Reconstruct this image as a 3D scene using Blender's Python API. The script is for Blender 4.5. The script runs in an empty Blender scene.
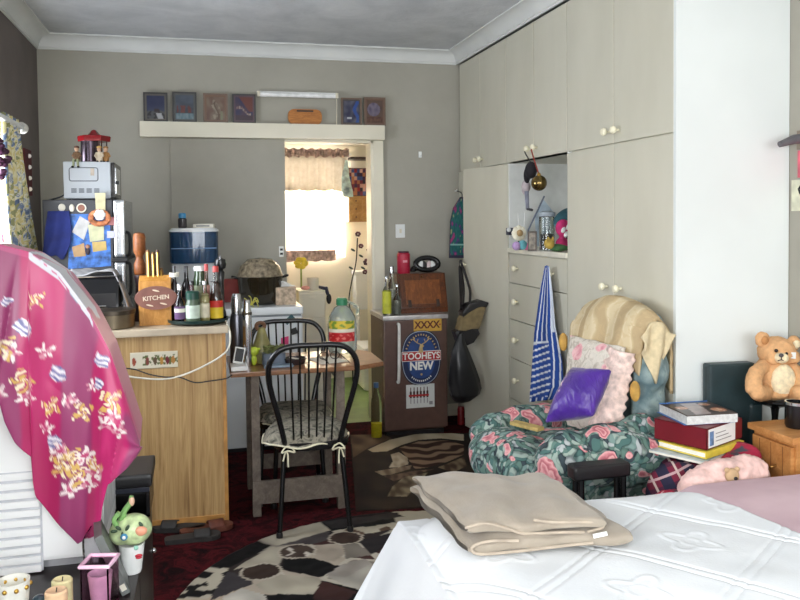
import bpy, bmesh, math, random
from mathutils import Vector, Matrix, noise
random.seed(7)
C = bpy.context.scene.collection
PI = math.pi
# ---------------------------------------------------------------- camera model
FPX, YAW, PITCH, ROLL, PCY = 800.0, math.radians(14.2), math.radians(2.03), math.radians(-0.625), 246.6
EYE = Vector((0, 0, 1.5))
FW = Vector((math.sin(YAW)*math.cos(PITCH), math.cos(YAW)*math.cos(PITCH), -math.sin(PITCH)))
RI0 = Vector((math.cos(YAW), -math.sin(YAW), 0)); UP0 = RI0.cross(FW)
RI = RI0*math.cos(ROLL) + UP0*math.sin(ROLL); UP = UP0*math.cos(ROLL) - RI0*math.sin(ROLL)
def sight(px, py, X=None, Y=None, Z=None):
    """the point of the room where a line of sight meets a plane of known X, Y or Z"""
    d = FW + RI*((px-400)/FPX) - UP*((py-PCY)/FPX)
    if X is not None: t = (X-EYE.x)/d.x
    elif Y is not None: t = (Y-EYE.y)/d.y
    else: t = (Z-EYE.z)/d.z
    return EYE + d*t
cam = bpy.data.cameras.new('camera'); cob = bpy.data.objects.new('camera', cam); C.objects.link(cob)
cam.sensor_fit = 'HORIZONTAL'; cam.sensor_width = 36; cam.lens = FPX*36/800
cam.shift_y = -(300-PCY)/800.0
cam.clip_start = 0.02
m = Matrix.Identity(4)
for i in range(3):
    m[i][0], m[i][1], m[i][2], m[i][3] = RI[i], UP[i], -FW[i], EYE[i]
cob.matrix_world = m
bpy.context.scene.camera = cob
# ---------------------------------------------------------------- materials
def lin(c):
    return tuple(((v/255)/12.92 if v/255 <= .04045 else ((v/255+.055)/1.055)**2.4) for v in c[:3]) + (1.0,)
MATS = {}
class NT:
    """small helper round a material's node tree"""
    def __init__(s, name):
        s.m = bpy.data.materials.new(name); s.m.use_nodes = True
        s.t = s.m.node_tree; s.N = s.t.nodes; s.L = s.t.links
        s.b = s.N['Principled BSDF']
    def n(s, kind, **kw):
        x = s.N.new(kind)
        for k, v in kw.items():
            if k in x.inputs.keys(): x.inputs[k].default_value = v
            else: setattr(x, k, v)
        return x
    def l(s, a, b): s.L.new(a, b)
    def coord(s, scale=(1,1,1), kind='Object', rot=(0,0,0)):
        c = s.n('ShaderNodeTexCoord'); mp = s.n('ShaderNodeMapping')
        mp.inputs['Scale'].default_value = scale; mp.inputs['Rotation'].default_value = rot
        s.l(c.outputs[kind], mp.inputs['Vector']); return mp.outputs['Vector']
    def noise(s, vec, scale=5, detail=3, rough=.5, dist=0):
        x = s.n('ShaderNodeTexNoise'); x.inputs['Scale'].default_value = scale; x.inputs['Detail'].default_value = detail
        x.inputs['Roughness'].default_value = rough; x.inputs['Distortion'].default_value = dist
        s.l(vec, x.inputs['Vector']); return x.outputs['Fac']
    def ramp(s, fac, stops, interp='LINEAR'):
        r = s.n('ShaderNodeValToRGB'); r.color_ramp.interpolation = interp
        e = r.color_ramp.elements
        while len(e) < len(stops): e.new(.5)
        for el, (p, c) in zip(e, stops): el.position = p; el.color = lin(c)
        s.l(fac, r.inputs['Fac']); return r.outputs['Color']
    def mix(s, f, a, b):
        x = s.n('ShaderNodeMix'); x.data_type = 'RGBA'
        for i, v in ((0, f), (6, a), (7, b)):
            if isinstance(v, (int, float)): x.inputs[i].default_value = v
            elif isinstance(v, (tuple, list)): x.inputs[i].default_value = lin(v)
            else: s.l(v, x.inputs[i])
        return x.outputs[2]
    def math(s, op, a, b=0.0, clamp=False):
        x = s.n('ShaderNodeMath'); x.operation = op; x.use_clamp = clamp
        for i, v in ((0, a), (1, b)):
            if isinstance(v, (int, float)): x.inputs[i].default_value = v
            else: s.l(v, x.inputs[i])
        return x.outputs[0]
    def bump(s, h, strength=.3, dist=.01):
        x = s.n('ShaderNodeBump'); x.inputs['Strength'].default_value = strength; x.inputs['Distance'].default_value = dist
        s.l(h, x.inputs['Height']); s.l(x.outputs['Normal'], s.b.inputs['Normal'])
    def col(s, c):
        if isinstance(c, (tuple, list)): s.b.inputs['Base Color'].default_value = lin(c)
        else: s.l(c, s.b.inputs['Base Color'])
    def set(s, rough=.5, metal=0, spec=.5, **kw):
        s.b.inputs['Roughness'].default_value = rough; s.b.inputs['Metallic'].default_value = metal
        s.b.inputs['Specular IOR Level'].default_value = spec
        for k, v in kw.items(): s.b.inputs[k.replace('_', ' ')].default_value = v
def mat(name, c, rough=.5, metal=0, spec=.5, var=.08, scale=20, bump=0, **kw):
    """plain surface with a little uneven colour and grain of its own"""
    if name in MATS: return MATS[name]
    t = NT(name); t.set(rough, metal, spec, **kw)
    v = t.coord(); f = t.noise(v, scale, 3)
    d = tuple(max(0, x*(1-var)) for x in c); h = tuple(min(255, x*(1+var)) for x in c)
    t.col(t.ramp(f, [(.3, d), (.7, h)]))
    if bump: t.bump(t.noise(v, scale*4, 2), bump, .004)
    MATS[name] = t.m; return t.m
def glass(name, c, rough=.03, alpha=None, ior=1.45, trans=1.0):
    if name in MATS: return MATS[name]
    t = NT(name); t.set(rough); t.col(c)
    t.b.inputs['Transmission Weight'].default_value = trans; t.b.inputs['IOR'].default_value = ior
    MATS[name] = t.m; return t.m
def wood(name, dark, light, scale=(3,3,.6), rough=.45, ring=6, spec=.4):
    if name in MATS: return MATS[name]
    t = NT(name); t.set(rough, 0, spec); v = t.coord(scale)
    a = t.noise(v, ring, 4, .6, 1.2); g = t.noise(v, ring*7, 2, .5)
    f = t.math('ADD', t.math('MULTIPLY', a, .75), t.math('MULTIPLY', g, .25))
    mid = tuple((p+q)/2 for p, q in zip(dark, light))
    t.col(t.ramp(f, [(.3, dark), (.5, mid), (.68, light)]))
    MATS[name] = t.m; return t.m
def painted(name, rough=.6, spec=.3, coat=0):
    """colour painted on the surface itself, read from the mesh"""
    if name in MATS: return MATS[name]
    t = NT(name); t.set(rough, 0, spec)
    a = t.n('ShaderNodeAttribute'); a.attribute_name = 'paint'
    t.col(a.outputs['Color'])
    if coat: t.b.inputs['Coat Weight'].default_value = coat; t.b.inputs['Coat Roughness'].default_value = .1
    MATS[name] = t.m; return t.m
def emit(name, c, s):
    if name in MATS: return MATS[name]
    t = NT(name); t.col(c); t.b.inputs['Emission Color'].default_value = lin(c); t.b.inputs['Emission Strength'].default_value = s
    MATS[name] = t.m; return t.m
# ---------------------------------------------------------------- mesh builder
def wmat(o):
    w = o.matrix_basis.copy(); p = o.parent
    while p: w = p.matrix_basis @ w; p = p.parent
    return w
class MB:
    """collects shapes (given in room coordinates) and links them as ONE mesh object"""
    def __init__(s): s.bm = bmesh.new(); s.mats = []; s.M = Matrix.Identity(4); s.pl = s.bm.verts.layers.float_color.new('paint'); s.used = False
    def mi(s, m):
        if m not in s.mats: s.mats.append(m)
        return s.mats.index(m)
    def fin(s, faces, m, smooth=True):
        i = s.mi(m)
        for f in faces: f.material_index = i; f.smooth = smooth
    def box(s, x0, x1, y0, y1, z0, z1, m, bev=0, M=None, seg=2):
        M = s.M @ (M or Matrix.Identity(4))
        vs = [s.bm.verts.new(M @ Vector((x, y, z))) for z in (z0, z1) for y in (y0, y1) for x in (x0, x1)]
        fs = [s.bm.faces.new([vs[i] for i in q]) for q in ((0,2,3,1),(4,5,7,6),(0,1,5,4),(2,6,7,3),(0,4,6,2),(1,3,7,5))]
        if bev:
            es = list({e for f in fs for e in f.edges})
            i = s.mi(m)
            for f in fs: f.material_index = i
            r = bmesh.ops.bevel(s.bm, geom=es, offset=bev, segments=seg, profile=.7, affect='EDGES', clamp_overlap=True)
            fs = list({f for f in r['faces']} | {f for f in fs if f.is_valid})
        s.fin(fs, m); return s
    def grid(s, fn, nu, nv, m, wrapu=False, wrapv=False, paint=None):
        vs = []
        for j in range(nv + (0 if wrapv else 1)):
            vs.append([s.bm.verts.new(s.M @ Vector(fn(i/nu, j/nv))) for i in range(nu + (0 if wrapu else 1))])
        if paint:
            s.used = True
            for j, row in enumerate(vs):
                for i, v in enumerate(row): v[s.pl] = lin(paint(i/nu, j/nv))
        fs = []
        nr = len(vs)
        for j in range(nv):
            for i in range(nu):
                a, b = vs[j % nr], vs[(j+1) % nr]; k = (i+1) % len(a)
                try: fs.append(s.bm.faces.new((a[i], a[k], b[k], b[i])))
                except ValueError: pass
        s.fin(fs, m); return vs
    def lathe(s, prof, m, at=(0,0,0), axis=None, seg=24, M=None):
        """prof: (radius, height) pairs turned round an upright axis at a point"""
        M = s.M @ (M if M is not None else Matrix.Translation(at) @ (axis or Matrix.Identity(4)))
        rings = []
        for r, z in prof:
            if r < 1e-5: rings.append([s.bm.verts.new(M @ Vector((0, 0, z)))])
            else: rings.append([s.bm.verts.new(M @ Vector((r*math.cos(2*PI*k/seg), r*math.sin(2*PI*k/seg), z))) for k in range(seg)])
        fs = []
        for a, b in zip(rings, rings[1:]):
            for k in range(seg):
                q = (k+1) % seg
                if len(a) == 1 and len(b) == 1: continue
                if len(a) == 1: fs.append(s.bm.faces.new((a[0], b[q], b[k])))
                elif len(b) == 1: fs.append(s.bm.faces.new((a[k], a[q], b[0])))
                else: fs.append(s.bm.faces.new((a[k], a[q], b[q], b[k])))
        s.fin(fs, m); return s
    def tube(s, pts, r, m, seg=10, closed=False, cap=True):
        pts = [Vector(p) for p in pts]; n = len(pts)
        rr = r if isinstance(r, (list, tuple)) else [r]*n
        rings = []; prev = None
        for i, p in enumerate(pts):
            if closed: d = pts[(i+1) % n] - pts[i-1]
            else: d = pts[min(i+1, n-1)] - pts[max(i-1, 0)]
            d.normalize()
            if prev is None:
                a = Vector((0,0,1)) if abs(d.z) < .9 else Vector((1,0,0))
                x = d.cross(a).normalized()
            else:
                x = prev - d*prev.dot(d)
                x = x.normalized() if x.length > 1e-6 else d.orthogonal().normalized()
            prev = x; y = d.cross(x)
            rings.append([s.bm.verts.new(s.M @ (p + (x*math.cos(2*PI*k/seg) + y*math.sin(2*PI*k/seg))*rr[i])) for k in range(seg)])
        fs = []
        for i in range(n if closed else n-1):
            a, b = rings[i], rings[(i+1) % n]
            for k in range(seg):
                q = (k+1) % seg; fs.append(s.bm.faces.new((a[k], a[q], b[q], b[k])))
        if cap and not closed:
            fs.append(s.bm.faces.new(rings[0][::-1])); fs.append(s.bm.faces.new(rings[-1]))
        s.fin(fs, m); return s
    def ell(s, c, r, m, seg=16, rings=10, M=None):
        r = (r, r, r) if isinstance(r, (int, float)) else r
        X = Matrix.Translation(c) @ (M or Matrix.Identity(4)) @ Matrix.Diagonal((*r, 1))
        return s.lathe([(math.sin(PI*k/rings), -math.cos(PI*k/rings)) for k in range(rings+1)], m, M=X, seg=seg)
    def prism(s, poly, d, m, M=None, bev=0):
        """flat outline in x, y pulled up by d"""
        M = s.M @ (M or Matrix.Identity(4)); n = len(poly)
        a = [s.bm.verts.new(M @ Vector((p[0], p[1], 0))) for p in poly]
        b = [s.bm.verts.new(M @ Vector((p[0], p[1], d))) for p in poly]
        fs = [s.bm.faces.new(a[::-1]), s.bm.faces.new(b)]
        fs += [s.bm.faces.new((a[k], a[(k+1) % n], b[(k+1) % n], b[k])) for k in range(n)]
        if bev:
            i = s.mi(m)
            for f in fs: f.material_index = i
            es = list(set(fs[0].edges) | set(fs[1].edges))
            r = bmesh.ops.bevel(s.bm, geom=es, offset=bev, segments=2, profile=.7, affect='EDGES', clamp_overlap=True)
            fs = list(set(r['faces']) | {f for f in fs if f.is_valid})
        s.fin(fs, m); return s
    def poly(s, pts, m):
        f = s.bm.faces.new([s.bm.verts.new(s.M @ Vector(p)) for p in pts]); s.fin([f], m); return s
    def text(s, body, size, M, m, extrude=.0006, bold=0.0, sx=1.0):
        cu = bpy.data.curves.new('t', 'FONT'); cu.body = body; cu.size = size; cu.extrude = extrude; cu.offset = bold
        cu.align_x = 'CENTER'; cu.align_y = 'CENTER'; cu.resolution_u = 3
        ob = bpy.data.objects.new('t', cu); C.objects.link(ob)
        dg = bpy.context.evaluated_depsgraph_get(); dg.update()
        me = bpy.data.meshes.new_from_object(ob.evaluated_get(dg))
        X = s.M @ M @ Matrix.Diagonal((sx, 1, 1, 1))
        vs = [s.bm.verts.new(X @ v.co) for v in me.vertices]; fs = []
        for p in me.polygons:
            try: fs.append(s.bm.faces.new([vs[i] for i in p.vertices]))
            except ValueError: pass
        s.fin(fs, m, False)
        bpy.data.objects.remove(ob); bpy.data.curves.remove(cu); bpy.data.meshes.remove(me); return s
    def build(s, name, parent=None, sharp=38, origin=None, recalc=True):
        bm = s.bm
        if not s.used: bm.verts.layers.float_color.remove(s.pl)
        if recalc: bmesh.ops.recalc_face_normals(bm, faces=bm.faces)
        bm.normal_update()
        ca = math.cos(math.radians(sharp))
        for e in bm.edges:
            if len(e.link_faces) == 2 and e.link_faces[0].normal.dot(e.link_faces[1].normal) < ca: e.smooth = False
        if parent is not None:
            bm.transform(wmat(parent).inverted()); loc = None
        else:
            if origin is None:
                lo = [min(v.co[i] for v in bm.verts) for i in range(3)]; hi = [max(v.co[i] for v in bm.verts) for i in range(3)]
                origin = ((lo[0]+hi[0])/2, (lo[1]+hi[1])/2, lo[2])
            loc = Vector(origin); bm.transform(Matrix.Translation(-loc))
        me = bpy.data.meshes.new(name); bm.to_mesh(me); bm.free()
        for m in s.mats: me.materials.append(m)
        o = bpy.data.objects.new(name, me); C.objects.link(o)
        if parent is not None: o.parent = parent
        else: o.location = loc
        return o
def tag(o, label, cat, group=None, kind=None):
    o['label'] = label; o['category'] = cat
    if group: o['group'] = group
    if kind: o['kind'] = kind
    return o
def thing(name, label, cat, loc=(0,0,0), rz=0, group=None):
    o = bpy.data.objects.new(name, None); C.objects.link(o); o.empty_display_size = .05
    o.location = loc; o.rotation_euler = (0, 0, rz)
    return tag(o, label, cat, group)
def struct(mb, name, parent=None, label=None):
    o = mb.build(name, parent); 
    if parent is None: o['kind'] = 'structure'
    if label: o['label'] = label
    return o
def copy_tree(o, parent=None):
    c = o.copy(); C.objects.link(c)
    if parent is not None: c.parent = parent
    for ch in list(o.children): copy_tree(ch, c)
    return c
def mod(o, kind, **kw):
    x = o.modifiers.new(kind.lower(), kind)
    for k, v in kw.items(): setattr(x, k, v)
    return x
def soft(o, voxel=.012, sub=0, smooth=4):
    """joins overlapping lumps into one soft skin"""
    mod(o, 'REMESH', mode='VOXEL', voxel_size=voxel, use_smooth_shade=True)
    if smooth: mod(o, 'SMOOTH', factor=.5, iterations=smooth)
    return o
def rough_up(o, size=.03, strength=.006):
    tx = bpy.data.textures.new('grain', 'CLOUDS'); tx.noise_scale = size
    mod(o, 'DISPLACE', texture=tx, strength=strength, mid_level=.5, texture_coords='LOCAL'); return o
def T(*a): return Matrix.Translation(a)
def R(deg, ax): return Matrix.Rotation(math.radians(deg), 4, ax)
def lerp(a, b, t): return a + (b-a)*t
def interp(tab, x):
    if x <= tab[0][0]: return tab[0][1]
    for (a, p), (b, q) in zip(tab, tab[1:]):
        if x <= b: return p + (q-p)*(x-a)/(b-a)
    return tab[-1][1]
def spline(pts, n=8):
    """smooth line through points"""
    P = [Vector(p) for p in pts]; P = [P[0]*2-P[1]] + P + [P[-1]*2-P[-2]]; out = []
    for i in range(1, len(P)-2):
        a, b, c, d = P[i-1:i+3]
        for k in range(n):
            t = k/n
            out.append(.5*((2*b) + (c-a)*t + (2*a-5*b+4*c-d)*t*t + (3*b-a-3*c+d)*t**3))
    out.append(P[-2]); return out
FACE_CAM = R(90, 'X')      # an upright plane whose drawing faces -Y
FACE_NX = R(-90, 'Z') @ R(90, 'X')   # an upright plane whose drawing faces -X
def loft(mb, rows, m, ang=0, seg=20, cap=True, wob=0, paint=None):
    """rows of flattened rings (cx, cy, z, rx, ry), stacked"""
    ca, sa = math.cos(ang), math.sin(ang)
    def f(u, v):
        x = v*(len(rows)-1); i = min(int(x), len(rows)-2); t = x-i
        a, b = rows[i], rows[i+1]; c = [lerp(p, q, t) for p, q in zip(a, b)]
        w = 1 + wob*math.sin(u*2*PI*7 + v*5)
        x, y = c[3]*w*math.cos(u*2*PI), c[4]*w*math.sin(u*2*PI)
        return (c[0] + x*ca - y*sa, c[1] + x*sa + y*ca, c[2])
    vs = mb.grid(f, seg, (len(rows)-1)*3, m, wrapu=True, paint=paint)
    if cap:
        fs = [mb.bm.faces.new(vs[0][::-1]), mb.bm.faces.new(vs[-1])]; mb.fin(fs, m)
def puff(mb, c, thick, m, n=14, edge=.15, paint=None, sag=0):
    """soft pad between four corners (in order round the edge), swollen in the middle"""
    c = [Vector(p) for p in c]
    nr = ((c[1]-c[0]).cross(c[3]-c[0])).normalized()
    def pt(u, v, s):
        p = c[0].lerp(c[1], u).lerp(c[3].lerp(c[2], u), v)
        e = (4*u*(1-u))*(4*v*(1-v)); k = edge*.3 + (1-edge*.3)*max(e, 0)**.42
        pin = .06*((2*u-1)**2)*0
        return p + nr*(s*thick/2*k) + Vector((0, 0, -sag*e))
    a = mb.grid(lambda u, v: pt(u, v, 1), n, n, m, paint=paint)
    b = mb.grid(lambda u, v: pt(u, v, -1), n, n, m, paint=paint)
    ra = a[0] + [r[-1] for r in a[1:]] + a[-1][::-1][1:] + [r[0] for r in a[::-1][1:-1]]
    rb = b[0] + [r[-1] for r in b[1:]] + b[-1][::-1][1:] + [r[0] for r in b[::-1][1:-1]]
    fs = [mb.bm.faces.new((ra[i], ra[(i+1) % len(ra)], rb[(i+1) % len(ra)], rb[i])) for i in range(len(ra))]
    mb.fin(fs, m)
def inside(p, poly):
    x, y = p; r = False; j = len(poly)-1
    for i in range(len(poly)):
        a, b = poly[i], poly[j]
        if (a[1] > y) != (b[1] > y) and x < (b[0]-a[0])*(y-a[1])/(b[1]-a[1]) + a[0]: r = not r
        j = i
    return r
def nz(*p): return noise.noise(Vector(p))
def mixc(a, b, t): return tuple(lerp(x, y, max(0, min(1, t))) for x, y in zip(a, b))
def sheet(o, th):
    mod(o, 'SOLIDIFY', thickness=th, offset=0); return o

# ---------------------------------------------------------------- shared materials
cream = mat('cream_paint', (226, 220, 200), .45, var=.03, scale=3)
white = mat('white_paint', (236, 238, 236), .4, var=.02, scale=3)
appliance = mat('white_enamel', (226, 230, 232), .28, var=.02, scale=2)
black = mat('black_lacquer', (18, 18, 20), .25, var=.1)
blackp = mat('black_plastic', (26, 26, 28), .4, var=.1)
steel = mat('brushed_steel', (190, 192, 195), .25, .95, var=.03)
darksteel = mat('dark_steel', (105, 98, 88), .3, .9, var=.05)
chrome = mat('chrome', (220, 222, 225), .12, 1, var=.01)
gold = mat('gold_metal', (205, 165, 80), .3, .9)
red = mat('red_plastic', (170, 28, 38), .35)
yellow = mat('yellow_plastic', (225, 200, 50), .4)
green = mat('green_plastic', (30, 120, 70), .4)
paper = mat('paper', (232, 228, 214), .7, var=.03)
clear = glass('clear_glass', (240, 246, 244))
paint_m = painted('painted_surface', .55)
paint_gloss = painted('painted_gloss', .3, coat=.3)
cloth_p = painted('painted_cloth', .8)

# ================================================================ THE SETTING
XL, XR, YB, YN, ZC = -1.006, 2.458, 5.75, -1.7, 2.735
XW, YP = 1.913, 2.912
t = NT('grey_wall_paint'); t.set(.75, 0, .2); v = t.coord(); f = t.noise(v, 1.6, 5, .6)
t.col(t.ramp(f, [(.3, (162, 159, 148)), (.7, (176, 173, 161))])); t.bump(t.noise(v, 60, 2), .08, .004); wallp = t.m
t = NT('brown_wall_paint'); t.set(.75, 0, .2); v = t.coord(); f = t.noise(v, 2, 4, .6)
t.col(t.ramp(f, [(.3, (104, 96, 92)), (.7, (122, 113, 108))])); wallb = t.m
t = NT('ceiling_plaster'); t.set(.9, 0, .1); v = t.coord((1, 1, 1)); f = t.noise(v, 3, 6, .65, .6)
t.col(t.ramp(f, [(.3, (190, 193, 197)), (.7, (216, 218, 221))])); t.bump(t.noise(v, 14, 5, .6, .8), .35, .02); ceilp = t.m
t = NT('red_carpet'); t.set(.95, 0, .1); v = t.coord(); 
f1 = t.noise(v, 9, 5, .7, 1.5); f2 = t.noise(v, 260, 2)
c1 = t.ramp(f1, [(.36, (18, 10, 12)), (.48, (56, 14, 18)), (.56, (86, 22, 28)), (.66, (30, 11, 15))])
t.col(t.mix(t.math('MULTIPLY', f2, .5), c1, (40, 12, 18))); t.bump(f2, .5, .006); carpet = t.m
farwall = mat('far_wall_paint', (240, 235, 220), .6, var=.03, scale=2)
greenfl = mat('green_vinyl', (98, 124, 66), .5, var=.12, scale=6)

b = MB(); b.box(XL-.12, XR+.12, YN-.12, YB, -.06, 0, carpet); struct(b, 'floor')
b = MB(); b.box(XL-.12, XR+.12, YN-.12, YB+.14, ZC, ZC+.06, ceilp); struct(b, 'ceiling')
W0, W1, WZ0, WZ1 = 3.35, 5.02, 1.12, 1.98         # the side window
b = MB()
U0, U1, UZ0, UZ1 = -.9, .9, .9, 2.2           # unseen side window level with the camera, added to brighten the wardrobe
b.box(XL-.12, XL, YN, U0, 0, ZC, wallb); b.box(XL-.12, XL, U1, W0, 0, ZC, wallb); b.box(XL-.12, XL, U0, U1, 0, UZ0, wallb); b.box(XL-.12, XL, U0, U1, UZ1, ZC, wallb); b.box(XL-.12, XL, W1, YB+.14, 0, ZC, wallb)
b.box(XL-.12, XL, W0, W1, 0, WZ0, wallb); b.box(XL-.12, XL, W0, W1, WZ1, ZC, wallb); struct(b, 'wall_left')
D0, D1, DZ = .45, 1.255, 2.07                      # the doorway
b = MB()
b.box(XL, D0, YB, YB+.14, 0, ZC, wallp); b.box(D1, XR+.12, YB, YB+.14, 0, ZC, wallp); b.box(D0, D1, YB, YB+.14, DZ, ZC, wallp)
struct(b, 'wall_back')
b = MB(); b.box(XR, XR+.12, YN, YB, 0, ZC, wallp); struct(b, 'wall_right')
# wall behind the camera, with a wide window in it
N0, N1, NZ0, NZ1 = -.3, 2.1, .95, 2.35
b = MB()
b.box(XL, N0, YN-.12, YN, 0, ZC, wallp); b.box(N1, XR, YN-.12, YN, 0, ZC, wallp)
b.box(N0, N1, YN-.12, YN, 0, NZ0, wallp); b.box(N0, N1, YN-.12, YN, NZ1, ZC, wallp); struct(b, 'wall_near')
def window(name, parts):
    o = None
    for nm, boxes, mt in parts:
        k = MB()
        for bx in boxes: k.box(*bx, mt, bev=.004)
        if o is None: o = struct(k, nm)
        else: k.build(nm, o)
    return o
pane = glass('window_pane', (250, 252, 252), .0)
def frame_x(x0, x1, y0, y1, z0, z1, w=.05):
    return [(x0, x1, y0, y1, z0, z0+w), (x0, x1, y0, y1, z1-w, z1), (x0, x1, y0, y0+w, z0+w, z1-w), (x0, x1, y1-w, y1, z0+w, z1-w),
            (x0, x1, (y0+y1)/2-.02, (y0+y1)/2+.02, z0+w, z1-w)]
def frame_y(x0, x1, y0, y1, z0, z1, w=.05):
    return [(x0, x1, y0, y1, z0, z0+w), (x0, x1, y0, y1, z1-w, z1), (x0, x0+w, y0, y1, z0+w, z1-w), (x1-w, x1, y0, y1, z0+w, z1-w),
            ((x0+x1)/2-.02, (x0+x1)/2+.02, y0, y1, z0+w, z1-w)]
window('window_1', [('window_1', frame_x(XL-.09, XL-.03, W0, W1, WZ0, WZ1), cream)])
b = MB(); b.box(XL-.03, XL+.07, W0-.04, W1+.04, WZ0-.03, WZ0, cream, bev=.005); struct(b, 'trim_1')
window('window_added', [('window_added', frame_x(XL-.09, XL-.03, U0, U1, UZ0, UZ1), cream)])  # frame of the added, unseen side window
window('window_3', [('window_3', frame_y(N0, N1, YN-.09, YN-.03, NZ0, NZ1), cream)])
# cornices
def cornice(name, fn):
    prof = [(0, 0), (.012, 0), (.012, .012)] + [(.018+.07*(1-math.cos(a)), .015+.068*math.sin(a)) for a in [k*PI/12 for k in range(7)]] + [(.098, .083), (.098, .0925), (0, .0925)]
    k = MB(); n = len(prof); e = []
    for s in (0, 1): e.append([k.bm.verts.new(Vector(fn(s, d, z))) for d, z in prof])
    fs = [k.bm.faces.new((e[0][i], e[0][(i+1) % n], e[1][(i+1) % n], e[1][i])) for i in range(n)]
    fs += [k.bm.faces.new(e[0]), k.bm.faces.new(e[1][::-1])]
    k.fin(fs, cornm); struct(k, name)
cornm = mat('cornice_paint', (214, 216, 214), .6, var=.03, scale=3)
Z0 = ZC-.0925
cornice('trim_2', lambda s, d, z: (lerp(XL+d, XW-d, s), YB-d, Z0+z))
cornice('trim_3', lambda s, d, z: (XL+d, lerp(YN, YB-d, s), Z0+z))
cornice('trim_4', lambda s, d, z: (XW-d, lerp(YP, YB-d, s), Z0+z))
# pelmet over the doorway, the door that slides behind it, the jamb
PZ0, PZ1, PY0 = 2.068, 2.172, 5.655
b = MB(); b.box(-.362, 1.328, PY0, YB-.001, PZ0, PZ1, cream, bev=.004); struct(b, 'trim_5')
b = MB(); b.box(D1, D1+.075, YB-.03, YB-.001, 0, PZ0, cream, bev=.004); b.box(D1-.02, D1+.012, YB-.02, YB+.15, 0, DZ, cream, bev=.004)
b.box(D0, D1, YB-.02, YB+.15, DZ-.02, DZ+.005, cream); struct(b, 'trim_6')
b = MB(); b.box(-.17, .612, 5.722, 5.749, .012, 2.066, wallp, bev=.003); d1 = struct(b, 'door_1')
k = MB(); k.box(.56, .592, 5.71, 5.722, 1.235, 1.31, white, bev=.004); k.box(.566, .586, 5.706, 5.711, 1.28, 1.295, blackp); k.box(.566, .586, 5.706, 5.711, 1.25, 1.265, blackp); h = k.build('door_pull', d1); h['label'] = 'white recessed pull with two dark slots'
b = MB(); b.box(1.335, XW-.02, YB-.015, YB-.001, 0, .09, cream, bev=.003); struct(b, 'baseboard_back')
# the wash room beyond the doorway
FX0, FX1, FY0, FY1, FZ = .05, 1.72, YB+.14, 7.42, 2.55
V0, V1, VZ0, VZ1 = .66, 1.345, 1.14, 2.08
b = MB(); b.box(FX0-.1, FX1+.1, YB, FY1+.1, -.06, 0, greenfl); struct(b, 'floor_far')
b = MB(); b.box(FX0-.1, FX1+.1, FY0, FY1+.1, FZ, FZ+.05, farwall); struct(b, 'ceiling_far')
b = MB(); b.box(FX0-.1, V0, FY1, FY1+.1, 0, FZ, farwall); b.box(V1, FX1+.1, FY1, FY1+.1, 0, FZ, farwall)
b.box(V0, V1, FY1, FY1+.1, 0, VZ0, farwall); b.box(V0, V1, FY1, FY1+.1, VZ1, FZ, farwall); struct(b, 'wall_far_back')
b = MB(); b.box(FX0-.1, FX0, FY0, FY1, 0, FZ, farwall); struct(b, 'wall_far_left')
b = MB(); b.box(FX1, FX1+.1, FY0, FY1, 0, FZ, farwall); struct(b, 'wall_far_right')
window('window_2', [('window_2', frame_y(V0, V1, FY1+.03, FY1+.08, VZ0, VZ1, .035), white)])

# ================================================================ WARDROBE WALL
t = NT('beige_melamine'); t.set(.42, 0, .4); v = t.coord((1, 1, .35)); f = t.noise(v, 3, 4, .55)
t.col(t.ramp(f, [(.3, (196, 193, 176)), (.7, (208, 205, 189))])); t.bump(t.noise(v, 90, 2), .05, .002); mel = t.m
inner = mat('wardrobe_lining', (224, 226, 222), .5, var=.02)
edgem = mat('pale_door_edge', (226, 222, 205), .5, var=.03)
knobm = mat('ivory_knob', (238, 232, 205), .25, var=.02)
ZS, NZB, ZT = 1.838, 1.305, 2.642
wr = thing('built_in_wardrobe', 'long beige wardrobe wall with overhead doors, drawers, an open niche and a white end panel', 'wardrobe', (XW+.27, (YP+YB)/2, 0))
SY = [YP, 3.425, 3.918, 4.35, 4.78, 5.255, 5.70]
XI = XW+.02
k = MB()
k.box(XI, XI+.02, YP+.02, 3.918, 0, ZT, mel); k.box(XI, XI+.02, 4.745, YB-.003, 0, ZT, mel)     # carcass front round the niche
k.box(XI, XI+.02, 3.918, 4.745, 0, NZB-.03, mel); k.box(XI, XI+.02, 3.918, 4.745, ZS, ZT, mel)
k.box(XI, XR-.003, YP+.02, YB-.003, ZT-.02, ZT, mel)
k.box(XW+.004, XI, 5.62, YB-.003, 0, ZS+.003, mel)
k.build('carcass', wr)
k = MB(); k.box(XW-.004, XR-.003, YP, YP+.02, 0, ZC-.003, mat('panel_flash_white', (224, 229, 227), .5, var=.025, scale=1.5), bev=.002); e = k.build('end_panel', wr); e['label'] = 'white end panel, its colour partly whitened for the flash'  # own white, with some flash brightness put into the colour
k = MB(); k.box(XW+.003, XR-.05, 4.741, 4.762, NZB-.02, ZS+.0, inner); k.box(XW+.003, XR-.05, 3.90, 3.921, NZB-.02, ZS+.02, inner); k.box(XR-.06, XR-.045, 3.9, 4.765, NZB-.02, ZS+.02, inner)
k.box(XI, XR-.05, 3.9, 4.765, ZS, ZS+.02, mel); k.build('niche_lining', wr)
k = MB(); k.box(XW-.012, XR-.05, 3.918, 4.747, NZB-.028, NZB, edgem, bev=.003); k.build('niche_shelf', wr)
def knob(y, z, par, x=XW):
    q = MB(); q.lathe([(.006, 0), (.006, .012), (.011, .016), (.0185, .024), (.0195, .032), (.014, .041), (0, .044)], knobm, M=T(x, y, z) @ R(-90, 'Y'), seg=18)
    q.build('knob', par)
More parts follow.
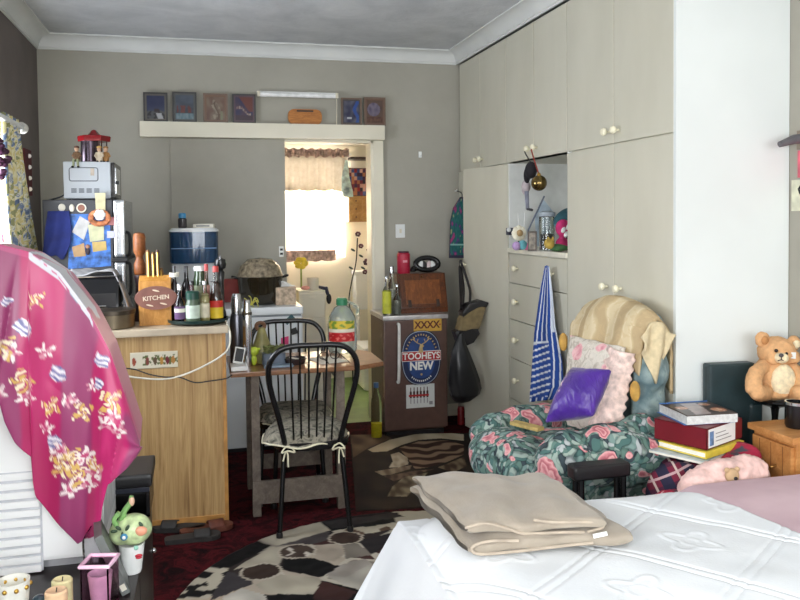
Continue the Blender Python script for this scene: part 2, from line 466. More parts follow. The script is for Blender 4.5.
def door(y0, y1, z0, z1, ky, kz, nm='door'):
    q = MB(); q.box(XW, XI-.002, y0+.0025, y1-.0025, z0, z1, mel, bev=.0015); q.box(XW-.0006, XW, y0+.0025, y0+.007, z0, z1, edgem)
    d = q.build(nm, wr)
    if ky: knob(ky, kz, d)
    return d
for i in range(6): 
    s = [4, 4, 4][0]
    y0, y1 = SY[i], SY[i+1]
    if i == 0: y0 = YP+.02
    ky = y1-.045 if i % 2 == 0 else y0+.045
    door(y0, y1, ZS+.006, ZT-.012, ky, ZS+.062, 'overhead_door')
door(YP+.02, 3.425, .09, ZS-.004, 3.36, 1.16); door(3.425, 3.918, .09, ZS-.004, 3.49, 1.16)
# far tall door stands ajar
DA = T(XW, 4.75, 0) @ R(10, 'Z')
q = MB(); q.M = DA; q.box(-.004, .014, .002, .585, .03, ZS-.004, mel, bev=.0015); fd = q.build('door', wr)
KP = DA @ Vector((-.03, .555, 1.172))
q = MB(); q.lathe([(.006, 0), (.006, .012), (.011, .016), (.0185, .024), (.0195, .032), (.014, .041), (0, .044)], knobm, M=DA @ T(-.004, .555, 1.172) @ R(-90, 'Y'), seg=18); q.build('knob', fd)
k = MB(); k.box(XI-.0005, XI+.004, 5.30, 5.66, .05, ZS-.01, mat('wardrobe_inside_shade', (60, 56, 52), .8)); k.build('dark_inside_sheet', wr)  # dark sheet on the closed front stands for the shaded inside
dz = [NZB-.035, 1.085, .855, .61, .35, .09]
for a, bb in zip(dz, dz[1:]):
    q = MB(); q.box(XW, XI-.002, 3.921, 4.742, bb+.004, a-.002, mel, bev=.0015); d = q.build('drawer', wr)
    for y in (4.60, 4.09): knob(y, (a+bb)/2+.005, d)
k = MB(); k.box(XW+.02, XW+.028, YP+.03, YB-.01, 0, .088, blackp); k.build('plinth', wr)
# ================================================================ BACK WALL
def framed(x0, x1, z0, z1, y, fm, fn, label, tilt=0):
    t = thing('framed_picture', label, 'picture', ((x0+x1)/2, y, z0), group='small framed pictures over the doorway')
    w = .011
    k = MB(); k.box(x0, x1, y, y+.012, z0, z0+w, fm); k.box(x0, x1, y, y+.012, z1-w, z1, fm); k.box(x0, x0+w, y, y+.012, z0+w, z1-w, fm); k.box(x1-w, x1, y, y+.012, z0+w, z1-w, fm)
    k.box(x0+.002, x1-.002, y+.010, y+.014, z0+.002, z1-.002, blackp); k.build('frame', t)
    k = MB(); k.grid(lambda u, v: (lerp(x0+w, x1-w, u), y+.006, lerp(z0+w, z1-w, v)), 34, 42, paint_gloss, paint=lambda u, v: tuple(q*.78 for q in fn(u, v))); k.build('print', t)
bd = lambda u, v, c, bc: bc if min(u, 1-u) < .07 or min(v, 1-v) < .05 else c
def p1(u, v):
    c = mixc((30, 40, 90), (70, 80, 110), 1-v + .4*nz(u*4, v*4, 1))
    if v < .36 + .1*nz(u*5, 0, 2): c = (95, 95, 100) if nz(u*7, v*7, 3) > -.1 else (40, 38, 42)
    if abs(u-.72+.5*(v-.1)) < .13 and v < .28: c = (215, 215, 220)
    if abs(u-.55) < .12 and abs(v-.38) < .06: c = (58, 38, 42)
    return bd(u, v, c, (120, 115, 105))
def p2(u, v):
    c = mixc((52, 58, 72), (92, 104, 122), v + .5*nz(u*3, v*8, 4))
    if .3 < v < .55 and nz(u*6, v*6, 5) > -.15 and .12 < u < .8: c = (118, 52, 46)
    if v < .28: c = mixc((96, 132, 146), (150, 172, 180), .5+nz(u*9, v*6, 7))
    return bd(u, v, c, (105, 108, 105))
def p3(u, v):
    c = mixc((120, 84, 70), (150, 128, 106), .5 + nz(u*4, v*4, 9))
    if (u-.42-.12*math.sin(v*4)+.06*nz(u*6, v*6, 1))**2/.03 + (v-.45)**2/.14 < 1: c = mixc((186, 172, 150), (138, 116, 96), .5+nz(u*8, v*8, 2)*1.5)
    if abs(u-.55-.1*math.sin(v*7)) < .04 and v < .75: c = (104, 80, 60)
    if abs(u-.78) < .07 and v < .4: c = (150, 148, 116)
    return bd(u, v, c, (148, 110, 84))
def p4(u, v):
    c = mixc((40, 40, 92), (84, 58, 84), .5 + nz(u*3, v*3, 12)*1.2)
    if u-.2 > (1-v)*.9 and v > .4: c = (126, 58, 44)
    if abs(v-.42-.15*math.sin(u*6)) < .05+.05*nz(u*9, v*9, 6) and .1 < u < .85: c = mixc((190, 172, 160), (120, 80, 80), .5+nz(u*12, v*12, 4)*1.5)
    if v < .25: c = (66, 40, 56)
    return bd(u, v, c, (112, 84, 96))
def p5(u, v):
    c = mixc((48, 50, 86), (110, 110, 128), .5 + nz(u*4, v*4, 20)*1.1)
    if abs(u-.78-.1*math.sin(v*8)) < .1: c = (52, 92, 178)
    if .25 < u < .52 and .2 < v < .28: c = (220, 222, 228)
    return bd(u, v, c, (92, 84, 80))
def p6(u, v):
    c = mixc((96, 70, 58), (120, 92, 76), .5 + nz(u*4, v*4, 31))
    if (u-.45)**2/.12 + (v-.58)**2/.07 < 1: c = mixc((104, 92, 120), (150, 138, 160), .5+nz(u*6, v*5, 33))
    if v < .3: c = mixc((94, 56, 46), (126, 84, 64), .5+nz(u*9, v*9, 8))
    return bd(u, v, c, (138, 104, 84))
bl = mat('dark_picture_frame', (44, 42, 42), .4); br = mat('bronze_picture_frame', (110, 88, 72), .4)
for (a, c2, fm, fn, lb) in [((143, 91), (168, 121), bl, p1, 'black framed picture of blue sky over snowy ground, first above the pelmet'),
        ((172, 91), (197, 122), bl, p2, 'black framed picture of red-brown animals in shallow pale water'),
        ((203, 92), (228, 122), br, p3, 'bronze framed picture of a pale cream figure on brown'),
        ((232, 92), (256, 122), bl, p4, 'black framed picture with an orange-brown slope under purple sky'),
        ((341, 95), (362, 123), br, p5, 'bronze framed blue picture next to the end of the lamp'),
        ((364, 95), (386, 124), br, p6, 'brown framed picture of a mauve rounded shape at the doorway corner')]:
    A = sight(*a, Y=5.70); B = sight(*c2, Y=5.70)
    h = A.z - B.z
    framed(A.x, min(B.x, 1.345), PZ1+.001, PZ1+.001+h, 5.70, fm, fn, lb)
A = sight(257, 91, Y=5.69); B = sight(338, 98.5, Y=5.69)
t = thing('fluorescent_lamp', 'white fluorescent tube fitting on the wall above the doorway', 'lamp', ((A.x+B.x)/2, 5.72, B.z))
k = MB(); k.box(A.x, B.x, 5.70, YB-.001, B.z+.022, A.z+.004, white, bev=.004); k.build('housing', t)
k = MB(); k.tube([(A.x+.02, 5.685, B.z+.014), (B.x-.02, 5.685, B.z+.014)], .016, mat('tube_glass', (245, 246, 244), .2), 14); k.build('tube', t)
for x in (A.x, B.x-.02):
    k = MB(); k.box(x, x+.02, 5.667, 5.702, B.z, A.z-.002, cream, bev=.003); k.build('end_cap', t)
k = MB(); k.tube(spline([(B.x-.006, 5.72, B.z), (B.x-.002, 5.735, B.z-.06), (B.x-.006, 5.73, PZ1+.001)]), .004, cream, 6); k.build('cord', t)
A = sight(288, 106, Y=5.70); B = sight(322, 122, Y=5.70); hh = A.z-B.z
t = thing('wooden_plaque', 'rounded orange-brown wooden plaque standing on the pelmet under the lamp', 'plaque', ((A.x+B.x)/2, 5.70, PZ1))
def rrect(w, h, r, n=5):
    o = []
    for cx, cy, a0 in ((w/2-r, h/2-r, 0), (-w/2+r, h/2-r, 90), (-w/2+r, -h/2+r, 180), (w/2-r, -h/2+r, 270)):
        o += [(cx+r*math.cos(math.radians(a0+90*q/n)), cy+r*math.sin(math.radians(a0+90*q/n))) for q in range(n+1)]
    return o
pw = wood('orange_wood', (150, 88, 32), (206, 136, 58), (2, 6, 14))
k = MB(); k.prism(rrect(B.x-A.x, hh, .04), .02, pw, T((A.x+B.x)/2, 5.72, PZ1+.001+hh/2) @ FACE_CAM, bev=.004); k.build('board', t)
k = MB(); k.prism(rrect(.12, .012, .006), .006, mat('dark_brown_band', (66, 40, 22), .5), T((A.x+B.x)/2, 5.7, PZ1+hh-.012) @ FACE_CAM); k.build('top_band', t)
def switch(name, px, py, w, h, label):
    A = sight(px, py, Y=YB); t = thing(name, label, 'switch', (A.x, YB, A.z-h/2))
    k = MB(); k.box(A.x-w/2, A.x+w/2, YB-.012, YB-.001, A.z-h/2, A.z+h/2, white, bev=.003); k.build('plate', t)
    k = MB(); k.box(A.x-.008, A.x+.008, YB-.018, YB-.011, A.z-.015, A.z+.015, cream, bev=.002); k.build('toggle', t)
switch('light_switch', 400, 231, .07, .10, 'white light switch on the grey wall right of the doorway')
A = sight(420, 155, Y=YB)
t = thing('wall_hook', 'small white hook high on the grey wall beside the wardrobe', 'hook', (A.x, YB, A.z-.03))
k = MB(); k.box(A.x-.012, A.x+.012, YB-.008, YB-.001, A.z-.02, A.z+.025, white, bev=.003); k.build('plate', t)
k = MB(); k.tube(spline([(A.x, YB-.006, A.z+.005), (A.x, YB-.03, A.z-.012), (A.x, YB-.034, A.z+.006)], 5), .004, white, 7); k.build('prong', t)

# ================================================================ WASH ROOM
t = NT('net_curtain'); t.set(.9); t.col((250, 246, 238)); 
ts = t.n('ShaderNodeBsdfTranslucent'); ts.inputs['Color'].default_value = lin((250, 240, 225)); mx = t.n('ShaderNodeMixShader'); mx.inputs[0].default_value = .75
t.l(t.b.outputs[0], mx.inputs[1]); t.l(ts.outputs[0], mx.inputs[2]); t.l(mx.outputs[0], t.N['Material Output'].inputs['Surface']); net = t.m
t = NT('valance_cloth'); t.set(.9); v = t.coord(); f = t.noise(v, 26, 3, .6); cc = t.ramp(f, [(.3, (206, 200, 190)), (.7, (192, 184, 172))]); t.col(cc)
ts = t.n('ShaderNodeBsdfTranslucent'); t.l(cc, ts.inputs['Color']); mx = t.n('ShaderNodeMixShader'); mx.inputs[0].default_value = .25
t.l(t.b.outputs[0], mx.inputs[1]); t.l(ts.outputs[0], mx.inputs[2]); t.l(mx.outputs[0], t.N['Material Output'].inputs['Surface']); val = t.m
yw = FY1-.06
t = thing('window_curtain', 'floral frilled valance over pale net curtains on the wash room window', 'curtain', (1.0, yw, VZ0))
k = MB(); k.tube([(V0-.06, yw, VZ1+.02), (V1+.06, yw, VZ1+.02)], .009, white, 8); k.build('rod', t)
def drape(mb, xa, xb, z1, z0, y, m, amp=.015, n=9, scal=0, frill=0):
    mb.grid(lambda u, v: (lerp(xa, xb, u), y + amp*math.sin(u*2*PI*n)*(.4+.6*v) + frill*math.sin(u*2*PI*n*2.3)*(1 if v < .12 else 0), lerp(z1, z0, v) - scal*abs(math.sin(u*PI*5))*v), int((xb-xa)*150)+30, 22, m)
k = MB(); drape(k, V0-.05, V1+.02, VZ1+.05, 1.77, yw-.02, val, .012, 10, .015, .01); sheet(k.build('valance', t), .002)
frl = mat('mauve_frill', (176, 154, 150), .9, var=.25, scale=30)
k = MB(); k.grid(lambda u, v: (lerp(V0-.06, V1+.03, u), yw-.045+.012*math.sin(u*95)+.006*math.sin(u*41), VZ1+.065-.075*v+.008*math.sin(u*60)), 220, 6, frl); sheet(k.build('top_frill', t), .003)
k = MB(); drape(k, V0-.05, 1.235, 1.80, VZ0+.0, yw+.015, net, .012, 8); drape(k, 1.25, 1.33, 1.80, VZ0+.02, yw+.015, net, .01, 2); sheet(k.build('net', t), .001)
k = MB(); drape(k, V0-.05, 1.245, VZ0+.075, VZ0-.02, yw-.005, frl, .012, 8, .012); sheet(k.build('lower_frill', t), .002)
# shelf goods in the right-hand corner
def fy(px, py, y=7.25): return sight(px, py, Y=y)
A = fy(349, 222); B = fy(371.5, 196)
tan = wood('tan_wood', (150, 112, 62), (190, 152, 96), (3, 3, 3))
t = thing('drawer_box', 'tan wooden drawer box with two rows of drawers on the wash room wall', 'drawer box', ((A.x+B.x)/2, 7.33, A.z))
x0, x1, z0, z1 = A.x, 1.60, A.z, B.z
k = MB(); k.box(x0, x1, 7.25, FY1-.001, z0, z1, tan, bev=.003); k.build('case', t)
for j in range(3):
    for i in range(2):
        a, c2 = lerp(x0+.008, x1-.008, i/2)+.003, lerp(x0+.008, x1-.008, (i+1)/2)-.003; p, q = lerp(z0+.008, z1-.008, j/3)+.003, lerp(z0+.008, z1-.008, (j+1)/3)-.003
        k = MB(); k.box(a, c2, 7.24, 7.252, p, q, tan, bev=.003); d = k.build('drawer', t)
        k = MB(); k.ell(((a+c2)/2, 7.236, (p+q)/2), .007, mat('dark_knob', (70, 48, 30), .4), 10, 8); k.build('knob', d)
A = fy(349, 193); B = fy(371.5, 168)
def pb(u, v):
    n = nz(math.floor(u*9)*3.1, math.floor(v*7)*5.3, 2.2)
    return [(60, 40, 70), (150, 40, 50), (60, 80, 140), (190, 150, 140), (110, 40, 60), (40, 40, 54), (170, 110, 80)][int((n+1)*50) % 7]
t = thing('patchwork_box', 'multicoloured patterned box on top of the tan drawer box', 'box', ((A.x+1.6)/2, 7.33, z1))
k = MB(); k.box(A.x, 1.60, 7.262, FY1-.002, z1+.001, B.z, mat('dark_box', (60, 44, 54), .7), bev=.004); k.build('body', t)
k = MB(); k.grid(lambda u, v: (lerp(A.x+.004, 1.596, u), 7.26, lerp(z1+.006, B.z-.006, v)), 36, 36, paint_m, paint=pb); sheet(k.build('patterned_front', t), .002)
A2 = fy(350, 167); B2 = fy(371.5, 159)
k = MB(); k.box(A2.x, 1.60, 7.2, FY1-.001, B2.z-.004, B2.z+.016, mat('dark_shelf', (52, 40, 32), .5), bev=.002); tag(k.build('wall_shelf'), 'thin dark shelf above the patterned box', 'shelf')
k = MB(); 
P = [fy(345, 160, 7.22), fy(346, 178, 7.22), fy(344, 197, 7.22)]
loft(k, [(fy(346, 160, 7.22).x, 7.2, P[0].z, .012, .01), (fy(345, 172, 7.22).x, 7.2, P[1].z, .035, .02), (fy(346.5, 190, 7.22).x, 7.2, fy(346, 190, 7.22).z, .05, .025), (fy(348, 198, 7.22).x, 7.2, P[2].z, .045, .02)], mat('blue_white_cloth', (168, 196, 222), .8, var=.35, scale=18), wob=.08)
tag(k.build('hanging_towel'), 'pale blue and white towel hanging beside the wash room curtain', 'towel')
A = fy(355, 310); B = fy(372, 272)
t = thing('toilet_cistern', 'white cistern low on the wash room wall', 'cistern', (1.51, 7.3, A.z))
k = MB(); k.box(1.405, 1.64, 7.24, FY1-.001, A.z, B.z-.02, appliance, bev=.02, seg=3); k.build('tank', t)
k = MB(); k.box(1.395, 1.65, 7.23, FY1-.001, B.z-.021, B.z+.01, appliance, bev=.008); k.build('lid', t)
k = MB(); k.lathe([(.02, 0), (.02, .012), (.012, .016), (0, .016)], chrome, (1.52, 7.31, B.z+.01)); k.build('flush_button', t)
k = MB(); k.tube([(1.44, 7.34, A.z+.01), (1.44, 7.34, .02)], .02, appliance, 10); k.build('flush_pipe', t)
k = MB(); k.box(1.37, 1.66, 6.75, 7.225, 0, .38, appliance, bev=.07, seg=4); tag(k.build('toilet_bowl'), 'white toilet bowl under the cistern on green floor', 'toilet')
t = thing('flower_spray', 'tall dark artificial flower stem leaning above the cistern', 'flowers', (1.44, 7.28, B.z))
pts = [fy(352, 318, 7.2), fy(349, 300, 7.2), fy(352, 280, 7.2), fy(356, 262, 7.2), fy(357.5, 238, 7.2)]
k = MB(); k.tube(spline(pts), .006, mat('dark_stem', (46, 50, 44), .6), 7); k.tube([pts[0], (pts[0].x, pts[0].y, .002)], .006, MATS['dark_stem'], 7); k.build('stem', t)
pet = mat('dark_petals', (78, 34, 50), .6, var=.3); lf = mat('dark_leaf', (56, 74, 66), .6, var=.2)
random.seed(3)
for px, py, r in [(358, 234, .022), (361, 246, .02), (367, 262, .03), (370, 250, .028), (365, 272, .02)]:
    c = fy(px, py, 7.2); k = MB()
    for a in range(6): k.ell((c.x+r*.7*math.cos(a), c.y+.2*r*math.sin(a*2), c.z+r*.7*math.sin(a)), (r*.6, r*.4, r*.45), pet, 8, 6)
    k.build('blossom', t)
k = MB()
for px, py in [(353, 250), (361, 256), (351, 268), (363, 268)]:
    c = fy(px, py, 7.2); k.ell(c, (.024, .006, .01), lf, 8, 6, R(30, 'Y'))
k.build('leaves', t)
# cream plastic drawer tower in the doorway
t = thing('drawer_tower', 'cream plastic drawer tower just inside the doorway', 'drawers', (.82, 6.05, 0))
k = MB(); k.box(.725, .925, 5.96, 6.25, .0, .965, cream, bev=.006); k.build('case', t)
for j in range(5):
    k = MB(); k.box(.732, .918, 5.945, 5.962, .03+j*.185, .205+j*.185, cream, bev=.006); d = k.build('drawer', t)
    k = MB(); k.box(.80, .85, 5.936, 5.947, .165+j*.185, .18+j*.185, cream, bev=.003); k.build('handle', d)
k = MB(); k.lathe([(0, 0), (.042, 0), (.046, .09), (.043, .09), (.038, .006), (0, .006)], cream, (.845, 6.05, .967)); tag(k.build('beaker'), 'cream beaker standing on the drawer tower', 'cup')
k = MB(); k.ell((.78, 6.0, .984), (.035, .03, .016), mat('pink_soap', (226, 160, 150), .5)); tag(k.build('soap'), 'pinkish soap lump beside the cream beaker', 'soap')
t = thing('hair_brush', 'dark brush hanging off the drawer tower top', 'brush', (.9, 6.0, .966))
k = MB(); k.tube([(.878, 6.08, .985), (.935, 5.985, .975), (.945, 5.96, .93)], [.010, .018, .012], mat('navy_plastic', (36, 40, 66), .4), 8); k.build('handle', t)
k = MB(); k.ell((.95, 5.95, .90), (.02, .016, .04), blackp, 10, 8); k.build('head', t)
t = thing('yellow_flower', 'yellow bloom standing behind the drawer tower under the window', 'flowers', (.76, 6.32, 0))
k = MB(); k.tube([(.80, 6.4, .0), (.80, 6.4, 1.13)], .008, mat('pale_green_stem', (150, 170, 90), .6), 6); k.build('stem', t)
k = MB(); [k.ell((.80+.03*math.cos(a), 6.4, 1.15+.03*math.sin(a)), (.03, .015, .022), yellow, 8, 6) for a in range(0, 7)]; k.build('bloom', t)
t = thing('laundry_sack', 'grey cloth sack slumped on the wash room floor', 'sack', (1.5, 6.9, 0))
k = MB(); k.ell((1.5, 6.55, .1), (.13, .12, .12), mat('grey_cloth', (170, 164, 150), .9)); k.ell((1.5, 6.52, .22), (.06, .05, .06), MATS['grey_cloth']); soft(k.build('bundle', t), .015)
# ================================================================ SIDE WINDOW CURTAIN
t = NT('blue_yellow_chintz'); t.set(.85, 0, .2); v = t.coord()
a = t.noise(v, 15, 3, .6, .8); b_ = t.noise(v, 24, 2, .5, .5)
c = t.ramp(a, [(.36, (226, 220, 180)), (.46, (206, 192, 120)), (.53, (230, 228, 208)), (.59, (126, 142, 168)), (.7, (84, 102, 134))], 'LINEAR')
t.col(t.mix(t.math('GREATER_THAN', b_, .6), c, (150, 152, 110))); chintz = t.m
t = thing('side_window_curtain', 'blue and yellow flowered curtain hanging from a white rod at the left wall', 'curtain', (XL+.08, 4.9, 1.0))
xa = XL+.085
e0 = sight(22, 128, X=xa)
k = MB(); k.tube([(xa, 3.2, e0.z+.0), (xa, e0.y, e0.z)], .017, white, 10); k.build('rod', t)
k = MB(); k.ell((xa, e0.y+.02, e0.z), .03, mat('pale_finial', (206, 204, 196), .35), 14, 10); k.lathe([(.025, 0), (.03, .01), (.02, .02)], MATS['pale_finial'], M=T(xa, e0.y-.02, e0.z) @ R(90, 'X')); k.build('finial', t)
k = MB(); k.tube([(XL+.002, e0.y-.06, e0.z-.02), (xa, e0.y-.06, e0.z-.005)], .01, white, 8); k.build('bracket', t)
def cur(u, v):
    ya = sight(interp([(0, 5), (.5, 5), (1, 10)], v), 200, X=xa).y; yb = sight(interp([(0, 21), (.4, 28), (1, 40)], v), 200, X=xa-.0).y
    return (xa - .005 + .03*math.sin(u*2*PI*5 + 1.5*v) *(.5+.5*v), lerp(ya, yb, u), lerp(e0.z+.03, 1.0, v))
k = MB(); k.grid(cur, 80, 24, chintz); sheet(k.build('cloth', t), .003)
A = sight(24, 148, X=XL+.012); B = sight(32, 196, X=XL+.012)
t = thing('wall_hanging', 'narrow dark red wall hanging with white studs, left wall near the corner', 'wall hanging', (XL, 5.45, B.z))
dr = mat('dark_red_felt', (82, 26, 30), .8)
k = MB(); k.box(XL+.001, XL+.016, A.y, B.y, B.z, A.z, dr, bev=.003); k.build('panel', t)
for j in range(4):
    k = MB(); k.ell((XL+.018, lerp(A.y, B.y, .55), lerp(A.z, B.z, .14+.24*j)), .014, mat('white_stud', (230, 222, 214), .4), 10, 8); k.build('stud', t)
# flowers at the window
t = thing('flower_pot', 'pot of pale and dark red flowers on the left window sill', 'potted flowers', (XL+.0, 4.72, WZ0))
k = MB(); k.lathe([(0, 0), (.045, 0), (.062, .2), (.057, .2), (.05, .02), (0, .02)], mat('terracotta', (150, 84, 60), .7), (XL+.045, 4.62, WZ0+.001)); k.build('pot', t)
random.seed(5); lfm = mat('leaf_green', (74, 96, 56), .6, var=.3)
k = MB()
for i in range(26):
    a = random.uniform(0, 2*PI); r = random.uniform(0, .09)
    k.ell((XL+.05+r*math.cos(a)*.5, 4.62+r*math.sin(a), WZ0+.21+random.uniform(0, .12)), (.02, .026, .008), lfm, 7, 5, R(random.uniform(-60, 60), 'X'))
k.build('leaves', t)
for i in range(7):
    a = i*.9; k = MB(); c0 = Vector((XL+.055+.03*math.cos(a), 4.62+.085*math.sin(a*1.7), WZ0+.30+.04*math.sin(i*2.1)))
    mm = mat('dark_red_bloom', (110, 36, 60), .6, var=.25) if i % 2 else mat('pale_bloom', (220, 206, 190), .6)
    for q in range(5): k.ell(c0+Vector((.004, .016*math.cos(q*1.26), .016*math.sin(q*1.26))), (.012, .013, .013), mm, 7, 5)
    k.build('blossom', t)
t = thing('hanging_flowers', 'dark purple silk flowers hanging at the left window', 'flowers', (XL+.1, 4.6, 1.75))
k = MB(); c0 = sight(-2, 158, X=XL+.13)
for i in range(30):
    k.ell(c0+Vector((random.uniform(-.03, .03), random.uniform(-.10, .08), random.uniform(-.09, .09))), (.018, .024, .014), mat('purple_silk', (62, 26, 52), .6, var=.35), 7, 5)
k.build('blooms', t)
k = MB(); k.tube([(c0.x, c0.y, c0.z), (xa, c0.y, e0.z-.015)], .003, lfm, 6); k.build('string', t)

# ================================================================ FRIDGE AND WHAT IS ON IT
FY = 4.75
A = sight(42, 202, Y=FY); B = sight(112, 200, Y=FY); fz = 1.622; fx0, fx1 = A.x, B.x
fr = thing('refrigerator', 'tall fridge with dark sides and a silver door, in the corner behind the counter', 'fridge', ((fx0+fx1)/2, 5.0, 0))
fside = mat('dark_fridge_side', (62, 64, 70), .45, var=.04); fdoor = mat('silver_fridge_door', (196, 200, 204), .22, .75, var=.02)
k = MB(); k.box(fx0, fx1, FY, 5.32, .02, fz, fside, bev=.008); k.build('cabinet', fr)
for z0, z1, nm in ((1.295, fz, 'freezer_door'), (.06, 1.27, 'fridge_door')):
    k = MB(); k.box(fx1+.004, fx1+.066, FY-.002, 5.325, z0, z1, fdoor, bev=.022, seg=4); d = k.build(nm, fr)
    zz = (1.30, 1.44) if z0 > 1 else (1.08, 1.265)
    k = MB(); k.tube(spline([(fx1+.064, FY+.05, zz[0]), (fx1+.085, FY+.05, zz[0]+.02), (fx1+.085, FY+.05, zz[1]-.02), (fx1+.064, FY+.05, zz[1])], 4), .009, blackp, 8); k.build('handle', d)
k = MB(); k.box(fx1-.01, fx1+.075, FY-.004, 5.32, 1.271, 1.294, blackp, bev=.004); k.build('divider', fr)
def flat(name, px, label, cat, m, th=.004, y=FY, group='magnets and notes on the fridge', paint=None):
    """a flat thing stuck to an upright face, its outline read off as corners"""
    P = [sight(*p, Y=y) for p in px]; cx = sum(p.x for p in P)/len(P); cz = sum(p.z for p in P)/len(P)
    k = MB(); k.prism([(p.x-cx, p.z-cz) for p in P], th, m, T(cx, y-.0012, cz) @ FACE_CAM, bev=th*.25)
    o = k.build(name); tag(o, label, cat, group); return o
# the blue cloth
def bc(u, v):
    l = interp([(0, 48), (.35, 45), (1, 42)], v); r = interp([(0, 69), (.4, 71.5), (.8, 71), (1, 68)], v)
    p = sight(lerp(l, r, u), lerp(211, 259 - 8*u*u - 4*math.sin(u*6)*v, v), Y=FY-.02)
    return (p.x, p.y + .008*math.sin(u*9+v*2), p.z + .008*math.sin(u*14)*v)
k = MB(); k.grid(bc, 30, 30, mat('royal_blue_cloth', (40, 52, 120), .85, var=.12, scale=12)); o = sheet(k.build('blue_cloth'), .006); tag(o, 'royal blue cloth hanging on the side of the fridge', 'cloth')
flat('magnet_board', [(70, 214), (110, 214), (111, 266), (68, 269)], 'large blue picture sheet on the fridge side under the papers', 'poster', mat('sea_blue_print', (56, 104, 176), .5, var=.4, scale=26), .002)
flat('note_paper', [(80, 216), (90, 222), (84, 240), (72, 232)], 'tilted grey-white note on the fridge, beside the blue cloth', 'paper', mat('grey_note', (204, 204, 204), .7), .003, FY-.003)
flat('note_paper', [(88, 225), (104, 222), (104, 240), (90, 242)], 'pale yellow-green note on the fridge under the orange wreath', 'paper', mat('pale_green_note', (206, 208, 170), .7), .003, FY-.006)
flat('note_paper', [(95, 193), (105.5, 193), (105.5, 214), (96, 212)], 'cream slip hanging down from under the microwave', 'paper', mat('cream_slip', (222, 214, 172), .7), .003, FY-.006)
flat('note_paper', [(72, 247), (84, 243), (86, 256), (74, 257)], 'tan card low on the fridge side', 'paper', mat('tan_card', (196, 160, 116), .7), .003, FY-.003)
flat('note_paper', [(92, 242), (106, 241), (107, 250), (93, 252)], 'yellowish tan card low on the fridge beside the small figure', 'paper', mat('yellow_tan_card', (206, 178, 110), .7), .003, FY-.004)
flat('note_paper', [(106, 217), (114, 217), (114, 225), (106, 225)], 'pink card at the silver edge of the fridge', 'paper', mat('pink_card', (220, 150, 152), .7), .003, FY-.003)
flat('note_paper', [(107, 231), (115, 231), (115, 238), (107, 238)], 'pale lilac card at the silver edge of the fridge', 'paper', mat('lilac_card', (206, 206, 232), .7), .003, FY-.003)
def blobmag(px, py, rx, ry, m, label, y=FY, th=.012, name='fridge_magnet'):
    c = sight(px, py, Y=y); s = 4.75/800
    k = MB(); k.ell((c.x, y-.001-th/2, c.z), (rx*s*.8, th/2, ry*s*.8), m, 14, 8); o = k.build(name); tag(o, label, 'magnet', 'magnets and notes on the fridge'); return o
blobmag(62, 207.5, 4, 4.5, paper, 'white rounded magnet at the top left of the fridge side')
o = blobmag(72, 208, 3, 4.5, paper, 'white snowman-like magnet at the top of the fridge side')
wm = mat('brown_magnet', (150, 100, 82), .6)
c = sight(81.5, 208, Y=FY); t = thing('fridge_magnet', 'round brown plaque magnet with a pale rim on the fridge side', 'magnet', (c.x, FY, c.z), group='magnets and notes on the fridge')
k = MB(); k.lathe([(0, 0), (.026, 0), (.026, .008), (0, .008)], paper, M=T(c.x, FY-.001, c.z) @ R(90, 'X')); k.build('rim', t)
k = MB(); k.lathe([(0, 0), (.019, 0), (.017, .004), (0, .004)], wm, M=T(c.x, FY-.0095, c.z) @ R(90, 'X')); k.build('disc', t)
c = sight(100, 217, Y=FY); t = thing('fridge_wreath', 'orange-brown wreath magnet with a white bloom on the fridge side', 'magnet', (c.x, FY, c.z), group='magnets and notes on the fridge')
k = MB(); k.tube([(c.x+.046*math.cos(a*PI/8), FY-.028, c.z-.005+.034*math.sin(a*PI/8)) for a in range(16)], .015, mat('wreath_orange', (196, 124, 84), .8, var=.3, scale=40), 8, closed=True); k.build('ring', t)
k = MB(); [k.ell((c.x+.004+.016*math.cos(a*1.05), FY-.045, c.z+.012+.016*math.sin(a*1.05)), (.016, .008, .016), white, 10, 8) for a in range(6)]; k.build('bloom', t)
c = sight(88, 250, Y=FY); k = MB(); k.ell((c.x, FY-.012, c.z+.02), .012, mat('doll_face', (190, 140, 110), .6), 10, 8); k.ell((c.x, FY-.012, c.z-.006), (.012, .009, .022), mat('doll_coat', (70, 60, 70), .7), 10, 8)
tag(k.build('fridge_magnet'), 'little dressed figure magnet low on the fridge side', 'magnet', 'magnets and notes on the fridge')
# microwave
A = sight(63, 164, Y=4.80); B = sight(111, 198, Y=4.80); mz0, mz1 = fz+.002, sight(63, 161.5, Y=4.80).z
mwc = mat('microwave_enamel', (182, 188, 194), .35, var=.02, scale=3)
mw = thing('microwave_oven', 'white microwave oven standing on top of the fridge', 'microwave', ((A.x+B.x)/2, 5.0, fz))
k = MB(); k.box(A.x, B.x, 4.80, 5.2, mz0+.006, mz1, mwc, bev=.006)
xm, zm = (A.x+B.x)/2, (mz0+mz1)/2
a = sight(69, 165.5, Y=4.8); c = sight(98, 181, Y=4.8)
k.build('casing', mw)
k = MB(); pts = rrect(c.x-a.x, a.z-c.z-.012, .012); k.tube([((a.x+c.x)/2+p[0], 4.7995, (a.z+c.z)/2+p[1]-.006) for p in pts], .0032, mat('panel_groove', (120, 124, 130), .5), 6, closed=True); k.build('side_panel', mw)
for i in range(4):
    q = sight(74+7.6*i, 190.5, Y=4.8); k = MB()
    for j in range(4): k.box(q.x-.014, q.x+.014, 4.7975, 4.801, q.z-.012+j*.0065, q.z-.008+j*.0065, mat('vent_dark', (84, 90, 98), .6))
    k.build('vent', mw)
k = MB(); k.box(B.x+.001, B.x+.022, 4.805, 5.195, mz0+.01, mz1-.003, black, bev=.005); d = k.build('door', mw)
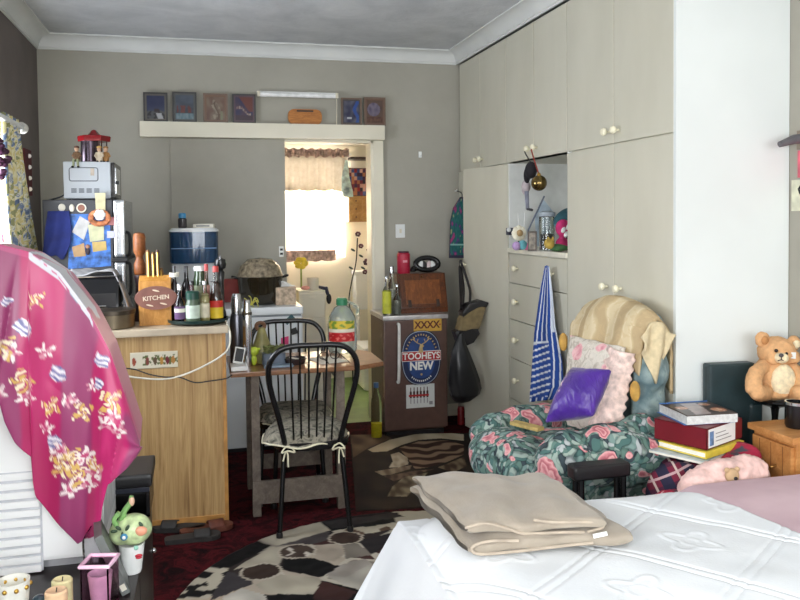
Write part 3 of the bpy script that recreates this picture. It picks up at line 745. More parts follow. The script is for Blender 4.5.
k = MB(); k.box(B.x+.021, B.x+.026, 4.84, 5.1, mz0+.03, mz1-.03, chrome, bev=.002); k.box(B.x+.024, B.x+.042, 4.83, 4.86, zm-.02, zm+.0, blackp, bev=.004); k.build('handle', d)
k = MB()
for x in (A.x+.02, B.x-.02):
    for y in (4.83, 5.17): k.lathe([(.012, 0), (.012, .008)], blackp, (x, y, mz0-.001))
k.build('foot', mw)
k = MB(); q = sight(92, 172, Y=4.8); k.box(q.x-.008, q.x+.012, 4.797, 4.799, q.z-.02, q.z+.02, mat('sticker', (190, 176, 160), .6)); k.build('sticker', mw)
k = MB(); k.tube(spline([(A.x-.004, 5.0, mz0+.05), (A.x-.03, 4.9, mz0+.02), (A.x-.07, 4.86, fz+.006), (A.x-.1, 4.95, fz+.006)]), .005, blackp, 6); k.build('cord', mw)
# lantern ornament and the two little figures
c = sight(94, 162, Y=4.92); z0 = mz1+.001; s = 5.0/800
ln = thing('lantern', 'small lantern with a pointed red roof on top of the microwave', 'lantern', (c.x, 4.95, z0))
rr = mat('red_lacquer', (140, 22, 30), .25); 
k = MB(); k.lathe([(0, 0), (.075, 0), (.075, .008), (0, .008)], mat('dark_base', (66, 40, 34), .5), (c.x, 4.95, z0), seg=6); k.build('base', ln)
k = MB(); k.lathe([(.052, 0), (.052, .12)], mat('lantern_metal', (84, 74, 84), .22, .8), (c.x-.022, 4.95, z0+.008), seg=24); k.build('drum', ln)
k = MB(); k.lathe([(.0, 0), (.088, 0), (.092, .026), (.088, .032), (.04, .036), (.034, .04), (.012, .066), (0, .07)], rr, (c.x, 4.95, z0+.125), seg=6); k.build('roof', ln)
for a in (0, 60, 300):
    k = MB(); k.tube([(c.x+.068*math.cos(math.radians(a)), 4.95+.068*math.sin(math.radians(a)), z0+.006), (c.x+.068*math.cos(math.radians(a)), 4.95+.068*math.sin(math.radians(a)), z0+.128)], .004, MATS['dark_base'], 6); k.build('post', ln)
def doll(px, py, y, label, hat, coat, legs, sit=True):
    c = sight(px, py, Y=y); zb = z0
    d = thing('figurine', label, 'figurine', (c.x, y, zb), group='little figures beside the lantern')
    k = MB(); loft(k, [(c.x, y, zb, .016, .013), (c.x, y, zb+.03, .019, .014), (c.x, y, zb+.055, .014, .01), (c.x, y, zb+.06, .006, .006)], coat, seg=12)
    for sx in (-1, 1): k.tube([(c.x+sx*.013, y, zb+.052), (c.x+sx*.022, y-.012, zb+.034), (c.x+sx*.012, y-.024, zb+.024)], [.006, .0055, .004], coat, 7)
    k.build('body', d)
    k = MB(); k.ell((c.x, y-.001, zb+.073), (.0125, .0125, .015), mat('doll_skin', (200, 160, 130), .6), 12, 9); k.ell((c.x, y-.0125, zb+.072), .003, MATS['doll_skin'], 7, 5); k.build('head', d)
    k = MB(); k.ell((c.x, y+.001, zb+.084), (.015, .015, .009), hat, 12, 7); k.build('hat', d)
    for sx in (-1, 1):
        k = MB()
        if sit: k.tube([(c.x+sx*.008, y-.004, zb+.008), (c.x+sx*.010, y-.052, zb+.010), (c.x+sx*.013, y-.060, zb-.028)], [.008, .007, .006], legs, 8)
        else: k.tube([(c.x+sx*.008, y, zb+.02), (c.x+sx*.008, y, zb+.002)], .008, legs, 8)
        l = k.build('leg', d)
        k = MB()
        if sit: k.ell((c.x+sx*.015, y-.066, zb-.031), (.008, .012, .006), black, 10, 6)
        else: k.ell((c.x+sx*.009, y-.006, zb+.004), (.008, .012, .005), black, 10, 6)
        k.build('shoe', l)
doll(77, 162, 4.855, 'small seated figure with dangling black-shod legs at the edge of the microwave', mat('brown_hat', (92, 56, 40), .7), mat('brown_coat', (126, 96, 70), .8), mat('green_trousers', (150, 156, 120), .8))
doll(106, 162, 4.86, 'small tan figure standing in front of the lantern, right end', mat('tan_hat', (150, 110, 66), .7), mat('tan_coat', (160, 118, 70), .8), mat('brown_trousers', (96, 70, 46), .8), False)
doll(99.5, 162, 4.84, 'pale little figure between the lantern drum and the tan figure', mat('gold_hat', (190, 150, 80), .7), mat('pale_coat', (206, 190, 166), .8), mat('ochre_trousers', (186, 130, 66), .8), False)

# ================================================================ COUNTER
CT, CY0, CY1, CX0, CX1 = .98, 4.005, 4.52, -.93, .125
t = NT('honey_woodgrain'); t.set(.42, 0, .4); v = t.coord((9, 9, .55)); f = t.noise(v, 2.2, 4, .6, 1.4); g = t.noise(t.coord((60, 60, 2)), 2, 3)
t.col(t.ramp(t.math('ADD', t.math('MULTIPLY', f, .7), t.math('MULTIPLY', g, .3)), [(.3, (124, 92, 58)), (.44, (172, 136, 88)), (.6, (200, 166, 114)), (.75, (158, 122, 78))])); honey = t.m
edge = mat('orange_edge_strip', (190, 138, 74), .4, var=.1); ctop = mat('counter_top', (196, 180, 156), .4, var=.05, scale=12)
ct = thing('kitchen_counter', 'honey woodgrain counter with a beige top, its back to the room', 'counter', ((CX0+CX1)/2, 4.26, 0))
k = MB(); k.box(CX0, CX1-.018, CY0+.012, CY1, .0, CT-.035, honey, bev=.002); k.build('carcass', ct)
k = MB(); k.box(CX1-.018, CX1, CY0+.006, CY1, 0, CT-.035, edge, bev=.002); k.build('end_panel', ct)
k = MB(); k.box(CX0, CX1-.02, CY0+.004, CY0+.013, 0, .045, edge, bev=.002); k.build('kick_strip', ct)
k = MB(); k.box(CX0-.01, CX1+.012, CY0-.012, CY1+.02, CT-.034, CT, ctop, bev=.006); k.build('top', ct)
A = sight(130, 353, Y=CY0+.01); B = sight(178, 367, Y=CY0+.01)
def fruit(u, v):
    c = (214, 206, 184)
    if .22 < v < .8:
        n = nz(u*16, v*5, 3)
        if u > .25 and n > .05: c = (96, 104, 60)
        for q, cc in ((.08, (150, 70, 50)), (.36, (120, 60, 50)), (.52, (90, 70, 50)), (.66, (176, 130, 60)), (.78, (110, 40, 46)), (.9, (170, 120, 60))):
            if (u-q)**2/.0016 + (v-.45)**2/.06 < 1: c = cc
    return c
k = MB(); k.grid(lambda u, v: (lerp(A.x, B.x, u), CY0+.0105, lerp(B.z, A.z, v)), 60, 18, paint_m, paint=fruit); sheet(k.build('fruit_decal', ct), .002)
# two leads hung across the front
def lead(name, pts, r, m, label, y=CY0-.022):
    P = [sight(*p[:2], Y=(p[2] if len(p) > 2 else y)) for p in pts]
    k = MB(); k.tube(spline(P, 6), r, m, 8); tag(k.build(name), label, 'cable')
lead('cable', [(226, 321, 4.1), (230, 333), (229, 347), (221, 356), (206, 365), (186, 374), (166, 379), (145, 378.5), (122, 375), (104, 368)], .0045, mat('white_flex', (226, 222, 206), .4), 'white lead looping over the front of the counter')
lead('cable', [(232, 375, 4.02), (226, 378.5), (210, 381), (195, 382.5), (180, 377.5), (165, 377), (150, 374.5), (135, 369.5), (122, 368), (106, 366)], .0032, mat('black_flex', (30, 28, 30), .4), 'thin black lead strung across the front of the counter')

# things on the counter
def at(px, py, Y): return sight(px, py, Y=Y)
c = at(141, 320, 4.36); zt = at(141, 232, 4.36).z
t = thing('pepper_mill', 'very tall pepper mill with an orange wood head behind the knife block', 'pepper mill', (c.x, 4.36, CT))
k = MB(); h = zt-CT
k.lathe([(0, 0), (.034, 0), (.034, .02), (.026, .05), (.024, h*.42), (.032, h*.5), (.030, h*.52), (0, h*.52)], mat('mill_dark', (58, 44, 48), .3, var=.1), (c.x, 4.36, CT)); k.build('body', t)
k = MB(); k.lathe([(0, h*.525), (.026, h*.525), (.030, h*.55), (.030, h*.64), (.018, h*.70), (.018, h*.73), (.031, h*.78), (.031, h*.95), (.026, h*.985), (.0, h)], wood('mill_head', (104, 58, 26), (166, 98, 50), (6, 6, 6)), (c.x, 4.36, CT)); k.build('head', t)
# knife block
kb = thing('knife_block', 'wooden knife block with an oval sign reading KITCHEN on its front', 'knife block', (at(155, 320, 4.2).x, 4.2, CT))
kx = at(155.5, 322, 4.15).x; kw = wood('block_wood', (176, 116, 44), (214, 158, 80), (5, 5, 2))
s = 4.2/800
k = MB(); k.prism([(-.06, 0), (.10, 0), (.10, .10), (.02, .245), (-.045, .22), (-.06, .12)], .155, kw, T(kx-.077, 4.20, CT+.001) @ Matrix(((0,0,1,0),(1,0,0,0),(0,1,0,0),(0,0,0,1))), bev=.006); k.build('block', kb)
for i, (px, ty) in enumerate([(148.5, 250), (153.5, 252), (158, 250), (161.5, 268)]):
    p0 = at(px, 282, 4.2); p1 = at(px-.8, ty, 4.24)
    k = MB(); hm = mat('brown_handle', (118, 84, 40), .4) if i != 2 else mat('dark_handle', (84, 60, 44), .4)
    k.tube([(p0.x, 4.21, CT+.2), (p0.x, 4.222, CT+.24), (p1.x, 4.235, p1.z-.01), (p1.x, 4.237, p1.z)], [.009, .0115, .011, .008], hm, 8); hd = k.build('knife_handle', kb)
    k = MB(); k.tube([(p0.x+.0005, 4.2075, CT+.238), (p1.x+.0005, 4.222, p1.z-.012)], .004, gold, 6); k.build('rivet_strip', hd)
ov = at(156, 298, 4.12); om = mat('pinkish_brown_sign', (134, 88, 76), .55, var=.06)
k = MB(); k.prism([(.101*math.cos(a*PI/20), .058*math.sin(a*PI/20)) for a in range(40)], .014, om, T(ov.x, 4.135, ov.z) @ FACE_CAM, bev=.004)
lm = mat('cream_lettering', (232, 214, 190), .6)
k.text('KITCHEN', .030, T(ov.x, 4.1206, ov.z) @ FACE_CAM @ R(4, 'Z'), lm, .0006, .0006)
for sx, sz in ((0, .036), (-.03, -.036), (.035, -.03)): k.ell((ov.x+sx, 4.1205, ov.z+sz), (.018, .002, .004), lm, 10, 6, R(15, 'Y'))
k.build('sign', kb)
# black bread bin with a grey cloth over it, cake tin before it
x0, x1 = at(72, 300, 4.2).x, at(119, 300, 4.2).x; zb = at(95, 276, 4.2).z
t = thing('bread_bin', 'glossy black bread bin under the grey cloth', 'bread bin', ((x0+x1)/2, 4.28, CT))
k = MB(); k.box(x0, x1, 4.2, 4.44, CT+.001, CT+.09, black, bev=.012); k.build('base', t)
k = MB(); k.prism([(-.13, 0), (.13, 0), (.13, .05), (.10, zb-CT-.1), (-.06, zb-CT-.095), (-.12, .07)], x1-x0, black, T(x0, 4.32, CT+.093) @ Matrix(((0,0,1,0),(1,0,0,0),(0,1,0,0),(0,0,0,1))), bev=.014); l = k.build('lid', t)
k = MB(); k.tube([(x0+.06, 4.192, CT+.1), (x1-.06, 4.192, CT+.1)], .007, chrome, 8); k.build('handle', l)
k = MB(); k.tube([(x0+.01, 4.245, zb-.006), (x1-.01, 4.245, zb-.006)], .004, chrome, 8); k.build('trim_strip', l)
tw = mat('grey_tea_towel', (150, 150, 152), .9, var=.1, scale=30, bump=.2)
def gt(u, v):
    x = lerp(x0-.02, x1+.05, u); drop = max(0, u-.72)/.28
    yy = lerp(4.46, 4.205+.05*(1-drop), v)
    z = zb+.012 + .012*math.sin(u*8+v*3) + .01*nz(u*4, v*4, 1)
    z = lerp(z, CT+.02 + .1*v*(1-drop), drop**1.1)
    x += .012*math.sin(v*9)*drop
    return (x, yy, z)
k = MB(); k.grid(gt, 40, 24, tw); o = sheet(k.build('tea_towel'), .006); tag(o, 'grey tea towel draped over the black bread bin', 'tea towel')
c = at(112, 327, 4.09); zr = at(112, 310.5, 4.09).z
t = thing('cake_tin', 'round dark metal cake tin at the front of the counter', 'tin', (c.x, 4.12, CT))
tm = mat('pewter', (128, 116, 96), .32, .85, var=.05)
k = MB(); h = zr-CT-.001
k.lathe([(0, 0), (.104, 0), (.108, .004), (.11, h-.012), (.106, h-.01), (.102, .008), (0, .008)], tm, (c.x-.006, 4.13, CT+.001), seg=36); k.build('tin', t)
k = MB(); k.lathe([(.112, h-.02), (.114, h-.018), (.114, h), (.104, h+.004), (0, h+.004)], mat('tin_lid', (84, 76, 66), .35, .8), (c.x-.006, 4.13, CT+.001), seg=36); k.build('lid', t)
# the turning tray and its bottles
c = at(198, 322, 4.17); tcx, tcy = c.x, 4.175
t = thing('turntable_tray', 'round dark green turntable tray carrying bottles on the counter', 'tray', (tcx, tcy, CT))
tg = mat('bottle_green_plastic', (20, 46, 44), .3)
k = MB(); k.lathe([(0, 0), (.09, 0), (.09, .006), (0, .006)], blackp, (tcx, tcy, CT+.001), seg=36); k.build('base', t)
k = MB(); k.lathe([(0, .006), (.14, .006), (.15, .012), (.152, .026), (.147, .026), (.143, .014), (0, .014)], tg, (tcx, tcy, CT+.001), seg=48); k.build('plate', t)
TZ = CT+.016
def bottle(px, ytop, Y, r, prof, gm, label, cat='bottle', capm=None, caph=0, lab=None, labz=(.2, .5), liquid=None, zb=TZ, group='bottles on the turntable tray', name='sauce_bottle', laba=None):
    """prof: (radius share, height share); the cap takes the last caph of the height"""
    p = at(px, ytop, Y); h = p.z-zb; x = p.x; hb = h-caph
    t = thing(name, label, cat, (x, Y, zb), group=group)
    k = MB(); k.lathe([(0, 0)] + [(a*r, q*hb) for a, q in prof] + [(0, hb)], gm, (x, Y, zb+.0005), seg=20); k.build('glass', t)
    if liquid: 
        k = MB(); k.lathe([(0, .004)] + [(a*r*.9, max(.004, q*hb*.97)) for a, q in prof if q < liquid[1]+.01] + [(prof[1][0]*r*.88, liquid[1]*hb), (0, liquid[1]*hb)], liquid[0], (x, Y, zb+.001), seg=16); k.build('contents', t)
    if capm:
        k = MB(); cr = prof[-1][0]*r*1.15; k.lathe([(0, 0), (cr, 0), (cr, caph*.85), (cr*.85, caph), (0, caph)], capm, (x, Y, zb+hb), seg=16); k.build('cap', t)
    if lab:
        k = MB(); rl = max(a for a, q in prof if q <= labz[1]+.05)*r+.0008
        k.lathe([(rl, labz[0]*hb), (rl, labz[1]*hb)], lab, (x, Y, zb), seg=24); l = k.build('label', t)
        if laba: 
            k = MB(); k.lathe([(rl+.0006, lerp(labz[0], labz[1], laba[1])*hb), (rl+.0006, lerp(labz[0], labz[1], laba[2])*hb)], laba[0], (x, Y, zb), seg=24); k.build('label_band', l)
    return t
WINE = [(.96, 0), (1, .03), (1, .52), (.9, .6), (.4, .72), (.32, .78), (.32, 1)]
SQ = [(.95, 0), (1, .03), (1, .6), (.75, .72), (.45, .8), (.42, 1)]
JAR = [(.95, 0), (1, .04), (1, .82), (.86, .92), (.84, 1)]
SAUCE = [(.95, 0), (1, .04), (1, .42), (.8, .58), (.45, .8), (.4, 1)]
gcl = glass('bottle_clear', (232, 238, 236), .04); gdk = mat('dark_bottle_glass', (24, 22, 26), .12, spec=.7); ggr = mat('green_bottle_glass', (52, 74, 44), .15, spec=.7)
gbr = mat('red_dark_bottle', (64, 22, 28), .15, spec=.7); gam = mat('brown_sauce', (70, 34, 24), .2, spec=.6)
bottle(179.5, 284, 4.085, .026, SQ, gcl, 'small clear bottle with a purple label at the left front of the tray', lab=mat('purple_label', (104, 74, 116), .5), labz=(.12, .5), laba=(paper, .55, .85), capm=steel, caph=.03)
bottle(186, 252+14, 4.23, .032, WINE, gdk, 'tall black wine bottle in the middle of the tray', lab=mat('dark_label', (58, 44, 52), .5), labz=(.1, .42))
bottle(174, 266, 4.2, .024, WINE, gdk, 'slim black bottle with a white neck band behind the purple-labelled bottle', lab=paper, labz=(.8, .88))
bottle(191.5, 281, 4.165, .026, SAUCE, gbr, 'dark red bottle with a pale spot behind the green-lidded shaker', lab=mat('mauve_label', (150, 90, 100), .5), labz=(.15, .38), capm=gdk, caph=.02)
bottle(192.5, 291, 4.07, .034, JAR, mat('shaker_body', (84, 100, 80), .3), 'squat shaker with a green domed lid and a white diamond label', 'shaker', capm=mat('green_lid', (24, 70, 58), .35), caph=.04, lab=mat('pale_green_label', (206, 222, 206), .5), labz=(.2, .75), name='cheese_shaker')
bottle(199.5, 266, 4.215, .031, JAR, ggr, 'green herb jar with a white lid at the back of the tray', 'jar', capm=white, caph=.024, lab=mat('herb_label', (150, 160, 130), .5), labz=(.25, .7), name='herb_jar')
bottle(204.5, 281, 4.08, .023, SQ, gcl, 'clear bottle of pale yellow dressing at the front of the tray', capm=steel, caph=.016, liquid=(mat('pale_oil', (214, 200, 140), .3), .72), lab=mat('cream_label', (222, 214, 186), .5), labz=(.12, .5))
bottle(206, 264, 4.16, .022, SAUCE, glass('pale_pink_glass', (235, 200, 196), .05), 'slim pale bottle with a pink-red cap', capm=mat('pink_cap', (206, 84, 84), .4), caph=.035, liquid=(mat('pink_sauce', (196, 150, 136), .4), .7))
bottle(215.5, 266, 4.11, .033, SAUCE, gcl, 'big sauce bottle with a red cap and a red and yellow label', capm=mat('red_cap', (190, 62, 58), .4), caph=.03, liquid=(gam, .8), lab=mat('yellow_label', (222, 190, 44), .5), labz=(.06, .42), laba=(mat('red_band', (190, 44, 34), .5), .62, 1))
x = at(221, 300, 4.2).x; zt = at(221, 255, 4.2).z; h = zt-TZ
t = thing('black_pepper_mill', 'glossy black pepper mill with a ball top at the right of the tray', 'pepper mill', (x, 4.21, TZ), group='bottles on the turntable tray')
k = MB(); k.lathe([(0, 0), (.026, 0), (.027, .02), (.018, .06), (.016, h*.55), (.022, h*.72), (.014, h*.76), (0, h*.76)], black, (x, 4.21, TZ)); k.build('body', t)
k = MB(); k.lathe([(.012, h*.76), (.026, h*.79), (.031, h*.85), (.026, h*.93), (0, h*.96)], black, (x, 4.21, TZ)); k.build('head', t)
k = MB(); k.lathe([(.006, h*.95), (.008, h*.98), (0, h)], chrome, (x, 4.21, TZ)); k.build('nut', t)

# ================================================================ FREEZER AND THINGS ON IT
GX0, GX1, GY0, GY1, GZ = -.22, .655, 5.20, 5.68, .935
fz_ = thing('chest_freezer', 'white chest freezer behind the table, against the back wall', 'freezer', (.2, 5.45, 0))
k = MB(); k.box(GX0, GX1, GY0, GY1, .03, GZ-.055, appliance, bev=.012); k.build('body', fz_)
k = MB(); k.box(GX0-.004, GX1+.004, GY0-.012, GY1+.004, GZ-.052, GZ, appliance, bev=.012, seg=3); k.build('lid', fz_)
k = MB(); k.box(GX0+.01, GX1-.01, GY0-.004, GY0+.02, GZ-.062, GZ-.05, mat('gasket_grey', (140, 146, 152), .6)); k.build('gasket', fz_)
k = MB(); k.box(GX0+.03, GX1-.03, GY0+.03, GY1-.02, 0, .03, blackp); k.build('plinth', fz_)
flat('freezer_magnet', [(284, 321), (291.5, 314), (295, 318), (287, 325)], 'dark teal card magnet tilted on the front of the chest freezer', 'magnet', mat('teal_card', (40, 84, 92), .5), .003, GY0-.001, 'magnets on the freezer')
flat('freezer_magnet', [(281, 338), (288.5, 336), (288.5, 344), (281, 345)], 'bright pink magnet on the front of the chest freezer', 'magnet', mat('hot_pink', (214, 60, 120), .5), .004, GY0-.001, 'magnets on the freezer')
flat('freezer_magnet', [(291, 329), (296, 327), (298, 333), (292, 335)], 'small black magnet on the front of the chest freezer', 'magnet', blackp, .006, GY0-.001, 'magnets on the freezer')
# water filter
wy = 5.44; c = at(194, 262, wy); wx0, wx1 = at(169.5, 250, wy).x, at(218.5, 250, wy).x; wcx = (wx0+wx1)/2; wr_ = (wx1-wx0)/2
zt, zm_, zc_ = at(194, 231, wy).z, at(194, 262.5, wy).z, at(194, 228, wy).z
wf = thing('water_filter', 'countertop water filter with a dark blue tank on a white stand', 'water filter', (wcx, wy, GZ))
k = MB(); k.box(wcx-wr_*.93, wcx+wr_*.93, wy+.02, wy+.13, GZ+.001, zm_-.002, appliance, bev=.012); k.box(wcx-wr_*.95, wcx+wr_*.95, wy-.12, wy+.13, GZ+.001, GZ+.03, appliance, bev=.01); k.build('stand', wf)
t = NT('blue_tank'); t.set(.08, 0, .6); t.col((44, 86, 128)); t.b.inputs['Transmission Weight'].default_value = .45; bt = t.m
k = MB(); 
def rbox(r, cy, z): return [(wcx + r*(abs(math.cos(a))**.6)*(1 if math.cos(a) > 0 else -1), cy + .125*(abs(math.sin(a))**.6)*(1 if math.sin(a) > 0 else -1), z) for a in [2*PI*q/36 for q in range(36)]]
def ringloft(mb, rings, m):
    vs = [[mb.bm.verts.new(Vector(p)) for p in r] for r in rings]; n = len(vs[0]); fs = []
    for a, bb in zip(vs, vs[1:]): fs += [mb.bm.faces.new((a[i], a[(i+1) % n], bb[(i+1) % n], bb[i])) for i in range(n)]
    fs += [mb.bm.faces.new(vs[0][::-1]), mb.bm.faces.new(vs[-1])]; mb.fin(fs, m)
ringloft(k, [rbox(wr_*.95, wy, zm_), rbox(wr_, wy, zm_+.012), rbox(wr_, wy, zt-.004)], bt); tk = k.build('tank', wf)
k = MB(); k.box(wcx-wr_*.9, wcx+wr_*.9, wy-.1272, wy-.124, zm_+.095, zm_+.1, mat('blue_level_line', (90, 130, 170), .3)); k.build('level_line', tk)
k = MB(); ringloft(k, [rbox(wr_*1.02, wy, zt-.004), rbox(wr_*1.02, wy, zt+.006), rbox(wr_*.9, wy, zc_)], appliance); k.build('lid', wf)
k = MB(); k.tube([(wcx-.03, wy-.02, GZ+.12), (wcx-.03, wy-.06, GZ+.12), (wcx-.03, wy-.065, GZ+.09)], .011, blackp, 10); k.box(wcx-.04, wcx-.02, wy-.075, wy-.045, GZ+.13, GZ+.155, blackp, bev=.003); k.build('tap', wf)
p = at(182.5, 227, wy); q = at(182.5, 213, wy)
t = thing('small_flask', 'small dark flask with a bright blue cap on top of the water filter', 'flask', (p.x, wy, zc_))
k = MB(); h = q.z-zc_; k.lathe([(0, 0), (.026, 0), (.028, h*.1), (.028, h*.6), (.02, h*.66), (0, h*.66)], mat('smoky_flask', (64, 60, 62), .2), (p.x, wy, zc_+.0005)); k.build('body', t)
k = MB(); k.lathe([(0, h*.66), (.024, h*.66), (.024, h*.94), (.018, h), (0, h)], mat('sky_blue_cap', (70, 150, 200), .4), (p.x, wy, zc_)); k.build('cap', t)
p = at(204, 226, wy)
k = MB(); k.box(-.065, .065, -.04, .04, 0, .026, paper, bev=.003, M=T(p.x, wy-.02, zc_+.0005) @ R(-8, 'Z')); k.box(-.045, .04, -.0405, -.0402, .008, .018, mat('grey_print', (140, 140, 140), .6), M=T(p.x, wy-.02, zc_+.0005) @ R(-8, 'Z')); tag(k.build('white_box'), 'flat white packet lying on top of the water filter', 'box')
p = at(233, 288, 5.6)
k = MB(); k.box(at(224, 290, 5.62).x, at(238.5, 290, 5.62).x, 5.60, 5.64, GZ+.001, at(230, 279, 5.6).z, mat('brick_red_board', (134, 44, 36), .6), bev=.004); tag(k.build('red_board'), 'brick red board standing at the back of the freezer beside the big pot', 'board')
# big dark pot
py_ = 5.42; c = at(260, 298, py_); pr = (at(283, 285, py_).x-at(237.5, 285, py_).x)/2; pcx = at(260.2, 285, py_).x; zrim = at(260, 276, py_).z; ztop = at(260, 257.5, py_).z
t = thing('stock_pot', 'large dark glass pot with a see-through domed lid on the freezer', 'pot', (pcx, py_, GZ))
pg = mat('smoked_glass', (42, 36, 26), .08, spec=.8, var=.2, scale=8)
k = MB(); h = zrim-GZ-.001; k.lathe([(0, 0), (pr*.62, 0), (pr*.82, h*.12), (pr*.96, h*.45), (pr, h*.9), (pr*1.04, h), (pr*.98, h), (pr*.92, h*.5), (pr*.75, h*.14), (0, h*.06)], pg, (pcx, py_, GZ+.001), seg=36); k.build('bowl', t)
lg = mat('wrapped_lid', (128, 116, 96), .25, spec=.7, var=.3, scale=40)
k = MB(); hh = ztop-zrim; k.lathe([(pr*1.02, 0), (pr*.98, hh*.1), (pr*.86, hh*.55), (pr*.55, hh*.9), (0, hh)], lg, (pcx, py_, zrim+.001), seg=36); l = k.build('lid', t); rough_up(l, .02, .01)
for sx in (-1, 1):
    k = MB(); k.tube(spline([(pcx+sx*pr*.98, py_-.03, zrim-.01), (pcx+sx*pr*1.2, py_-.02, zrim), (pcx+sx*pr*1.2, py_+.02, zrim), (pcx+sx*pr*.98, py_+.03, zrim-.01)], 4), .007, black, 8); k.build('handle', t)
# scrap of yellow raffia before the pot
p = at(251, 301, 5.27); k = MB()
for a in range(9):
    k.tube(spline([(p.x, 5.25, GZ+.012), (p.x+.03*math.cos(a*.8), 5.25-.004*a*.3, GZ+.04+.02*math.sin(a)), (p.x+.05*math.cos(a*.8+.3), 5.245, GZ+.03+.045*math.sin(a*.8))], 4), .003, mat('raffia_yellow', (206, 200, 96), .7), 5)
tag(k.build('raffia_bow'), 'yellow-green raffia bow in front of the dark pot', 'bow')
a, c = at(276, 302, 5.3), at(296, 287, 5.3)
t = thing('tissue_box', 'small tan patterned tissue box with a white tissue on the freezer', 'tissue box', ((a.x+c.x)/2, 5.36, GZ))
k = MB(); k.box(a.x, c.x, 5.3, 5.42, GZ+.001, c.z, mat('tan_pattern', (180, 160, 138), .7, var=.22, scale=35), bev=.003); k.build('box', t)
k = MB(); k.grid(lambda u, v: (lerp(a.x+.02, c.x-.005, u)+.01*math.sin(v*6), 5.36+.02*math.cos(u*7)*(v), c.z+.038*math.sin(v*PI*.8)*(.6+.4*math.sin(u*5))), 14, 10, white); sheet(k.build('tissue', t), .002)
# ================================================================ TABLE
tw1 = wood('table_wood', (112, 74, 48), (158, 112, 76), (2, 8, 8), .3, spec=.5); tw2 = wood('weathered_grey_wood', (92, 82, 74), (132, 120, 108), (3, 3, 3), .7)
TT = .742
tb = thing('folding_table', 'small wooden folding table with a brown top and grey plank legs', 'table', (.52, 4.28, 0))
k = MB(); k.prism([(.145, 4.03), (.80, 4.035), (.945, 4.12), (.945, 4.46), (.88, 4.56), (.145, 4.56)], .024, tw1, T(0, 0, TT-.025), bev=.005); k.build('tabletop', tb)
for x, y in ((.265, 4.07), (.70, 4.07), (.265, 4.50), (.70, 4.50)):
    k = MB(); k.box(x-.02, x+.022, y-.022, y+.022, 0, TT-.026, tw2, bev=.003); k.build('leg', tb)
for y, z0, z1 in ((4.052, .065, .18), (4.50, .10, .18)):
    k = MB(); k.box(.245, .722, y-.012 if y < 4.3 else y+.002, y+.012 if y < 4.3 else y+.022, z0, z1, tw2, bev=.002); k.build('cross_plank', tb)
for x in (.265, .70):
    k = MB(); k.box(x-.014, x+.016, 4.05, 4.52, TT-.075, TT-.027, tw2, bev=.002); k.build('side_rail', tb)

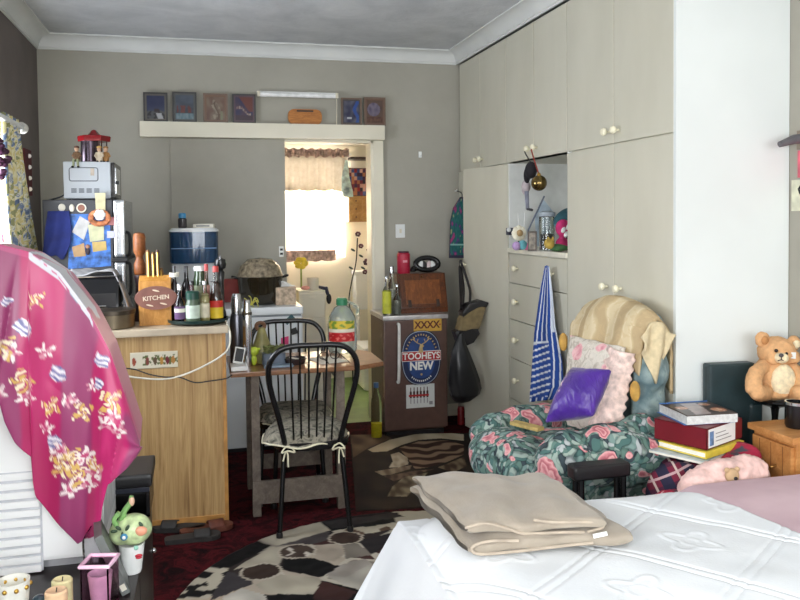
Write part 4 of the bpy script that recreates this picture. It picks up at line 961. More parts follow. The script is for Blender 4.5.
# ---- chairs (built round their own origin, backrest towards -y, then moved)
t = NT('faded_floral_cushion'); t.set(.9, 0, .2); v = t.coord(); a = t.noise(v, 22, 3, .6, .6)
t.col(t.ramp(a, [(.36, (74, 74, 66)), (.46, (132, 128, 114)), (.56, (158, 152, 136)), (.64, (96, 92, 88)), (.7, (150, 140, 126))])); cush = t.m
pipe = mat('cream_piping', (224, 218, 190), .8)
def make_chair():
    t = thing('dining_chair', 'chair', 'chair', (0, 0, 0), group='black bow-back dining chairs at the table')
    SZ = .435
    k = MB(); k.prism([(.19*math.copysign(abs(math.cos(a))**.6, math.cos(a)), .02+.19*math.copysign(abs(math.sin(a))**.6, math.sin(a))) for a in [2*PI*q/32 for q in range(32)]], .035, black, T(0, 0, SZ-.035), bev=.008); k.build('seat', t)
    def bowpt(x, z): return (x, -.145 - (z-.43)*.2, z)
    half = [(.13, .42), (.158, .55), (.192, .68), (.208, .77), (.200, .84), (.16, .892), (.10, .912), (0, .914)]
    pts = [bowpt(x, z) for x, z in half] + [bowpt(-x, z) for x, z in half[::-1][1:]]
    k = MB(); k.tube(spline(pts, 5), .0135, black, 12); k.build('back_bow', t)
    for i in range(6):
        xb = (i-2.5)*.036; xt = (i-2.5)*.043
        k = MB(); k.tube([bowpt(xb, SZ-.005), bowpt(xt, .913 - .012*(abs(i-2.5)/2.5)**2)], .0048, black, 8); k.build('spindle', t)
    for sx in (-1, 1):
        for nm, top, bot in (('leg', (.135, -.142, .42), (.168, -.20, .012)), ('leg', (.15, .16, .42), (.172, .205, .012))):
            k = MB(); k.tube([(sx*top[0], top[1], top[2]), (sx*bot[0], bot[1], bot[2])], .0125, black, 10); l = k.build(nm, t)
            k = MB(); k.lathe([(0, 0), (.015, 0), (.016, .02), (.013, .03), (0, .03)], blackp, (sx*bot[0], bot[1], .0)); k.build('rubber_tip', l)
    k = MB(); k.tube(spline([(-.135, -.138, .405), (0, -.15, .40), (.135, -.138, .405)], 6), .009, black, 8); k.build('rear_rail', t)
    # cushion
    def cu(u, v, s):
        a, b_ = 2*u-1, 2*v-1
        x = a*math.sqrt(1-b_*b_*.42)*.208 - .012 - .025*max(0, -a)*max(0, .4-b_); y = .025 + b_*math.sqrt(1-a*a*.42)*.20
        e = max(0, 1-max(abs(a), abs(b_))**3); d = max(abs(a), abs(b_))
        z = SZ+.006 + (.04*e**.6 if s > 0 else 0) - .035*max(0, d-.86)/.14*(.75+.25*math.sin(math.atan2(b_, a)*6)) + .006
        return (x, y, z)
    k = MB(); k.grid(lambda u, v: cu(u, v, 1), 28, 28, cush); g = k.grid(lambda u, v: cu(u, v, -1), 28, 28, cush); bmesh.ops.remove_doubles(k.bm, verts=k.bm.verts, dist=.0004)
    c = k.build('cushion', t)
    rim = [cu(i/24, 0, 1) for i in range(24)] + [cu(1, i/24, 1) for i in range(24)] + [cu(1-i/24, 1, 1) for i in range(24)] + [cu(0, 1-i/24, 1) for i in range(24)]
    k = MB(); k.tube(rim, .0045, pipe, 7, closed=True); k.build('piping', c)
    for sx in (-1, 1):
        k = MB()
        for pp in ([(.10, -.185, .42), (.128, -.172, .425), (.15, -.178, .40), (.125, -.18, .40), (.12, -.178, .33)], [(.10, -.185, .42), (.09, -.185, .40), (.128, -.178, .405), (.145, -.18, .36)]):
            k.tube(spline([(sx*p[0], p[1], p[2]) for p in pp], 6), .004, pipe, 6)
        k.build('tie', c)
    return t
ch = make_chair()
ch2 = copy_tree(ch)
ch.location = (.522, 3.935, 0); ch.rotation_euler.z = math.radians(-2)
ch['label'] = 'black bow-back chair at the near side of the table, its back towards the bed'
ch2.location = (.475, 4.385, 0); ch2.rotation_euler.z = math.radians(176)
ch2['label'] = 'black bow-back chair at the far side of the table, tucked under it before the freezer'

# ---- things on the table
c = at(241, 362, 4.24); zt = at(241, 294, 4.24).z
t = thing('vacuum_flask', 'tall dark steel flask in a grey sleeve on the table beside the counter', 'flask', (c.x, 4.26, TT)); h = zt-TT
k = MB(); k.lathe([(0, 0), (.034, 0), (.036, .01), (.036, h*.62), (.030, h*.7), (.03, h*.72), (0, h*.72)], mat('gunmetal', (96, 96, 102), .28, .85), (c.x-.018, 4.26, TT)); k.build('body', t)
k = MB(); k.lathe([(0, h*.72), (.026, h*.72), (.027, h*.92), (.02, h), (0, h)], steel, (c.x-.018, 4.26, TT)); k.build('cup', t)
t = thing('steel_shaker', 'slim polished steel cylinder standing next to the dark flask', 'flask', (c.x+.035, 4.2, TT)); h2 = at(247, 300, 4.2).z-TT
k = MB(); k.lathe([(0, 0), (.024, 0), (.025, .005), (.024, h2*.8), (.018, h2*.9), (.018, h2), (0, h2)], chrome, (c.x+.032, 4.2, TT)); k.build('body', t)
k = MB(); k.lathe([(.0262, h2*.78), (.0265, h2*.80), (.0262, h2*.82)], darksteel, (c.x+.032, 4.2, TT)); k.build('band', t)
t = thing('card_reader', 'white desk gadget with a dark slanted screen at the left end of the table', 'gadget', (.19, 4.12, TT))
k = MB(); k.box(.150, .232, 4.06, 4.18, TT+.001, TT+.024, white, bev=.004); k.build('base', t)
k = MB(); k.box(-.026, .026, -.006, .006, 0, .085, white, bev=.003, M=T(.187, 4.15, TT+.024) @ R(12, 'Y') @ R(-18, 'X')); s_ = k.build('screen_frame', t)
k = MB(); k.box(-.02, .02, -.0075, -.0058, .010, .077, black, M=T(.187, 4.15, TT+.024) @ R(12, 'Y') @ R(-18, 'X')); k.build('screen', s_)
p = at(262, 355, 4.28); zt = at(262, 321, 4.28).z; h = zt-TT
t = thing('pear_ornament', 'olive pear-shaped ornament with a brown ring top on the table', 'ornament', (p.x, 4.28, TT)); om_ = mat('olive_glaze', (138, 132, 82), .4, var=.15)
k = MB(); k.lathe([(0, 0), (.045, 0), (.058, h*.18), (.055, h*.34), (.034, h*.58), (.022, h*.76), (.018, h*.84), (0, h*.86)], om_, (p.x, 4.28, TT)); k.build('body', t)
k = MB(); k.tube([(p.x-.006+.022*math.cos(a*PI/8), 4.28, TT+h*.88+.018*math.sin(a*PI/8)) for a in range(16)], .010, mat('brown_ring', (112, 78, 54), .5), 8, closed=True); k.build('ring', t)
p = at(254, 347, 4.2)
t = thing('toy_bird', 'bright lime green plastic toy on the table beside the flasks', 'toy', (p.x, 4.2, TT)); lime = mat('lime_plastic', (184, 204, 60), .45)
k = MB(); k.ell((p.x, 4.2, TT+.03), (.014, .012, .03), lime, 10, 8); k.build('stand', t)
k = MB(); k.ell((p.x, 4.2, TT+.075), (.025, .02, .024), lime, 12, 8); k.ell((p.x+.022, 4.2, TT+.085), (.012, .01, .008), lime, 8, 6); k.ell((p.x-.02, 4.2, TT+.066), (.018, .008, .012), lime, 8, 6); k.build('head', t)
k = MB(); x0, x1 = at(262, 360, 4.22).x, at(285, 360, 4.22).x; zc = at(270, 348, 4.2).z
t = thing('planter_box', 'blue-grey square bowl of olive green sprigs on the table', 'bowl', ((x0+x1)/2, 4.22, TT)); bg = mat('blue_grey_plastic', (96, 108, 124), .35)
k.prism(rrect(x1-x0, .11, .02), .062, bg, T((x0+x1)/2, 4.22, TT+.001), bev=.005); k.build('bowl', t)
random.seed(11); k = MB()
for i in range(46): k.ell((lerp(x0+.01, x1-.01, random.random()), 4.22+random.uniform(-.045, .045), TT+.066+random.uniform(0, .03)), (.014, .010, .006), mat('sprig_olive', (112, 118, 70), .7, var=.3), 6, 5, R(random.uniform(-50, 50), 'Y'))
k.build('sprigs', t)
k = MB(); k.box(x0-.0, x1+.03, 4.09, 4.15, TT+.001, TT+.012, mat('blue_folder', (120, 138, 156), .4), bev=.003); tag(k.build('notebook'), 'flat blue-grey notebook lying before the square bowl', 'notebook')
p = at(295, 362, 4.19)
t = thing('ashtray', 'dark glass ashtray on the table behind the chair back', 'ashtray', (p.x, 4.19, TT))
k = MB(); k.lathe([(0, 0), (.05, 0), (.062, .03), (.055, .032), (.042, .012), (0, .01)], mat('smoky_brown_glass', (52, 42, 44), .1, spec=.8), (p.x, 4.19, TT+.001)); k.build('dish', t)
k = MB(); k.tube([(p.x-.03, 4.18, TT+.036), (p.x+.03, 4.2, TT+.02)], .004, paper, 7); k.build('cigarette', t)
k = MB(); k.box(-.075, .075, -.1, .1, 0, .002, paper, M=T(.665, 4.24, TT+.001) @ R(14, 'Z')); tag(k.build('paper_sheet'), 'white sheet of paper lying on the table', 'paper')
t = thing('eyeglasses', 'dark-rimmed spectacles lying on the white paper', 'glasses', (.68, 4.2, TT)); dk = mat('dark_rim', (62, 46, 40), .4)
k = MB()
for sx in (-.03, .03): k.tube([(.675+sx+.024*math.cos(a*PI/8), 4.24, TT+.026+.02*math.sin(a*PI/8)) for a in range(16)], .003, dk, 6, closed=True)
k.build('rims', t)
for sx in (-.055, .055):
    k = MB(); k.tube([(.675+sx, 4.24, TT+.03), (.70+sx, 4.13, TT+.012), (.705+sx, 4.115, TT+.006)], .003, dk, 6); k.build('arm', t)
# water jug
jy = 4.50; c = at(342.5, 350, jy); r = (at(357, 325, jy).x-at(328.5, 325, jy).x)/2; h = at(342, 298, jy).z-TT
t = thing('glass_jug', 'big clear jug with a green cap and fruit label at the table edge', 'jug', (c.x, jy, TT))
jg = glass('jug_plastic', (216, 226, 218), .12, ior=1.2, trans=.7)
k = MB(); k.lathe([(0, 0), (r*.95, 0), (r, .015), (r, h*.52), (r*.9, h*.66), (r*.55, h*.82), (r*.32, h*.86), (r*.32, h*.9), (0, h*.9)], jg, (c.x, jy, TT+.001), seg=28); k.build('bottle', t)
k = MB(); k.lathe([(r*.36, h*.87), (r*.4, h*.87), (r*.4, h*.97), (r*.3, h), (0, h)], mat('jug_green', (44, 122, 84), .4), (c.x, jy, TT+.001)); k.build('cap', t)
k = MB(); k.tube(spline([(c.x+r*.4, jy-.01, TT+h*.93), (c.x+r*1.0, jy-.03, TT+h*.84), (c.x+r*1.04, jy-.03, TT+h*.7)], 5), .008, jg, 8); k.build('handle', t)
def lab(u, v):
    if v < .45: return (190, 40, 44) if nz(u*9, v*9, 2) > -.25 else (226, 120, 110)
    if v > .6: return (222, 196, 70) if nz(u*6, v*7, 5) > -.1 else (120, 150, 60)
    return (230, 224, 206)
k = MB(); k.grid(lambda u, v: (c.x+(r+.001)*math.sin((u-.62)*2.1), jy-(r+.001)*math.cos((u-.62)*2.1), TT+h*lerp(.22, .6, v)), 30, 24, paint_gloss, paint=lab); k.build('label', t)

# ================================================================ BEER FRIDGE
BX0, BX1, BY0, BY1, BZ = 1.215, 1.665, 5.275, 5.70, .835
bf = thing('bar_fridge', 'brown bar fridge with beer stickers between the doorway and the wardrobe', 'fridge', ((BX0+BX1)/2, 5.48, 0))
brn = mat('brown_fridge', (92, 68, 60), .4, var=.05); brs = mat('brown_fridge_side', (84, 62, 52), .5, var=.06)
k = MB(); k.box(BX0, BX1, BY0+.045, BY1, .03, BZ-.03, brs, bev=.006); k.build('cabinet', bf)
k = MB(); k.box(BX0, BX1, BY0, BY0+.042, .05, BZ-.032, brn, bev=.008); d = k.build('door', bf)
k = MB(); k.box(BX0-.006, BX1+.006, BY0-.006, BY1, BZ-.03, BZ, mat('silver_top_trim', (196, 192, 190), .35, .5), bev=.006); k.build('worktop_trim', bf)
k = MB(); k.box(BX0+.02, BX1-.02, BY0+.03, BY1-.02, 0, .03, blackp); k.build('plinth', bf)
hx = at(398, 350, BY0).x; z0, z1 = at(396, 382, BY0).z, at(398, 324, BY0).z
k = MB(); k.tube(spline([(hx-.006, BY0-.004, z0), (hx-.004, BY0-.03, z0+.02), (hx, BY0-.032, (z0+z1)/2), (hx+.002, BY0-.03, z1-.02), (hx+.002, BY0-.004, z1)], 5), .011, mat('pale_grip', (222, 220, 216), .25), 10); k.build('handle', d)
FB = BY0-.0015
def onf(px, py): return sight(px, py, Y=BY0)
# XXXX plate
A, B = onf(413.5, 319), onf(441.5, 330.5); cx, cz = (A.x+B.x)/2, (A.z+B.z)/2
gd = mat('gold_sticker', (204, 160, 66), .4, var=.04); db = mat('dark_red_print', (92, 30, 24), .5); nv = mat('navy_print', (30, 44, 84), .4, var=.04); wp = mat('white_print', (236, 234, 228), .5, var=.02); rp = mat('red_print', (178, 40, 44), .45, var=.03); gp = mat('gold_print', (196, 166, 110), .45)
F = lambda y=0: T(0, FB-y, 0)
def stick(poly, m, y, th=.0012): 
    return lambda k: k.prism([(p[0], p[1]) for p in poly], th, m, T(cx, FB-y, cz) @ FACE_CAM)
k = MB(); k.prism(rrect(B.x-A.x, A.z-B.z, .006), .001, gd, T(cx, FB, cz) @ FACE_CAM)
k.text('XXXX', .068, T(cx-.004, FB-.0012, cz-.001) @ FACE_CAM, db, .0006, .0022, .92)
k.ell((B.x-.012, FB-.0012, cz), (.006, .0008, .006), rp, 8, 5)
o = k.build('gold_sticker', d); o['label'] = 'gold sticker reading XXXX'
A, B = onf(401, 331), onf(441, 384); cx, cz = (A.x+B.x)/2, (A.z+B.z)/2; rx, rz = (B.x-A.x)/2, (A.z-B.z)/2
def ov(sx, sz, n=48, p=.82): return [(sx*math.copysign(abs(math.cos(a))**p, math.cos(a)), sz*math.copysign(abs(math.sin(a))**p, math.sin(a))) for a in [2*PI*q/n for q in range(n)]]
k = MB()
k.prism(ov(rx, rz), .001, mat('black_print', (24, 26, 36), .4), T(cx, FB, cz) @ FACE_CAM)
k.prism(ov(rx*.96, rz*.965), .001, mat('silver_print', (170, 180, 196), .4), T(cx, FB-.0006, cz) @ FACE_CAM)
k.prism(ov(rx*.93, rz*.94), .001, nv, T(cx, FB-.0012, cz) @ FACE_CAM)
k.prism(ov(rx*.70, rz*.74), .001, mat('blue_print', (44, 72, 128), .4), T(cx, FB-.0018, cz) @ FACE_CAM)
# lettering round the rim, too small to read
for i in range(15):
    a = math.radians(155-130*i/14); k.box(-.004, .004, -.0004, .0004, -.006, .006, gp, M=T(cx+rx*.815*math.cos(a), FB-.0024, cz+rz*.84*math.sin(a)) @ R(-(math.degrees(a)-90), 'Y'))
for i in range(11):
    a = math.radians(235+70*i/10); k.box(-.0035, .0035, -.0004, .0004, -.006, .006, wp, M=T(cx+rx*.815*math.cos(a), FB-.0024, cz+rz*.84*math.sin(a)) @ R(-(math.degrees(a)-90), 'Y'))
# stag's head: neck, head, antlers
zb = cz+rz*.2
def yv(x, z): return (cx+x, FB-.003, zb+z)
k.tube([yv(-.004, .0), yv(-.002, .03), yv(.004, .055)], [.018, .013, .010], gp, 8); k.tube([yv(.002, .05), yv(.018, .04)], [.009, .005], gp, 8)
for sx in (-1, 1):
    k.tube(spline([yv(sx*.006, .056), yv(sx*.03, .068), yv(sx*.05, .088), yv(sx*.046, .104)], 4), .0035, gp, 6)
    k.tube([yv(sx*.03, .068), yv(sx*.022, .092)], .003, gp, 6); k.tube([yv(sx*.043, .08), yv(sx*.062, .094)], .003, gp, 6)
zr = cz+.035*rz/.18
k.prism(rrect(rx*1.98, rz*.36, .005), .001, wp, T(cx, FB-.0055, cz+rz*.07) @ FACE_CAM)
k.prism(rrect(rx*1.94, rz*.32, .005), .001, rp, T(cx, FB-.006, cz+rz*.07) @ FACE_CAM)
k.text('TOOHEYS', rz*.33, T(cx, FB-.0072, cz+rz*.065) @ FACE_CAM, wp, .0005, .0016, .93)
k.text('NEW', rz*.40, T(cx, FB-.0035, cz-rz*.30) @ FACE_CAM, wp, .0005, .003, .95)
k.ell((cx, FB-.003, cz-rz*.60), (.008, .0008, .008), gp, 8, 5)
o = k.build('oval_beer_sticker', d); o['label'] = 'navy oval sticker with a stag reading TOOHEYS NEW'
A, B = onf(406, 385), onf(434.5, 406.5); cx, cz = (A.x+B.x)/2, (A.z+B.z)/2; hw, hh = (B.x-A.x)/2, (A.z-B.z)/2
k = MB(); k.prism([(-hw, -hh), (hw, -hh), (hw, hh), (-hw, hh)], .001, mat('white_sheet', (214, 216, 214), .5, var=.02), T(cx, FB, cz) @ FACE_CAM)
for i in range(6):
    x = cx-hw*.68+i*hw*.235; bt_ = mat('brown_bottle_print', (70, 44, 40), .5)
    k.box(x-.007, x+.007, FB-.0022, FB-.001, cz-hh*.15, cz+hh*.42, bt_); k.box(x-.003, x+.003, FB-.0022, FB-.001, cz+hh*.42, cz+hh*.76, bt_)
    k.box(x-.0032, x+.0032, FB-.0022, FB-.001, cz-hh*.62, cz-hh*.2, mat('grey_lines', (150, 146, 150), .6))
k.box(cx-hw*.82, cx+hw*.6, FB-.0028, FB-.0016, cz-hh*.02, cz+hh*.14, rp)
k.box(cx+hw*.62, cx+hw*.86, FB-.002, FB-.001, cz-hh*.78, cz-hh*.5, mat('grey_lines', (150, 146, 150), .6))
o = k.build('beer_poster', d); o['label'] = 'white sheet with a row of six brown bottles and a red band'
# on the bar fridge
zB = BZ+.001
def botl(px, ytop, y, r, prof, gm, label, **kw): return bottle(px, ytop, y, r, prof, gm, label, zb=zB, group='bottles on the bar fridge', name='spirit_bottle', **kw)
botl(386.5, 276, 5.33, .030, SQ, gcl, 'clear bottle with a yellow-green label at the left edge of the bar fridge', lab=mat('citron_label', (198, 200, 60), .5), labz=(.05, .66), capm=steel, caph=.02)
botl(391.5, 266, 5.40, .034, SQ, gcl, 'taller clear bottle with a silver cap behind the yellow-green one on the bar fridge', capm=steel, caph=.05, liquid=(mat('grey_spirit', (178, 178, 170), .3), .6))
botl(397, 284, 5.335, .027, WINE, gcl, 'clear bottle with a grey cap in front of the wooden chest', capm=steel, caph=.02, liquid=(mat('smoke_spirit', (150, 150, 140), .3), .5))
a, c = at(398, 311, 5.42), at(446, 273, 5.42)
t = thing('wooden_chest', 'dark varnished wooden chest with a sloping panelled front on the bar fridge', 'chest', ((a.x+c.x)/2, 5.5, BZ))
vw = wood('varnished_wood', (66, 34, 18), (120, 66, 32), (6, 6, 2), .3, spec=.5); vw2 = wood('varnished_panel', (96, 52, 24), (150, 88, 42), (6, 6, 2), .3, spec=.5)
h = c.z-zB; SH = Matrix(((0,0,1,0),(1,0,0,0),(0,1,0,0),(0,0,0,1)))
k = MB(); k.prism([(-.07, 0), (.16, 0), (.16, h), (.0, h), (-.07, .03)], c.x-a.x, vw, T(a.x, 5.45, zB) @ SH, bev=.004); k.build('case', t)
th = math.degrees(math.atan2(.07, h-.03)); ln_ = math.hypot(.07, h-.03)
M0 = T((a.x+c.x)/2, 5.38, zB+.03) @ R(-th, 'X')
k = MB(); w = (c.x-a.x)/2; k.box(-w+.012, w-.012, -.012, -.001, .006, ln_-.008, vw, bev=.004, M=M0); l = k.build('flap', t)
k = MB(); k.box(-w+.05, w-.05, -.016, -.0115, .03, ln_-.05, vw2, bev=.004, M=M0); k.build('panel', l)
k = MB(); k.ell((0, -.018, ln_-.026), .008, mat('brass_stud', (120, 84, 44), .3, .7), 10, 8, None); k.bm.transform(M0); k.build('knob', l)
for sx in (-1, 1):
    k = MB(); k.box(sx*(w-.075)-.012, sx*(w-.075)+.012, -.0185, -.0155, .008, .06, mat('dark_hinge', (52, 34, 24), .4), bev=.003, M=M0); k.build('hinge', l)
zt = c.z+.001
a = at(397, 273, 5.5); q = at(410, 251, 5.5); cx = at(403.5, 262, 5.5).x; r = (q.x-at(397.5, 262, 5.5).x)/2
t = thing('drink_can', 'tall red can with a dark cap standing on the wooden chest', 'can', (cx, 5.5, zt)); h = q.z-zt
k = MB(); k.lathe([(0, 0), (r*.94, 0), (r, .008), (r, h*.86), (r*.8, h*.93), (0, h*.93)], mat('crimson', (176, 34, 62), .35, var=.05), (cx, 5.5, zt)); k.build('body', t)
k = MB(); k.lathe([(r*.82, h*.9), (r*.84, h*.98), (r*.7, h), (0, h)], mat('wine_dark_cap', (70, 24, 44), .4), (cx, 5.5, zt)); k.build('cap', t)
k = MB(); k.box(cx-.016, cx+.016, 5.5-r-.0015, 5.5-r+.002, zt+h*.5, zt+h*.6, mat('pale_pink_print', (222, 150, 160), .5)); k.build('printed_band', t)
cx = at(427, 264, 5.5).x; rz_ = (at(427, 256, 5.5).z-zt)/2; 
t = thing('round_dish', 'black-rimmed oval dish with white inner shapes lying against the wall on the wooden chest', 'dish', (cx, 5.5, zt))
k = MB(); k.tube([(cx+.085*math.cos(a*PI/12), 5.5+.012*math.sin(a*PI/12), zt+rz_+.003+(rz_-.016)*math.sin(a*PI/12)) for a in range(24)], .018, black, 10, closed=True); k.build('rim', t)
k = MB(); 
for i, (dx, m_) in enumerate(((-.045, white), (-.015, blackp), (.012, mat('pinkish_white', (216, 196, 196), .5)), (.045, white))): k.ell((cx+dx, 5.505, zt+rz_*.9), (.018, .012, rz_*.55), m_, 10, 8, R(20*(-1)**i, 'Y'))
k.build('filling', t)
k = MB(); k.tube(spline([(cx-.07, 5.5, zt+.035), (cx-.105, 5.49, zt+.03), (cx-.11, 5.485, zt+.012)], 4), .02, black, 8); k.build('handle', t)
# bottle of yellow liquid on the floor
yb = 5.3; p = sight(376.5, 420, Y=yb); r = .037
h = sight(379, 382, Y=yb).z
t = thing('plastic_bottle', 'plastic bottle with a blue cap and yellow liquid on the floor beside the bar fridge', 'bottle', (p.x, yb, 0))
pet_ = glass('bottle_plastic', (226, 234, 228), .06, ior=1.1)
k = MB(); k.lathe([(0, 0), (r*.9, 0), (r, .012), (r, h*.6), (r*.9, h*.7), (r*.4, h*.86), (r*.38, h*.93), (0, h*.93)], pet_, (p.x, yb, .001)); k.build('body', t)
k = MB(); k.lathe([(0, .006), (r*.86, .006), (r*.94, .016), (r*.94, h*.27), (0, h*.27)], mat('yellow_liquid', (214, 196, 40), .25), (p.x, yb, .001)); k.build('liquid', t)
k = MB(); k.lathe([(r*.45, h*.9), (r*.48, h*.91), (r*.48, h*.99), (0, h)], mat('blue_cap', (60, 92, 132), .4), (p.x, yb, .001)); k.build('cap', t)
k = MB(); k.lathe([(0, 0), (.025, 0), (.026, .11), (.02, .13), (0, .13)], mat('red_canister', (120, 22, 26), .35), at(461, 420, 5.48).to_tuple()[:2]+(.001,)); 
t2 = k.build('red_canister'); tag(t2, 'small dark red canister on the floor under the black bag', 'canister')
# ================================================================ LOW CABINET, COOLER AND SCARF (left foreground)
KT = .5; KX1 = -.183
lc = thing('low_cabinet', 'low black cabinet in the left foreground carrying the white cooler', 'cabinet', (-.58, 2.5, 0))
dkw = mat('black_brown_veneer', (34, 26, 26), .35, var=.15)
k = MB(); k.box(XL+.01, KX1+.004, 1.75, 3.1, KT-.03, KT, dkw, bev=.004); k.build('top', lc)
k = MB(); k.box(XL+.02, KX1-.01, 1.77, 3.09, .03, KT-.031, dkw, bev=.003); k.build('carcass', lc)
k = MB(); k.box(XL+.04, KX1-.03, 1.8, 3.06, 0, .03, blackp); k.build('plinth', lc)
for y0, y1 in ((1.79, 2.42), (2.44, 3.07)):
    k = MB(); k.box(KX1-.009, KX1+.0, y0, y1, .06, KT-.05, dkw, bev=.002); d = k.build('door', lc)
    k = MB(); k.ell((KX1+.006, y1-.06, .3), .01, chrome, 10, 8); k.build('knob', d)
# black speaker box with an open shelf
sp = thing('speaker_box', 'black box with rounded top and open shelf on the far end of the low cabinet', 'speaker', (-.24, 2.93, KT))
sx0, sx1 = -.318, -.165; zt = .645
k = MB(); k.box(sx0, sx1, 2.80, 3.04, .602, zt, blackp, bev=.016, seg=4); k.build('top', sp)
k = MB(); k.box(sx0, sx0+.012, 2.80, 3.03, KT+.001, .603, black); k.box(sx1-.02, sx1-.008, 2.80, 3.03, KT+.001, .603, black); k.box(sx0, sx1-.01, 3.015, 3.03, KT+.001, .603, black); k.box(sx0, sx1-.01, 2.8, 3.06, KT+.001, KT+.01, black); k.build('shell', sp)
k = MB(); k.box(sx0, sx1-.008, 2.796, 2.803, .588, .603, mat('dark_blue_strip', (34, 38, 50), .35), bev=.002); k.build('front_strip', sp)
# cooler
ac = thing('air_cooler', 'white upright cooler with a louvred grille, half under the pink scarf', 'cooler', (-.58, 2.6, KT))
AY0, AY1, AX0, AX1 = 2.44, 2.84, -.92, -.285
acw = mat('cooler_white', (238, 240, 240), .35, var=.015, scale=3)
pr = [(AX0, KT+.03), (AX1, KT+.03), (AX1, 1.02)] + [(AX1-.22*(1-math.cos(a)), 1.02+.24*math.sin(a)) for a in [PI/2*q/8 for q in range(1, 9)]] + [(AX0, 1.30)]
k = MB(); k.prism(pr, AY1-AY0, acw, T(0, AY1, 0) @ FACE_CAM, bev=.012); k.build('casing', ac)
k = MB(); k.box(AX0+.02, AX1-.02, AY0+.03, AY1-.02, KT+.001, KT+.032, mat('pale_grey_plastic', (170, 172, 176), .5)); k.build('base', ac)
A = sight(41, 470, Y=AY0); B = sight(41, 570, Y=AY0)
k = MB(); gx0, gx1, gz0, gz1 = AX0+.08, A.x, B.z, A.z
gm = mat('grille_recess', (196, 198, 204), .5)
k.box(gx0, gx1, AY0-.003, AY0+.002, gz0, gz1, gm)
n = 11
for i in range(n):
    z = lerp(gz0+.008, gz1-.012, i/(n-1)); k.box(gx0+.004, gx1-.004, AY0-.010, AY0-.002, z-.0095, z+.0095, acw, bev=.004, M=None)
k.build('louvre_grille', ac)
k = MB(); k.box(AX1-.0005, AX1+.003, AY0+.03, AY1-.03, KT+.08, 1.0, mat('pale_side_panel', (206, 208, 210), .4)); k.build('side_panel', ac)
# pink satin scarf: top edge follows the rounded shoulder, lower edge hangs in points
t = NT('magenta_satin'); t.set(.38, 0, .55); t.b.inputs['Sheen Weight'].default_value = .15
av = t.n('ShaderNodeAttribute'); av.attribute_name = 'paint'; t.col(av.outputs['Color']); satin = t.m
topz = [(-.95, 1.452), (-.526, 1.440), (-.451, 1.418), (-.375, 1.360), (-.299, 1.245), (-.248, 1.134), (-.21, 1.003), (-.175, .875), (-.17, .86)]
botz = [(-.95, 1.12)] + [(lambda p: (p.x, p.z))(sight(a_, b_, Y=2.385)) for a_, b_ in ((-6, 380), (1, 402), (6, 420), (18, 440), (34, 457))] + [(-.452, .80), (-.446, .735), (-.40, .655), (-.354, .585), (-.31, .607), (-.276, .628), (-.266, .70), (-.25, .765), (-.21, .80), (-.18, .84), (-.17, .858)]
def sc(u, v):
    """u runs along the cloth from the left to the right corner; v from the far edge over the top and down the front"""
    x = lerp(-.95, -.172, u**.92)
    tz, bz = interp(topz, x), interp(botz, x)
    if v < .3:
        q = v/.3; y = lerp(2.80, 2.425, q); z = tz - .03*(1-q)**2
        return (x - .02*(1-q), y, z)
    q = (v-.3)/.7; z = lerp(tz, bz, q)
    amp = .036*min(1, q*2.2)
    ph_ = u*21 + q*1.3 + 1.4*math.sin(u*5); fold = (.85*(2*abs(math.sin(ph_/2))**.8-1) + .22*math.sin(u*47+q*3)) * amp + .012*nz(u*5, q*3, 2)*min(1, q*2)
    y = 2.385 - .012*math.sin(q*PI) + fold - .022*q
    return (x + .007*math.cos(u*24+q)*q, y, z)
FL = []
random.seed(21)
# motifs: (pixel x, pixel y, radius px, kind)
for px, py, r, kd in [(25, 325, 14, 'b'), (47, 350, 10, 'w'), (58, 372, 11, 'b'), (103, 360, 12, 'b'), (70, 398, 9, 'w'), (83, 412, 11, 'g'), (92, 385, 8, 'w'), (100, 383, 8, 'b'), (112, 400, 14, 'g'), (120, 425, 10, 'w'), (78, 470, 17, 'g'), (62, 462, 13, 'g'), (95, 470, 12, 'w'), (70, 488, 11, 'w'), (86, 455, 12, 'w'), (114, 412, 9, 'w'), (52, 405, 10, 'g'), (16, 350, 10, 'w'), (88, 482, 12, 'w'), (55, 440, 9, 'b'), (47, 427, 8, 'w'), (5, 345, 14, 'g'), (25, 378, 12, 'g'), (10, 300, 8, 'b'), (38, 300, 8, 'g'), (28, 395, 10, 'w'), (108, 420, 9, 'w'), (60, 448, 10, 'w'), (2, 390, 8, 'w'), (70, 452, 9, 'g'), (95, 462, 8, 'g')]:
    p = sight(px, py, Y=2.40); FL.append((p.x, p.z, r*2.4/800*1.02, kd, random.uniform(0, 6)))
